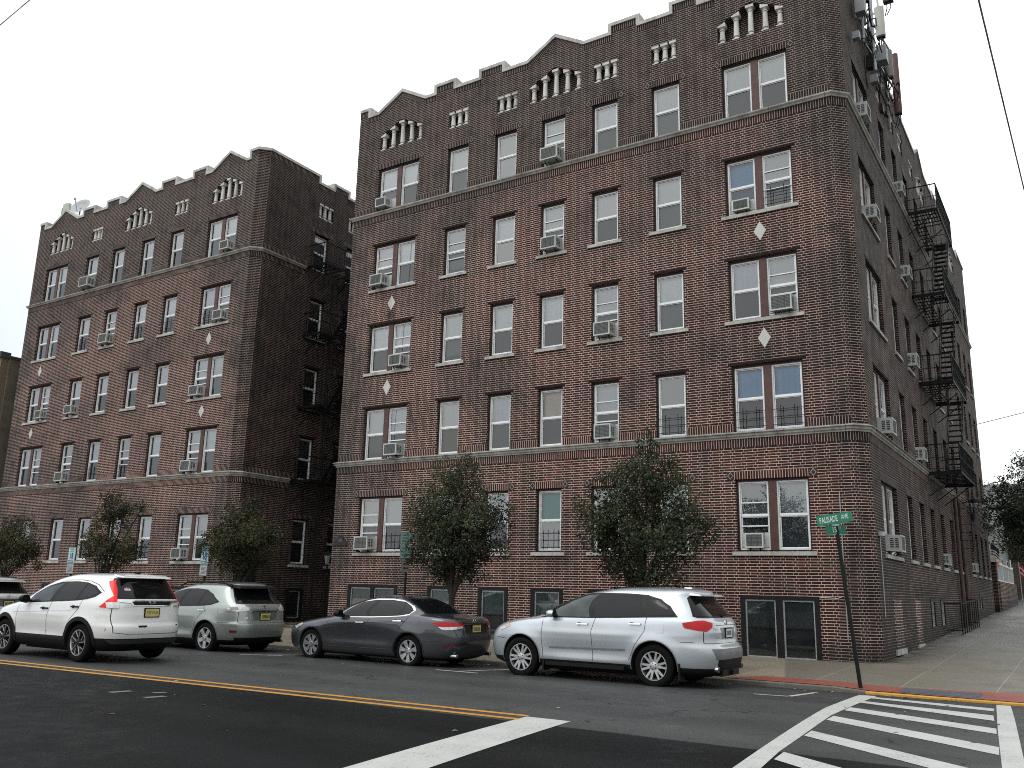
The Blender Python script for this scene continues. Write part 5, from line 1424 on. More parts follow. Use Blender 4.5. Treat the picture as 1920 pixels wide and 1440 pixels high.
def flag(x, y, z, w, h, cols, label, seed):
    e = empty('flag', (x, y, z-2.0), label, 'flag')
    m = MB(); m.cyl((x-.02, y, z-2.2), (x-.02, y, z+h+.1), .022, n=8); m.build('pole', GALV, e)
    m = MB(); nx = 14; rr = random.Random(seed)
    for j, mi in enumerate(cols):
        for i in range(nx):
            q = []
            for a, b in ((i, j), (i+1, j), (i+1, j+1), (i, j+1)):
                fx = a/nx; zz = z+h-h*b/len(cols)
                q.append((x+w*fx*.8, y+.10*math.sin(fx*8+b*.4)*fx, zz-.28*fx*fx))
            m.face(q[::-1], mi)
    m.build('cloth', [plain('flag_black', (.016,.017,.022), .8), plain('flag_white', (.58,.58,.58), .8), plain('flag_navy', (.02,.03,.10), .8), plain('flag_red', (.28,.03,.035), .8), plain('flag_orange', (.75,.20,.03), .7)], e, smooth=True)
flag(-4.33, 53.5, 3.98, .46, .62, [1,0,0,0,0,1,0,1,0], 'black and white striped flag above the brick pier', 2)
flag(-4.25, 53.3, 3.52, .30, .34, [4,4,4], 'bright orange cloth hanging beside the brick pier', 5)
flag(-3.30, 57.0, 2.95, .26, .70, [3,3,1,3,3,1,3,3], 'red and white striped flag under the side street tree', 7)
# iron areaway railing, wall lamp and cable coil on the side wall
fe = empty('areaway_railing', (-3.85, 36, .5), 'black iron areaway railing standing against the right side wall', 'railing')
m = MB()
for y in lin(33.4, 38.6, 8):
    z = walk_z(y); m.bar((-3.75,y,z-.05), (-3.75,y,z+1.05), .030)
m.bar((-3.75,33.4,walk_z(33.4)+1.0), (-3.75,38.6,walk_z(38.6)+1.0), .035); m.bar((-3.75,33.4,walk_z(33.4)+.15), (-3.75,38.6,walk_z(38.6)+.15), .035)
for y in (33.4, 38.6): m.bar((-3.75,y,walk_z(y)+1.0), (-4.2,y,walk_z(y)+1.0), .035); m.bar((-3.75,y,walk_z(y)+.15), (-4.2,y,walk_z(y)+.15), .035)
m.build('bars', IRON, fe)
e = empty('cable_coil', (-4.05, 43.2, 4.9), 'coil of black cable hung high on the side wall', 'cable coil')
m = MB(); rr = random.Random(4)
for k in range(7):
    r0 = .34+rr.uniform(-.05,.05); pts = [(-4.1+k*.012, 43.2+r0*math.cos(2*math.pi*i/18)+rr.uniform(-.02,.02), 5.3+r0*1.05*math.sin(2*math.pi*i/18)) for i in range(19)]
    m.tube(pts, .018, 5)
m.tube([(-4.1,43.2,5.6),(-4.0,41.0,5.75),(-4.0,36.4,5.4)], .015); m.tube([(-4.1,43.2,5.6),(-3.9,48,5.9),(-3.7,53,6.5)], .015); m.build('coil', CABLE, e)
e = empty('wall_lamp', (-4.1, 40.8, 5.35), 'black hooded lamp on a bracket of the side wall', 'wall lamp')
m = MB(); m.bar((-4.2,40.8,5.5), (-3.75,40.8,5.62), .05); m.lathe([(.02,.16),(.16,.10),(.22,-.02),(.20,-.03),(.02,-.02)], (-3.7,40.8,5.55), 14); m.build('hood', IRON, e)
m = MB(); m.lathe([(.01,0),(.10,-.02),(.09,-.08),(.01,-.1)], (-3.7,40.8,5.53), 12); m.build('lens', plain('lamp_lens', (.5,.52,.5), .3), e)
# courtyard lantern post
e = empty('lantern_post', (-25.4, 26.2, .25), 'dark lantern on a post in the courtyard gap between the buildings', 'lantern')
m = MB(); m.cyl((-25.4,26.2,.2), (-25.4,26.2,2.45), .05, .035, 10); m.lathe([(.12,0),(.10,.08),(.05,.12)], (-25.4,26.2,.2), 12); m.build('post', IRON, e)
m = MB(); m.lathe([(.07,0),(.13,.34)], (-25.4,26.2,2.45), 6); m.build('glass', plain('lantern_glass', (.24,.25,.24), .3), e)
m = MB(); m.lathe([(.15,.34),(.09,.44),(.02,.52),(.015,.60)], (-25.4,26.2,2.45), 6); m.build('cap', IRON, e)

# ------------------------------------------------------------------ building at the far left edge
e = empty('beige_building', (-50, 22.3, 0), 'plain beige building at the left edge beyond the left apartment building', 'building')
STUC = stone_mat('beige_stucco', (.185,.165,.125), (.115,.104,.084)); YB = plain('yellow_brick', (.17,.135,.085), .85, var=.25, scale=10)
m = MB(); m.box(-66,-44.40,22.55,42,-.3,12.3,0); m.build('wall', [STUC], e)
m = MB(); m.box(-66,-44.52,22.2,22.55,-.3,12.3,0); m.build('front_wall', YB, e)
m = MB(); m.box(-66.2,-44.35,22.5,42.2,12.3,12.44); m.box(-66.2,-44.45,22.1,22.6,12.3,12.6); m.build('coping', plain('dark_coping', (.055,.055,.058), .8), e)
e = empty('brick_rowhouse', (-80, 22.5, 0), 'brick house row far left along the avenue', 'building')
m = MB(); m.box(-110,-66.6,22.5,38,-.3,9.5); m.build('wall', BRICK, e, autouv=True)

# ------------------------------------------------------------------ leaves and grit in the gutter
mb = MB(); r = random.Random(77)
for i in range(900):
    if i < 560: x = r.uniform(-34, -2.0); y = KERB-abs(r.gauss(0, .16))-.02; z = road_z(y)
    elif i < 800: x = r.uniform(-34, -5.0); y = KERB+.2+abs(r.gauss(0, .8)); z = walk_z(y, x)
    else: x = r.uniform(-24, 0); y = r.uniform(6.5, 16.9); z = road_z(y)
    if y > 22: continue
    L = r.uniform(.02, .05); a = r.uniform(0, 6.28); c, s_ = math.cos(a)*L, math.sin(a)*L
    mb.face([(x-c,y-s_,z+.008),(x+s_*.5,y-c*.5,z+.006+r.random()*.012),(x+c,y+s_,z+.008),(x-s_*.5,y+c*.5,z+.006+r.random()*.012)], r.choice((0,0,0,1,2)))
tag(mb.build('leaf_litter', [plain('dead_leaf', (.055,.034,.018), .8, var=.4), plain('dry_leaf', (.12,.085,.045), .8, var=.4), plain('paper_scrap', (.34,.34,.33), .8)]), kind='stuff')
# ------------------------------------------------------------------ cars
def pchip(xs, ys):
    n = len(xs); h = [xs[i+1]-xs[i] for i in range(n-1)]; d = [(ys[i+1]-ys[i])/h[i] for i in range(n-1)]
    m = [d[0]]+[0]*(n-2)+[d[-1]]
    for i in range(1, n-1):
        if d[i-1]*d[i] > 0:
            w1, w2 = 2*h[i]+h[i-1], h[i]+2*h[i-1]; m[i] = (w1+w2)/(w1/d[i-1]+w2/d[i])
    def f(x):
        if x <= xs[0]: return ys[0]
        if x >= xs[-1]: return ys[-1]
        i = 0
        while xs[i+1] < x: i += 1
        t = (x-xs[i])/h[i]; t2 = t*t; t3 = t2*t
        return (2*t3-3*t2+1)*ys[i]+(t3-2*t2+t)*h[i]*m[i]+(-2*t3+3*t2)*ys[i+1]+(t3-t2)*h[i]*m[i+1]
    return f

def sg(v): return -1.0 if v < 0 else 1.0
class Body:
    """car body as a stack of rounded plan outlines; near side is -y, nose is -x"""
    def __init__(s, rows, wb, rw, nf=5.0, nr=6.0, flare=.022):
        z = [r[0] for r in rows]
        s.xf = pchip(z, [r[1] for r in rows]); s.xr = pchip(z, [r[2] for r in rows]); s.hw = pchip(z, [r[3] for r in rows])
        s.z0, s.z1 = z[0], z[-1]; s.wb = wb; s.rw = rw; s.nf = nf; s.nr = nr; s.flare = flare
        # even spacing along a nominal outline
        N = 4000; pts = []; s.th = []
        for i in range(N+1):
            t = -2*math.pi*i/N; c, sn = math.cos(t), math.sin(t); n = nr if c > 0 else nf
            pts.append((2.1*sg(c)*abs(c)**(2/n), .9*sg(sn)*abs(sn)**(2/n))); s.th.append(t)
        acc = [0.0]
        for a, b in zip(pts, pts[1:]): acc.append(acc[-1]+math.hypot(b[0]-a[0], b[1]-a[1]))
        s.acc = [a/acc[-1] for a in acc]
    def theta(s, q):
        q %= 1.0; lo, hi = 0, len(s.acc)-1
        while hi-lo > 1:
            m = (lo+hi)//2
            if s.acc[m] <= q: lo = m
            else: hi = m
        f = (q-s.acc[lo])/max(1e-12, s.acc[hi]-s.acc[lo])
        return s.th[lo]+(s.th[hi]-s.th[lo])*f
    def s_of_theta(s, t):
        f = (-t/(2*math.pi)) % 1.0*(len(s.th)-1); i = int(f); j = min(i+1, len(s.acc)-1)
        return s.acc[i]+(s.acc[j]-s.acc[i])*(f-i)
    def bulge(s, x, z):
        k = 0.0
        for xw in (-s.wb/2, s.wb/2):
            d = math.hypot(x-xw, z-s.rw)
            k += s.flare*math.exp(-((d-s.rw-.06)/.10)**2)
        mid = math.exp(-(x/(s.wb*.36))**4)
        k += mid*(-.020*math.exp(-((z-.56)/.13)**2)+.006*math.exp(-((z-.86)/.06)**2)+.010*math.exp(-((z-.40)/.06)**2))
        return k
    def P(s, q, z, off=0.0):
        t = s.theta(q); c, sn = math.cos(t), math.sin(t); n = s.nr if c > 0 else s.nf
        a, xm = (s.xr(z)-s.xf(z))/2, (s.xr(z)+s.xf(z))/2; b = s.hw(z)
        x = xm+(a+off)*sg(c)*abs(c)**(2/n); w = sg(sn)*abs(sn)**(2/n); y = (b+off)*w
        if z < 1.06: y += sg(y)*s.bulge(x, z)*abs(w)**6
        return Vector((x, y, z))
    def q_x(s, x, z, side=-1):
        a, xm = (s.xr(z)-s.xf(z))/2, (s.xr(z)+s.xf(z))/2; t = max(-.9999, min(.9999, (x-xm)/a))
        n = s.nr if t > 0 else s.nf; c = sg(t)*abs(t)**(n/2)
        return s.s_of_theta(side*math.acos(c))
    def q_y(s, y, z, rear=True):
        t = max(-.9999, min(.9999, y/s.hw(z))); n = s.nr if rear else s.nf
        sn = sg(t)*abs(t)**(n/2); th = math.asin(sn)
        return s.s_of_theta(th if rear else math.pi-th)
    def q(s, p):
        k, a, z = p
        if k == 'x': return s.q_x(a, z, -1)
        if k == 'X': return s.q_x(a, z, 1)
        if k == 'r': 
            v = s.q_y(a, z, True); return v-1 if v > .5 else v
        if k == 'f': return s.q_y(a, z, False)
    def side_y(s, x, z): return s.P(s.q_x(x, z), z).y
    def rear_x(s, y, z): return s.P(s.q_y(y, z), z).x
    def panel(s, pts, off, cell=.05):
        """mesh of a polygon given in body coordinates, lying on the skin"""
        L = 9.2
        uv = []
        for p in pts:
            q = s.q(p); uv.append([q, p[2]])
        for i in range(1, len(uv)):
            while uv[i][0]-uv[i-1][0] > .5: uv[i][0] -= 1
            while uv[i][0]-uv[i-1][0] < -.5: uv[i][0] += 1
        bm = bmesh.new(); bm.faces.new([bm.verts.new((q*L, z, 0)) for q, z in uv])
        for ax in (0, 1):
            vals = [v.co[ax] for v in bm.verts]; c = math.floor(min(vals)/cell)*cell+cell
            while c < max(vals)-1e-5:
                no = (1,0,0) if ax == 0 else (0,1,0); co = (c,0,0) if ax == 0 else (0,c,0)
                bmesh.ops.bisect_plane(bm, geom=bm.verts[:]+bm.edges[:]+bm.faces[:], plane_co=co, plane_no=no); c += cell
        bmesh.ops.triangulate(bm, faces=[f for f in bm.faces if len(f.verts) > 4])
        V = [s.P(v.co.x/L, v.co.y, off) for v in bm.verts]; bm.verts.index_update()
        F = [[v.index for v in f.verts] for f in bm.faces]
        bm.free()
        # face outward
        out = []
        for f in F:
            n = (V[f[1]]-V[f[0]]).cross(V[f[2]]-V[f[0]]); c = sum((V[i] for i in f), Vector())/len(f)
            ref = Vector((c.x*.35, c.y, .25*(c.z-.7)))
            if abs(c.x) > 2.0: ref = Vector((c.x, c.y, 0))
            out.append(f if n.dot(ref) >= 0 else f[::-1])
        return V, out

def smooth_poly(pts, it=1):
    for _ in range(it):
        o = []
        for i in range(len(pts)):
            a, b = pts[i], pts[(i+1) % len(pts)]
            if a[0] != b[0]: o += [a, b]; continue
            o += [(a[0], a[1]*.82+b[1]*.18, a[2]*.82+b[2]*.18), (a[0], a[1]*.18+b[1]*.82, a[2]*.18+b[2]*.82)]
        pts = o
    return pts

def paint(name, col, metal=.0, rough=.38, coat=1.0, flake=.06):
    t = NT(name); P = t.objpos(); x, y, z = t.sep(P)
    f = t.noise(260, 1, .5, P); g = t.noise(1.6, 3, .6, P)
    c = t.mix(t.rng(f, .3, .7), tuple(q*(1-flake) for q in col), tuple(min(1, q*(1+flake)) for q in col))
    # road film near the sills
    gr = t.m('MULTIPLY', t.rng(z, .25, .75, .55, 0), t.rng(g, .3, .7, .5, 1))
    c = t.mix(gr, c, (.045, .043, .040))
    return t.set(c, t.m('ADD', t.rng(g, .3, .7, rough-.05, rough+.05), t.m('MULTIPLY', gr, .3)), metal, .5, coat, .04)
TYRE = plain('tyre_rubber', (.0055,.0055,.0057), .85, spec=.12, var=.3, scale=20); CLAD = plain('black_cladding', (.0065,.0065,.007), .6, spec=.18, var=.25, scale=9)
WELL = plain('wheel_well', (.006,.006,.006), .95); ALLOY = plain('alloy', (.50,.51,.52), .28, .85, var=.08, scale=9); ALLOYD = plain('alloy_dark', (.016,.016,.017), .35, .3, var=.1)
CHROME = plain('chrome', (.62,.63,.64), .12, 1.0, var=.05); RUBBER = plain('window_seal', (.004,.004,.0045), .4, spec=.25)
CGLASS = plain('car_glass_dark', (.0045,.005,.006), .03, 0, .30, var=.1); CGLASSL = plain('car_glass_clear', (.040,.050,.052), .03, 0, .38, var=.6, scale=2.6)
REDL = plain('tail_red', (.42,.005,.009), .2, 0, .35, var=.25, scale=16); CLEARL = plain('lamp_clear', (.55,.56,.57), .10, .35, .6, var=.35, scale=22, coat=1.0)
REDD = plain('reflector_red', (.13,.010,.014), .2, 0, .5, var=.15); AMBER = plain('lamp_amber', (.62,.30,.17), .15, 0, .5, var=.15, coat=.8)
SEAM = plain('panel_gap', (.02,.02,.021), .7); PLATEY = plain('plate_yellow', (.55,.49,.16), .4, var=.15, scale=12); PLATEW = plain('plate_white', (.6,.62,.64), .4, var=.1); PINK = plain('sticker_pink', (.62,.42,.47), .5)
def lit_red():
    t = NT('tail_red_lit'); t.set((.50,.004,.008), .2, 0, .3)
    t.b.inputs['Emission Color'].default_value = (1, .005, .008, 1); t.b.inputs['Emission Strength'].default_value = .30
    return t.mat
REDLIT = lit_red()
def mesh_obj(name, V, F, mats, parent, smooth=True, angle=None, mi=None):
    me = D.meshes.new(name); me.from_pydata([tuple(v) for v in V], [], F)
    for m in (mats if isinstance(mats, list) else [mats]): me.materials.append(m)
    if mi: me.polygons.foreach_set('material_index', mi)
    if smooth: me.polygons.foreach_set('use_smooth', [True]*len(F))
    if angle: me.set_sharp_from_angle(angle=R(angle))
    me.update(); o = link(D.objects.new(name, me))
    if parent: o.parent = parent
    ORG[o.name] = Vector((0,0,0))
    return o

def body_mesh(car, B, pm, clad, wells, arch=.055, n=150, hole=None):
    zs = []; z = B.z0
    while z < B.z1-1e-6: zs.append(z); z += .02 if z < 1.0 else .0125
    zs.append(B.z1)
    V = []; F = []; MI = []
    for z in zs:
        for i in range(n): V.append(B.P(i/n, z))
    for k in range(len(zs)-1):
        zc = (zs[k]+zs[k+1])/2
        for i in range(n):
            j = (i+1) % n
            F.append([k*n+j, k*n+i, (k+1)*n+i, (k+1)*n+j]); c = (V[F[-1][0]]+V[F[-1][2]])/2
            MI.append(1 if clad(c) else 0)
    F.append(list(range(n))); MI.append(1); F.append([(len(zs)-1)*n+i for i in reversed(range(n))]); MI.append(0)
    o = mesh_obj('body', V, F, [pm, CLAD, WELL], None, mi=MI)
    dg = bpy.context.evaluated_depsgraph_get()
    cut = MB()
    for xw in (-B.wb/2, B.wb/2):
        for s in (-1, 1):
            cut.cyl((xw, s*1.3, B.rw), (xw, s*(B.hw(.5)-.36), B.rw), B.rw+arch, n=56, mi=2)
            cut.hexa([(xw-B.rw-arch+.002,s*1.3,-.2),(xw+B.rw+arch-.002,s*1.3,-.2),(xw+B.rw+arch-.002,s*(B.hw(.5)-.35),-.2),(xw-B.rw-arch+.002,s*(B.hw(.5)-.35),-.2)],
                     [(xw-B.rw-arch+.002,s*1.3,B.rw*.9),(xw+B.rw+arch-.002,s*1.3,B.rw*.9),(xw+B.rw+arch-.002,s*(B.hw(.5)-.35),B.rw*.9),(xw-B.rw-arch+.002,s*(B.hw(.5)-.35),B.rw*.9)], 2)
    # union of wedge and cylinder kept simple: apply one after the other
    c = cut.build('cutter', [pm, CLAD, WELL], origin=(0,0,0))
    bm = bmesh.new(); bm.from_mesh(c.data); bmesh.ops.recalc_face_normals(bm, faces=bm.faces); bm.to_mesh(c.data); bm.free()
    md = o.modifiers.new('wells', 'BOOLEAN'); md.operation = 'DIFFERENCE'; md.object = c; md.solver = 'EXACT'; md.use_self = True
    dg.update(); dg = bpy.context.evaluated_depsgraph_get()
    me = D.meshes.new_from_object(o.evaluated_get(dg)); me.name = 'body'
    D.objects.remove(c); D.objects.remove(o)
    me.polygons.foreach_set('use_smooth', [True]*len(me.polygons)); me.set_sharp_from_angle(angle=R(38))
    r = link(D.objects.new('body', me)); r.parent = car; ORG[r.name] = Vector((0,0,0))
    return r

def seam(B, pts, w, off):
    """thin strip following a polyline on the skin"""
    V = []; F = []
    pp = []
    for a, b in zip(pts, pts[1:]):
        k = max(2, int(math.hypot(b[1]-a[1], b[2]-a[2])/.04))
        for i in range(k): f = i/k; pp.append((a[0], a[1]+(b[1]-a[1])*f, a[2]+(b[2]-a[2])*f))
    pp.append(pts[-1])
    for i, p in enumerate(pp):
        a, b = pp[max(0, i-1)], pp[min(len(pp)-1, i+1)]
        d = Vector((b[1]-a[1], b[2]-a[2])); d.normalize(); nx, nz = -d.y*w/2, d.x*w/2
        for s in (-1, 1):
            z = p[2]+s*nz; V.append(B.P(B.q((p[0], p[1]+s*nx, z)), z, off))
        if i: 
            k = 2*i; F.append([k-2, k, k+1, k-1])
    out = []
    for f in F:
        nn = (V[f[1]]-V[f[0]]).cross(V[f[2]]-V[f[0]]); c = V[f[0]]
        out.append(f if nn.dot(Vector((c.x*.35 if abs(c.x) < 2.2 else c.x, c.y, 0))) >= 0 else f[::-1])
    return V, out

def arch_lip(car, B, w, mat):
    '''band round each wheel opening, lying on the skin'''
    ps = []
    for xw in (-B.wb/2, B.wb/2):
        r = B.rw+.056+w/2
        a0 = math.degrees(math.asin(max(-1, (.30-B.rw)/r)))
        l = [('x', xw+r*math.cos(R(a)), B.rw+r*math.sin(R(a))) for a in lin(a0, 180-a0, 30)]
        ps += [seam(B, l, w, .007), seam(B, [('X', a, z) for k, a, z in l], w, .007)]
    for V, F in ps: mesh_obj('arch_lip', V, F, mat, car)

def join(parts):
    V = []; F = []
    for v, f in parts:
        b = len(V); V += v; F += [[b+i for i in q] for q in f]
    return V, F

def wheel(car, x, y, r, wdt, rr, design, near):
    """tyre with its rim; y is the outer face, side -1 for the near side"""
    s = -1 if near else 1
    M = Matrix.Translation((x, y, r)) @ (Matrix.Identity(4) if near else Matrix.Rotation(R(180), 4, 'Z'))
    t = MB(M)
    prof = [(rr-.02, wdt-.03), (rr+.01, wdt-.005), (r*.86, wdt), (r*.965, wdt-.02), (r, wdt-.045), (r+.001, wdt*.5), (r, .045), (r*.965, .02), (r*.90, .006), (r*.82, .0), (rr+.018, .008), (rr+.004, .018), (rr-.012, .03)]
    t.lathe([(a, b) for a, b in prof], (0,0,0), 40, 0, 'y')
    for g in (.3, .5, .7): t.lathe([(r+.0015, wdt*g-.006), (r+.002, wdt*g), (r+.0015, wdt*g+.006)], (0,0,0), 40, 0, 'y')
    w = t.build('wheel', TYRE, car, smooth=True, angle=40)
    m = MB(M)
    m.lathe([(rr+.006,.012),(rr+.004,.004),(rr-.008,.004),(rr-.016,.02),(rr-.024,.06),(rr-.04,.15)], (0,0,0), 40, 0, 'y')
    m.lathe([(rr-.02,.13),(.001,.13)], (0,0,0), 24, 2, 'y')           # dark void behind
    m.lathe([(.135,.10),(.135,.115),(.05,.10)], (0,0,0), 24, 2, 'y')
    def spoke(a0, r0, r1, w0, w1, d0, d1, mi, th=.03, skew=0.0):
        ca, sa = math.cos(a0), math.sin(a0); cb, sb = math.cos(a0+skew), math.sin(a0+skew)
        def pt(rad, off, dep, c, s_): return (rad*c-off*s_, dep, rad*s_+off*c)
        f = [pt(r0,-w0,d0,ca,sa), pt(r1,-w1,d1,cb,sb), pt(r1,w1,d1,cb,sb), pt(r0,w0,d0,ca,sa)]
        k = [(p[0]*.99, p[1]+th, p[2]*.99) for p in f]
        e = .004
        f2 = [pt(r0,-w0+e,d0-.006,ca,sa), pt(r1,-w1+e*.5,d1-.006,cb,sb), pt(r1,w1-e*.5,d1-.006,cb,sb), pt(r0,w0-e,d0-.006,ca,sa)]
        m.face(f2, mi)
        for i in range(4): j = (i+1) % 4; m.face([f2[j],f2[i],f[i],f[j]], mi); m.face([f[j],f[i],k[i],k[j]], mi)
    n = design['n']
    for i in range(n):
        a = 2*math.pi*i/n+design.get('a0', .3)
        if design['k'] == 'single': spoke(a, .05, rr-.012, design['w0'], design['w1'], .018, .012, 0)
        elif design['k'] == 'twin':
            g = design['gap']
            for q in (-1, 1): spoke(a+q*g, .05, rr-.012, design['w0'], design['w1'], .018, .012, 0)
        elif design['k'] == 'swirl':
            spoke(a, .045, rr-.012, .030, .040, .024, .016, 1)
            spoke(a-.10, .05, rr-.014, .0075, .0075, .010, .006, 0, .01, .02)
            spoke(a+.34, .11, rr-.014, .0075, .0075, .012, .006, 0, .01, .16)
    m.lathe([(.072,.03),(.070,.008),(.05,.004),(.001,.004)], (0,0,0), 20, 1 if design['k'] == 'swirl' else 0, 'y')
    for i in range(5):
        a = 2*math.pi*i/5+.6; m.cyl((.052*math.cos(a),.012,.052*math.sin(a)), (.052*math.cos(a),-.002,.052*math.sin(a)), .011, n=8, mi=1)
    m.build('rim', [ALLOY, ALLOYD, WELL], w, smooth=True, angle=30)
    return w

def car_parts(car, B, sp):
    pm = sp['paint']
    def glass(pts, mat, off=.006, nm='window', seal=None):
        V, F = B.panel(pts, off); return mesh_obj(nm, V, F, mat, car)
    def mirror_pts(pts): return [({'x':'X'}.get(k, k), -a if k in 'rf' else a, z) for k, a, z in pts]
    X = lambda l: [('x', a, z) for a, z in l]
    # glasshouse surround and glass on both flanks
    for pt in (X(sp['dlo']), mirror_pts(X(sp['dlo']))): mesh_obj('window_surround', *B.panel(pt, .003), sp.get('surround', RUBBER), car)
    if 'dlo_inner' in sp:
        for pt in (X(sp['dlo_inner']), mirror_pts(X(sp['dlo_inner']))): mesh_obj('window_seal', *B.panel(pt, .0045), RUBBER, car)
    for i, w in enumerate(sp['win']):
        for pts in (X(w), mirror_pts(X(w))): glass(pts, sp['glass'][i])
    # windscreen and rear window
    glass([('f', y, z) for y, z in sp['screen']], CGLASS, .004, 'windscreen')
    V, F = B.panel(sp['rear_seal'], .004) if 'rear_seal' in sp else (None, None)
    if V: mesh_obj('rear_window_seal', V, F, RUBBER, car)
    glass(sp['rear_glass'], CGLASS, .007, 'rear_window')
    # panel gaps
    ps = []
    for l in sp['seams']: ps += [seam(B, X(l), .009, .0022), seam(B, mirror_pts(X(l)), .009, .0022)]
    for l in sp.get('rear_seams', []): ps.append(seam(B, l, .009, .0022))
    V, F = join(ps); mesh_obj('panel_gap', V, F, SEAM, car)
    for nm, mat, off, polys in sp['patches']:
        for pts in polys:
            V, F = B.panel(pts, off); mesh_obj(nm, V, F, mat, car)
    for nm, mat, w, off, l in sp.get('strips', []):
        for pt in (X(l), mirror_pts(X(l))): mesh_obj(nm, *seam(B, pt, w, off), mat, car)
    # door handles
    for (x, z) in sp['handles']:
        for s in (-1, 1):
            y = B.side_y(x, z); m = MB(Matrix.Translation((x, s*abs(y), z)) @ (Matrix.Identity(4) if s < 0 else Matrix.Rotation(R(180), 4, 'Z')))
            m.hexa([(-.115,-.034,-.014),(.115,-.034,-.010),(.115,-.004,-.010),(-.115,-.004,-.014)], [(-.115,-.030,.013),(.115,-.030,.016),(.115,-.004,.016),(-.115,-.004,.013)])
            m.box(-.10,-.03,-.004,.004,-.028,.024, 1); m.build('door_handle', [sp['handle_mat'], CLAD], car)
    # mirrors
    x, z = sp['mirror']
    for s in (-1, 1):
        y = abs(B.side_y(x, z)); m = MB()
        V = []; F = []; nn = 12
        rings = [(.0,.35),(.03,.82),(.08,1.0),(.14,.92),(.165,.86)]
        for dx, k in rings:
            for i in range(nn):
                a = 2*math.pi*i/nn; V.append(Vector((x-.10+dx*1.0, s*(y+.135+.105*k*math.cos(a)), z+.075*k*math.sin(a)+.045)))
        for k in range(len(rings)-1):
            for i in range(nn):
                j = (i+1) % nn; f = [k*nn+i, k*nn+j, (k+1)*nn+j, (k+1)*nn+i]; F.append(f if s > 0 else f[::-1])
        F.append(list(range(nn)) if s < 0 else list(reversed(range(nn)))); F.append([(len(rings)-1)*nn+i for i in (reversed(range(nn)) if s < 0 else range(nn))])
        mo = mesh_obj('wing_mirror', V, F, sp.get('mirror_mat', pm), car, angle=40)
        m.hexa([(x-.02,s*(y-.03),z-.02),(x+.06,s*(y-.03),z-.02),(x+.05,s*(y+.07),z+.0),(x-.02,s*(y+.07),z+.0)], [(x-.02,s*(y-.04),z+.03),(x+.06,s*(y-.04),z+.03),(x+.05,s*(y+.07),z+.03),(x-.02,s*(y+.07),z+.03)]); m.build('mirror_stalk', CLAD, mo)
        gm = MB(); gm.lathe([(.001,0),(.085,0)], (x+.066, s*(y+.135), z+.045), 12, 0, 'x'); gm.build('mirror_glass', CGLASS, mo)
    # wheels
    for xw in (-B.wb/2, B.wb/2):
        for s in (-1, 1):
            wheel(car, xw, s*sp['track'], B.rw, .235, sp['rim_r'], sp['rim'], s < 0)
    # underside mass and exhaust
    m = MB(); m.box(-B.wb/2+.45, B.wb/2-.45, -.62, .62, .17, .42); m.box(-B.wb/2-.35, B.wb/2+.45, -.42, .42, .22, .42)
    for xw in (-B.wb/2, B.wb/2): m.cyl((xw,-.7,B.rw*.9), (xw,.7,B.rw*.9), .06, n=10)
    m.build('underbody', WELL, car)
    for (x, y, z, r) in sp.get('exhaust', []):
        m = MB(); m.lathe([(r*.8,-.3),(r,-.18),(r,.0),(r*.86,.0),(r*.8,-.05),(.001,-.06)], (x,y,z), 16, 0, 'x'); m.build('exhaust_tip', CHROME, car, smooth=True, angle=40)
    # number plate
    py, pz, pmat, body, dx = sp['plate']
    x = B.rear_x(py, pz)+dx
    m = MB(); m.box(x-.02, x+.004, py-.17, py+.17, pz-.09, pz+.09, 0); m.ring(0,0,0,0,0,0,0) if False else None
    pl = m.build('number_plate', CLAD, car)
    m = MB(); m.box(x+.0045, x+.007, py-.150, py+.150, pz-.072, pz+.072); f = m.build('plate_face', pmat, pl)
    MM = Matrix.Translation((x+.0095, py, pz)) @ Matrix.Rotation(R(90), 4, 'Z') @ rotx90()
    if body: text_part(body, .092, INK, pl, MM @ Matrix.Translation((0,.002,0)), 'plate_text', xs=.74)
    else:
        m = MB(); r_ = random.Random(int(px_*10)+int(pz*100)); y = py-.12
        while y < py+.11: w = r_.uniform(.02,.032); m.box(x+.0072,x+.0085,y,y+w,pz-.04,pz+.04); y += w+.011
        m.build('plate_text', INK, pl)
    return car

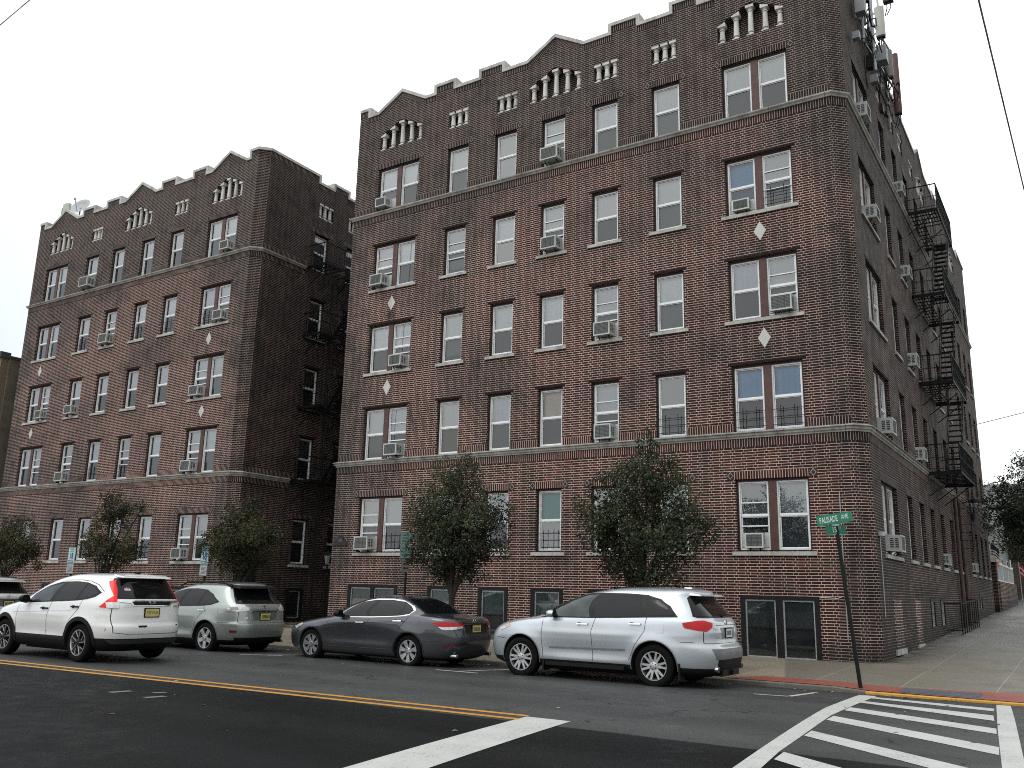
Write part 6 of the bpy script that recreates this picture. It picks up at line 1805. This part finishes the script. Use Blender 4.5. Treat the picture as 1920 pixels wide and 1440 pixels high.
def rear_text(car, B, body, y, z, size, mat, xs=1.0, name='badge'):
    x = B.rear_x(y, z)+.008; x2 = B.rear_x(y, z+.05)+.008
    tilt = math.atan2(x-x2, .05)
    q0 = B.P(B.q_y(y-.02, z), z); q1 = B.P(B.q_y(y+.02, z), z); yaw = math.atan2(-(q1.x-q0.x), q1.y-q0.y)
    MM = Matrix.Translation((x, y, z)) @ Matrix.Rotation(yaw, 4, 'Z') @ Matrix.Rotation(-tilt, 4, 'Y') @ Matrix.Rotation(R(90), 4, 'Z') @ rotx90()
    return text_part(body, size, mat, car, MM, name, xs=xs, extrude=.002)
def emblem(car, B, y, z, w, h, kind):
    x = B.rear_x(y, z)+.008; m = MB(Matrix.Translation((x, y, z)))
    def bar(a, b, t): 
        a, b = Vector((0, a[0]*w, a[1]*h)), Vector((0, b[0]*w, b[1]*h)); m.bar(a, b, t)
    if kind == 'ring_h':
        p = [(-.45,.42),(-.5,0),(-.42,-.45),(.42,-.45),(.5,0),(.45,.42),(-.45,.42)]
        for a, b in zip(p, p[1:]): bar(a, b, .009)
        bar((-.28,.42),(-.20,-.42),.014); bar((.28,.42),(.20,-.42),.014); bar((-.2,.0),(.2,.0),.013)
    elif kind == 'ring_l':
        p = [(.5*math.cos(R(a)), .5*math.sin(R(a))) for a in range(0, 361, 24)]
        for a, b in zip(p, p[1:]): bar(a, b, .009)
        bar((.12,.42),(-.18,-.18),.013); bar((-.18,-.18),(.34,-.22),.012)
    else:
        p = [(.5*math.cos(R(a)), .5*math.sin(R(a))) for a in range(0, 361, 24)]
        for a, b in zip(p, p[1:]): bar(a, b, .009)
        bar((-.12,.36),(-.28,-.36),.013); bar((.12,.36),(.28,-.36),.013); bar((-.2,-.02),(.2,-.02),.010)
    m.build('emblem', CHROME, car)

def mk(name, loc, label):
    return empty(name, loc, label, 'car', None, local=True)
P_SILVER = paint('paint_silver', (.47,.505,.54), .55, .36); P_WHITE = paint('paint_white', (.73,.745,.74), 0, .35); P_GREY = paint('paint_dark_grey', (.050,.055,.064), .6, .30); P_SAGE = paint('paint_sage_silver', (.285,.315,.295), .55, .36); P_PEWTER = paint('paint_pewter', (.55,.56,.57), .3, .36)

def suv_silver(loc):
    car = mk('silver_suv', loc, 'silver mid-size SUV parked nearest the corner with red tail lamps')
    B = Body([(.21,-2.0,2.2,.84),(.30,-2.22,2.42,.93),(.45,-2.29,2.47,.962),(.60,-2.31,2.49,.974),(.70,-2.30,2.475,.98),(.78,-2.27,2.41,.985),(.88,-2.20,2.40,.985),(.96,-2.08,2.405,.978),(1.02,-1.92,2.395,.972),
              (1.07,-1.70,2.38,.965),(1.11,-1.42,2.37,.955),(1.14,-1.25,2.36,.945),(1.19,-1.12,2.32,.925),(1.3,-.92,2.235,.885),(1.4,-.70,2.15,.838),(1.5,-.45,2.06,.785),(1.58,-.20,2.00,.742),(1.63,.04,2.00,.708),(1.675,.32,1.97,.64),(1.71,.62,1.82,.50),(1.728,.95,1.5,.18)], 2.75, .372, 4.6, 5.5)
    clad = lambda c: c.z < .37 or (c.z < .52 and c.x > 2.38 and abs(c.y) < .62)
    body_mesh(car, B, P_SILVER, clad, True, .06)
    arch_lip(car, B, .016, plain('silver_lip', (.22,.235,.25), .4, .5))
    tl = [('x',1.90,1.125),('x',2.14,1.17),('r',-.74,1.175),('r',-.60,1.13),('r',-.63,1.06),('r',-.76,.985),('x',2.16,1.0),('x',1.94,1.035)]
    sp = dict(paint=P_SILVER, dlo=[(-1.0,1.125),(-.66,1.34),(-.33,1.515),(.02,1.592),(.3,1.605),(.8,1.605),(1.2,1.585),(1.46,1.52),(1.66,1.40),(1.82,1.215),(1.2,1.19),(.15,1.145)],
        win=[[(-.86,1.145),(-.6,1.315),(-.3,1.48),(.0,1.558),(.23,1.572),(.10,1.165)],[(.36,1.573),(.78,1.577),(1.09,1.562),(1.15,1.215),(.20,1.185)],[(1.175,1.552),(1.41,1.495),(1.59,1.385),(1.73,1.245),(1.23,1.222)]],
        glass=[CGLASSL, CGLASS, CGLASS], screen=[(-.80,1.17),(-.62,1.56),(.62,1.56),(.80,1.17)],
        rear_seal=[('x',1.90,1.545),('r',-.58,1.60),('r',.58,1.60),('X',1.90,1.545),('X',2.06,1.235),('r',.78,1.215),('r',-.78,1.215),('x',2.06,1.235)],
        rear_glass=[('x',1.925,1.525),('r',-.57,1.575),('r',.57,1.575),('X',1.925,1.525),('X',2.075,1.255),('r',.77,1.24),('r',-.77,1.24),('x',2.075,1.255)],
        seams=[[(-.89,1.115),(-.91,.75),(-.87,.39)],[(.23,1.165),(.15,.91),(.18,.39)],[(1.24,1.20),(1.21,.96),(1.02,.70),(.90,.44)],[(1.86,.80),(2.1,.80)],[(-1.75,.70),(-2.0,.72)]],
        rear_seams=[[('r',-.80,.98),('r',-.80,.80)],[('r',.80,.98),('r',.80,.80)],[('r',-.80,.79),('r',0,.785),('r',.80,.79)],[('r',-.5,1.09),('r',0,1.092),('r',.5,1.09)]],
        patches=[('tail_lamp', REDL, .008, [tl, [({'x':'X'}.get(k,k), -a if k=='r' else a, z) for k,a,z in tl]]),
                 ('headlamp', CLEARL, .006, [[('x',-1.72,1.0),('x',-1.66,.93),('x',-1.90,.84),('x',-1.96,.90)],[('X',-1.72,1.0),('X',-1.66,.93),('X',-1.90,.84),('X',-1.96,.90)]]),
                 ('turn_lamp', AMBER, .008, [[('x',-1.70,.985),('x',-1.66,.955),('x',-1.78,.905),('x',-1.82,.935)]]),
                 ('plate_recess', plain('silver_shade', (.20,.21,.22), .4, .4), .003, [[('r',-.36,1.05),('r',.36,1.05),('r',.30,.86),('r',-.30,.86)]]),
                 ('bumper_shade', plain('bumper_shade_grey', (.16,.165,.175), .45, .3), .006, [[('r',-.74,.70),('r',.74,.70),('r',.66,.52),('r',-.66,.52)]]),  # shadowed rear face of the bumper, its shade painted as a darker sheet
                 ('fuel_door', P_SILVER, .004, [smooth_poly(X_([(1.40,1.09),(1.58,1.09),(1.58,.93),(1.40,.93)]), 2)])],
        strips=[('side_moulding', plain('moulding_grey', (.17,.18,.19), .45, .2), .030, .009, [(-.74,.585),(.82,.615)])],
        handles=[(-.03,1.035),(1.03,1.075)], handle_mat=CHROME, mirror=(-.66,1.155), track=.965, rim_r=.242, rim=dict(k='twin', n=6, gap=.20, w0=.026, w1=.019, a0=.1),
        exhaust=[(2.44,-.62,.36,.045),(2.44,.62,.36,.045)], plate=(.02,.955,PLATEW,None,.012))
    car_parts(car, B, sp); emblem(car, B, .0, 1.13, .11, .09, 'ring_a'); rear_text(car, B, 'MDX', -.52, 1.035, .075, CHROME, name='badge'); rear_text(car, B, 'SH-AWD', -.50, .885, .03, CHROME)
    m = MB(); m.tube([(2.27,.0,1.27),(2.20,-.30,1.30),(2.235,-.50,1.25)], .010); m.cyl((2.29,.0,1.25),(2.32,.0,1.25),.03); m.build('rear_wiper', CLAD, car)
    m = MB(); V = []
    m.hexa([(1.80,-.62,1.60),(2.14,-.58,1.585),(2.14,.58,1.585),(1.80,.62,1.60)], [(1.70,-.60,1.665),(2.10,-.56,1.612),(2.10,.56,1.612),(1.70,.60,1.665)]); m.build('spoiler', P_SILVER, car)
    m = MB(); m.hexa([(1.55,-.05,1.70),(1.75,-.04,1.69),(1.75,.04,1.69),(1.55,.05,1.70)], [(1.62,-.012,1.74),(1.74,-.012,1.735),(1.74,.012,1.735),(1.62,.012,1.74)]); m.build('roof_fin', P_SILVER, car)
    for s in (-1, 1): m = MB(); m.box(-.80,.82,s*.86,s*1.0,.27,.335); m.build('running_board', CLAD, car)
    for xw in (-1.375+.50, 1.375+.47):
        for s in (-1, 1): m = MB(); m.box(xw-.015, xw+.015, s*.72, s*.955, .16, .44); m.build('mud_flap', CLAD, car)
    m = MB(); m.box(2.26,2.44,-.42,.42,.23,.34); m.box(2.40,2.50,-.05,.05,.25,.33); m.build('tow_hitch', CLAD, car)
    return car
def X_(l): return [('x', a, z) for a, z in l]
def flip(pts): return [({'x':'X'}.get(k, k), -a if k in 'rf' else a, z) for k, a, z in pts]

def sedan(loc):
    car = mk('grey_sedan', loc, 'dark grey four-door sedan parked under the street tree')
    B = Body([(.165,-2.1,2.2,.78),(.25,-2.32,2.42,.87),(.40,-2.39,2.51,.898),(.55,-2.40,2.545,.91),(.65,-2.37,2.54,.916),(.72,-2.28,2.525,.92),(.78,-2.12,2.51,.918),(.84,-1.88,2.50,.912),(.89,-1.60,2.49,.905),(.93,-1.34,2.475,.898),
              (.97,-1.13,2.45,.885),(1.0,-1.03,2.41,.872),(1.03,-.96,2.28,.86),(1.05,-.92,2.05,.85),(1.07,-.88,1.90,.84),(1.12,-.77,1.76,.812),(1.2,-.59,1.57,.765),(1.28,-.37,1.37,.71),(1.35,-.12,1.17,.65),(1.40,.10,1.02,.575),(1.435,.32,.88,.43),(1.456,.55,.7,.17)], 2.80, .330, 4.6, 5.0, .018)
    body_mesh(car, B, P_GREY, lambda c: c.z < .215, True, .045)
    arch_lip(car, B, .012, plain('grey_lip', (.03,.033,.038), .35, .5))
    tl = [('x',1.98,.925),('x',2.22,.945),('r',-.70,.94),('r',-.44,.925),('r',-.44,.865),('r',-.68,.855),('x',2.25,.845),('x',2.12,.85)]
    tc = [('x',2.12,.848),('x',2.25,.842),('r',-.68,.852),('r',-.46,.862),('r',-.47,.825),('r',-.68,.795),('x',2.28,.785),('x',2.19,.80)]
    sp = dict(paint=P_GREY, surround=CHROME, dlo=[(-.72,.955),(-.36,1.175),(-.04,1.318),(.30,1.368),(.75,1.378),(1.10,1.345),(1.32,1.255),(1.45,1.155),(1.38,1.06),(1.20,1.028),(.3,.972)],
        dlo_inner=[(-.66,.968),(-.345,1.16),(-.03,1.297),(.30,1.345),(.75,1.355),(1.09,1.322),(1.29,1.237),(1.405,1.152),(1.35,1.075),(1.19,1.047),(.3,.992)],
        win=[[(-.60,.978),(-.32,1.155),(-.02,1.285),(.37,1.335),(.24,1.0)],[(.46,1.338),(.87,1.338),(1.10,1.30),(1.12,1.05),(.33,1.004)],[(1.14,1.292),(1.27,1.232),(1.37,1.152),(1.33,1.085),(1.16,1.056)]],
        glass=[CGLASS]*3, screen=[(-.74,1.02),(-.58,1.33),(.58,1.33),(.74,1.02)],
        rear_seal=[('r',-.50,1.38),('r',.50,1.38),('r',.70,1.09),('r',-.70,1.09)], rear_glass=[('r',-.48,1.365),('r',.48,1.365),('r',.675,1.10),('r',-.675,1.10)],
        seams=[[(-.90,.93),(-.92,.70),(-.85,.32)],[(.32,.99),(.20,.75),(.19,.30)],[(1.38,1.04),(1.18,.80),(1.02,.52),(.98,.36)],[(1.72,.53),(2.2,.56)],[(-1.78,.70),(-2.05,.66)]],
        rear_seams=[[('r',-.66,.80),('r',-.60,.62),('r',0,.60),('r',.60,.62),('r',.66,.80)]],
        patches=[('tail_lamp', REDL, .008, [tl, flip(tl)]), ('reverse_lamp', CLEARL, .008, [tc, flip(tc)]),
                 ('trunk_panel', plain('trunk_shade', (.016,.016,.02), .35, .3), .003, [[('r',-.42,.92),('r',.42,.92),('r',.36,.70),('r',-.36,.70)]]),
                 ('headlamp', CLEARL, .006, [[('x',-1.78,.80),('x',-1.72,.75),('x',-1.92,.66),('x',-2.02,.70)]]), ('turn_lamp', AMBER, .008, [[('x',-1.80,.785),('x',-1.77,.75),('x',-1.88,.705),('x',-1.93,.735)]]),
                 ('fuel_door', P_GREY, .004, [smooth_poly(X_([(1.50,1.0),(1.66,1.0),(1.66,.86),(1.50,.86)]), 1)]),
                 ('reflector', REDD, .006, [[('r',-.78,.50),('r',-.62,.50),('r',-.62,.465),('r',-.78,.465)]])],
        strips=[('body_crease', plain('crease_dark', (.010,.011,.013), .4), .012, .004, [(-1.30,.715),(-.8,.785),(0,.85),(1.30,.925)]), ('sill_chrome', plain('sill_bright', (.25,.26,.28), .25, .8), .010, .006, [(-.86,.335),(.94,.345)])],
        handles=[(.07,.865),(1.10,.93)], handle_mat=CHROME, mirror=(-.52,.985), mirror_mat=CLAD, track=.885, rim_r=.222, rim=dict(k='twin', n=7, gap=.13, w0=.018, w1=.024, a0=.25),
        exhaust=[(2.47,-.60,.27,.04),(2.47,.60,.27,.04)], plate=(.0,.80,PLATEY,None,.010))
    car_parts(car, B, sp); emblem(car, B, 0, .955, .10, .085, 'ring_h'); rear_text(car, B, 'ACCORD', -.52, .965, .045, CHROME); rear_text(car, B, 'EX-L', .52, .965, .04, CHROME)
    m = MB(); x = B.rear_x(0,.895); m.box(x, x+.022, -.40, .40, .885, .905); m.build('trunk_trim', CHROME, car)
    return car

def suv_white(loc):
    car = mk('white_suv', loc, 'white compact SUV in the traffic lane with tall lit red tail lamps')
    B = Body([(.22,-1.95,2.05,.78),(.32,-2.15,2.20,.87),(.45,-2.21,2.275,.895),(.60,-2.235,2.31,.906),(.68,-2.23,2.305,.91),(.74,-2.21,2.27,.912),(.82,-2.15,2.262,.910),(.90,-2.02,2.258,.906),(.97,-1.80,2.25,.90),(1.03,-1.50,2.245,.893),
              (1.08,-1.24,2.235,.884),(1.12,-1.10,2.22,.873),(1.2,-.94,2.165,.846),(1.3,-.74,2.09,.808),(1.4,-.52,2.01,.762),(1.5,-.25,1.945,.708),(1.57,.0,1.925,.65),(1.62,.22,1.92,.565),(1.655,.48,1.78,.41),(1.675,.8,1.5,.15)], 2.62, .356, 4.6, 5.2, .016)
    body_mesh(car, B, P_WHITE, lambda c: c.z < .455, True, .06)
    arch_lip(car, B, .075, CLAD)
    tl = [('x',1.80,1.035),('x',1.93,1.16),('x',2.00,1.25),('x',1.86,1.38),('x',1.74,1.52),('r',-.56,1.545),('r',-.595,1.38),('r',-.66,1.19),('r',-.68,1.13),('r',-.80,1.13),('r',-.80,1.02),('x',1.98,1.02)]
    tcl = [('r',-.79,1.125),('r',-.66,1.13),('r',-.66,1.02),('r',-.79,1.02)]
    sp = dict(paint=P_WHITE, dlo=[(-.74,1.05),(-.47,1.235),(-.10,1.40),(.3,1.485),(.8,1.50),(1.2,1.482),(1.50,1.42),(1.74,1.30),(1.62,1.215),(1.40,1.165),(1.1,1.135),(.2,1.09)],
        win=[[(-.62,1.072),(-.44,1.21),(-.08,1.372),(.44,1.465),(.21,1.112)],[(.56,1.472),(.9,1.478),(1.19,1.458),(1.07,1.152),(.36,1.122)],[(1.25,1.442),(1.48,1.39),(1.66,1.297),(1.50,1.212),(1.17,1.168)]],
        glass=[CGLASSL, CGLASS, CGLASS], screen=[(-.74,1.16),(-.56,1.52),(.56,1.52),(.74,1.16)],
        rear_seal=[('r',-.575,1.575),('r',.575,1.575),('r',.665,1.19),('r',-.665,1.19)], rear_glass=[('r',-.56,1.545),('r',.56,1.545),('r',.64,1.205),('r',-.64,1.205)],
        seams=[[(-.86,1.04),(-.88,.75),(-.84,.46)],[(.30,1.10),(.21,.80),(.21,.46)],[(1.30,1.16),(1.22,.98),(1.0,.78),(.88,.60)],[(.35,1.515),(.9,1.528),(1.25,1.51),(1.55,1.445),(1.78,1.32)]],
        rear_seams=[[('r',-.745,1.02),('r',-.755,.85),('r',-.72,.57),('r',-.5,.545),('r',0,.54),('r',.5,.545),('r',.72,.57),('r',.755,.85),('r',.745,1.02)]],
        patches=[('tail_lamp', REDLIT, .010, [tl, flip(tl)]), ('reverse_lamp', CLEARL, .0135, [tcl, flip(tcl)]),
                 ('reflector', REDD, .007, [[('x',2.03,.64),('r',-.80,.645),('r',-.80,.585),('x',2.00,.59)], [('X',2.03,.64),('r',.80,.645),('r',.80,.585),('X',2.00,.59)]]),
                 ('tailgate_trim', CHROME, .014, [[('r',-.66,1.165),('r',.66,1.165),('r',.64,1.135),('r',.45,1.115),('r',.40,1.06),('r',-.40,1.06),('r',-.45,1.115),('r',-.64,1.135)]]),
                 ('trim_inset', CLAD, .017, [[('r',-.42,1.142),('r',.42,1.142),('r',.38,1.075),('r',-.38,1.075)]]),
                 ('brake_lamp', REDLIT, .012, [[('r',-.14,1.605),('r',.14,1.605),('r',.14,1.585),('r',-.14,1.585)]]),
                 ('bumper_step', CLAD, .006, [[('r',-.30,.70),('r',-.10,.70),('r',-.12,.665),('r',-.28,.665)]]),
                 ('skid_panel', plain('skid_grey', (.030,.031,.032), .45), .006, [[('r',-.78,.445),('r',.78,.445),('r',.70,.36),('r',-.70,.36)]]),
                 ('headlamp', CLEARL, .006, [[('x',-1.70,.93),('x',-1.60,.86),('x',-1.86,.80),('x',-1.93,.86)]])],
        strips=[('shoulder_crease', plain('crease_white', (.50,.51,.51), .4), .010, .003, [(-1.0,.86),(0,.905),(1.0,.94)])],
        handles=[(.11,.965),(1.12,1.02)], handle_mat=CLAD, mirror=(-.50,1.085), mirror_mat=CLAD, track=.88, rim_r=.237, rim=dict(k='swirl', n=5, a0=.2),
        plate=(.0,.935,PLATEY,'Y59 HLH',.012))
    car_parts(car, B, sp); emblem(car, B, 0, 1.105, .15, .12, 'ring_h'); rear_text(car, B, 'CR-V', -.50, 1.055, .07, CHROME, 1.2); rear_text(car, B, 'AWD', .56, 1.055, .055, CHROME)
    rear_text(car, B, 'AWD', .60, .70, .03, CLAD)
    # crown sticker on the rear glass
    z = 1.345; y0 = -.44; x = B.rear_x(y0, z)+.014; m = MB()
    for i in range(3):
        a = y0-.06+i*.040; h = .055+(.015 if i == 1 else 0)
        sl = (B.rear_x(y0, z+.05)-B.rear_x(y0, z))/.05; yaw = (B.rear_x(y0+.05, z)-B.rear_x(y0-.05, z))/.1
        f = lambda yy, zz: (x+sl*(zz-z)+yaw*(yy-y0), yy, zz)
        m.face([f(a,z),f(a+.040,z),f(a+.039,z+.025),f(a+.020,z+h),f(a+.001,z+.025)])
    m.build('crown_sticker', PINK, car)
    m = MB(); m.hexa([(1.78,-.56,1.605),(2.02,-.53,1.585),(2.02,.53,1.585),(1.78,.56,1.605)], [(1.72,-.55,1.652),(2.0,-.52,1.612),(2.0,.52,1.612),(1.72,.55,1.652)]); m.build('spoiler', P_WHITE, car)
    m = MB(); m.box(1.62,1.72,-.035,.035,1.655,1.70); m.build('roof_fin', CLAD, car)
    return car

def suv_sage(loc, paintm=None, label='grey-green SUV with black roof rails parked behind the white one', name='sage_suv', plate=True):
    pm = paintm or P_SAGE
    car = mk(name, loc, label)
    B = Body([(.22,-1.95,2.15,.79),(.32,-2.18,2.36,.88),(.45,-2.24,2.43,.905),(.60,-2.26,2.46,.915),(.70,-2.255,2.455,.92),(.76,-2.23,2.40,.922),(.85,-2.14,2.385,.92),(.93,-1.96,2.375,.914),(1.0,-1.66,2.36,.905),(1.05,-1.36,2.35,.895),
              (1.09,-1.13,2.33,.883),(1.13,-1.0,2.30,.87),(1.2,-.84,2.22,.845),(1.3,-.62,2.10,.805),(1.4,-.38,1.99,.755),(1.5,-.08,1.90,.70),(1.56,.14,1.88,.645),(1.61,.38,1.86,.555),(1.645,.6,1.72,.40),(1.663,.9,1.45,.15)], 2.715, .36, 4.6, 5.2, .018)
    body_mesh(car, B, pm, lambda c: c.z < .33 or (c.z < .40 and c.x > 2.2), True, .055)
    arch_lip(car, B, .014, plain('sage_lip', (.14,.16,.155), .4, .5))
    tl = [('x',1.93,1.015),('x',2.08,1.185),('r',-.72,1.18),('r',-.56,1.14),('r',-.42,1.08),('r',-.46,1.005),('r',-.72,.99),('x',2.12,.99)]
    tri = [('x',2.04,1.09),('r',-.70,1.10),('r',-.70,1.04),('x',2.06,1.03)]
    sp = dict(paint=pm, dlo=[(-.74,1.035),(-.40,1.255),(-.03,1.415),(.35,1.49),(.75,1.50),(1.12,1.475),(1.38,1.38),(1.70,1.20),(1.45,1.125),(1.15,1.095),(.2,1.06)],
        win=[[(-.62,1.055),(-.36,1.235),(0,1.385),(.48,1.472),(.22,1.082)],[(.58,1.475),(.85,1.475),(1.09,1.452),(.97,1.108),(.34,1.09)],[(1.15,1.435),(1.36,1.355),(1.62,1.205),(1.42,1.145),(1.03,1.115)]],
        glass=[CGLASS]*3, screen=[(-.74,1.15),(-.56,1.52),(.56,1.52),(.74,1.15)],
        rear_seal=[('x',1.84,1.49),('r',-.55,1.555),('r',.55,1.555),('X',1.84,1.49),('X',2.10,1.20),('r',.70,1.17),('r',-.70,1.17),('x',2.10,1.20)],
        rear_glass=[('x',1.86,1.475),('r',-.54,1.54),('r',.54,1.54),('X',1.86,1.475),('X',2.11,1.215),('r',.69,1.185),('r',-.69,1.185),('x',2.11,1.215)],
        seams=[[(-.86,1.03),(-.88,.75),(-.84,.42)],[(.30,1.07),(.21,.80),(.21,.42)],[(1.25,1.10),(1.20,.95),(1.0,.74),(.90,.46)],[(1.75,.735),(2.1,.735)]],
        rear_seams=[[('r',-.70,.99),('r',-.72,.74)],[('r',.70,.99),('r',.72,.74)],[('r',-.72,.735),('r',0,.73),('r',.72,.735)]],
        patches=[('tail_lamp', CLEARL, .010, [tl, flip(tl)]), ('lamp_inner', plain('lamp_smoked', (.25,.20,.20), .2, .3, coat=1.0), .0125, [tri, flip(tri)]),
                 ('plate_recess', plain('sage_shade', (.12,.135,.13), .4, .3), .003, [[('r',-.40,1.0),('r',.40,1.0),('r',.32,.80),('r',-.32,.80)]]),
                 ('reflector', REDD, .007, [[('x',2.10,.565),('r',-.74,.565),('r',-.74,.515),('x',2.12,.515)], [('X',2.10,.565),('r',.74,.565),('r',.74,.515),('X',2.12,.515)]]),
                 ('fuel_door', pm, .004, [X_([(1.58,1.05),(1.74,1.05),(1.74,.91),(1.58,.91)])]),
                 ('headlamp', CLEARL, .006, [[('x',-1.70,.93),('x',-1.60,.86),('x',-1.86,.80),('x',-1.93,.86)]])],
        strips=[('side_moulding', plain('sage_mould', (.21,.24,.23), .4, .3), .030, .008, [(-.80,.60),(.86,.60)])],
        handles=[(.16,.965),(1.18,1.0)], handle_mat=CHROME, mirror=(-.52,1.07), track=.895, rim_r=.235, rim=dict(k='single', n=5, w0=.046, w1=.050, a0=.95),
        exhaust=[(2.42,.55,.30,.035)], plate=(.0,.875,PLATEY,None,.014))
    car_parts(car, B, sp); emblem(car, B, 0, 1.085, .13, .09, 'ring_l')
    m = MB(); x = B.rear_x(0,1.01)+.004; m.box(x-.01, x+.022, -.40, .40, .995, 1.02); m.build('tailgate_trim', CHROME, car)
    for s in (-1, 1):
        m = MB(); p = [(-.05,s*.60,1.555),(.15,s*.585,1.635),(.5,s*.57,1.66),(1.2,s*.57,1.655),(1.6,s*.585,1.63),(1.82,s*.60,1.56)]; m.tube(p, .022, 8); m.build('roof_rail', CLAD, car)
    m = MB(); m.hexa([(1.76,-.58,1.545),(2.12,-.60,1.52),(2.12,.60,1.52),(1.76,.58,1.545)], [(1.66,-.56,1.625),(2.10,-.58,1.555),(2.10,.58,1.555),(1.66,.56,1.625)]); m.build('spoiler', CLAD if paintm is None else pm, car)
    return car

suv_silver((-8.016, 15.05+.985, .02))
sedan((-13.57, 15.06+.91, .015))
suv_white((-17.77, 10.38+.905, .112))
cs = suv_sage((-19.25, 14.5+.915, -.0))
rear_text(cs, Body([(.22,-1.95,2.15,.79),(.60,-2.26,2.46,.915),(.76,-2.23,2.40,.922),(1.0,-1.66,2.36,.905),(1.2,-.84,2.22,.845),(1.5,-.08,1.90,.70)], 2.715, .36, 4.6, 5.2), 'RX', -.56, .84, .08, CHROME, 1.1)
suv_sage((-30.6, 14.5+.915, .0), P_PEWTER, 'pale silver SUV cut by the left edge of the photo behind the white one', 'pale_suv')
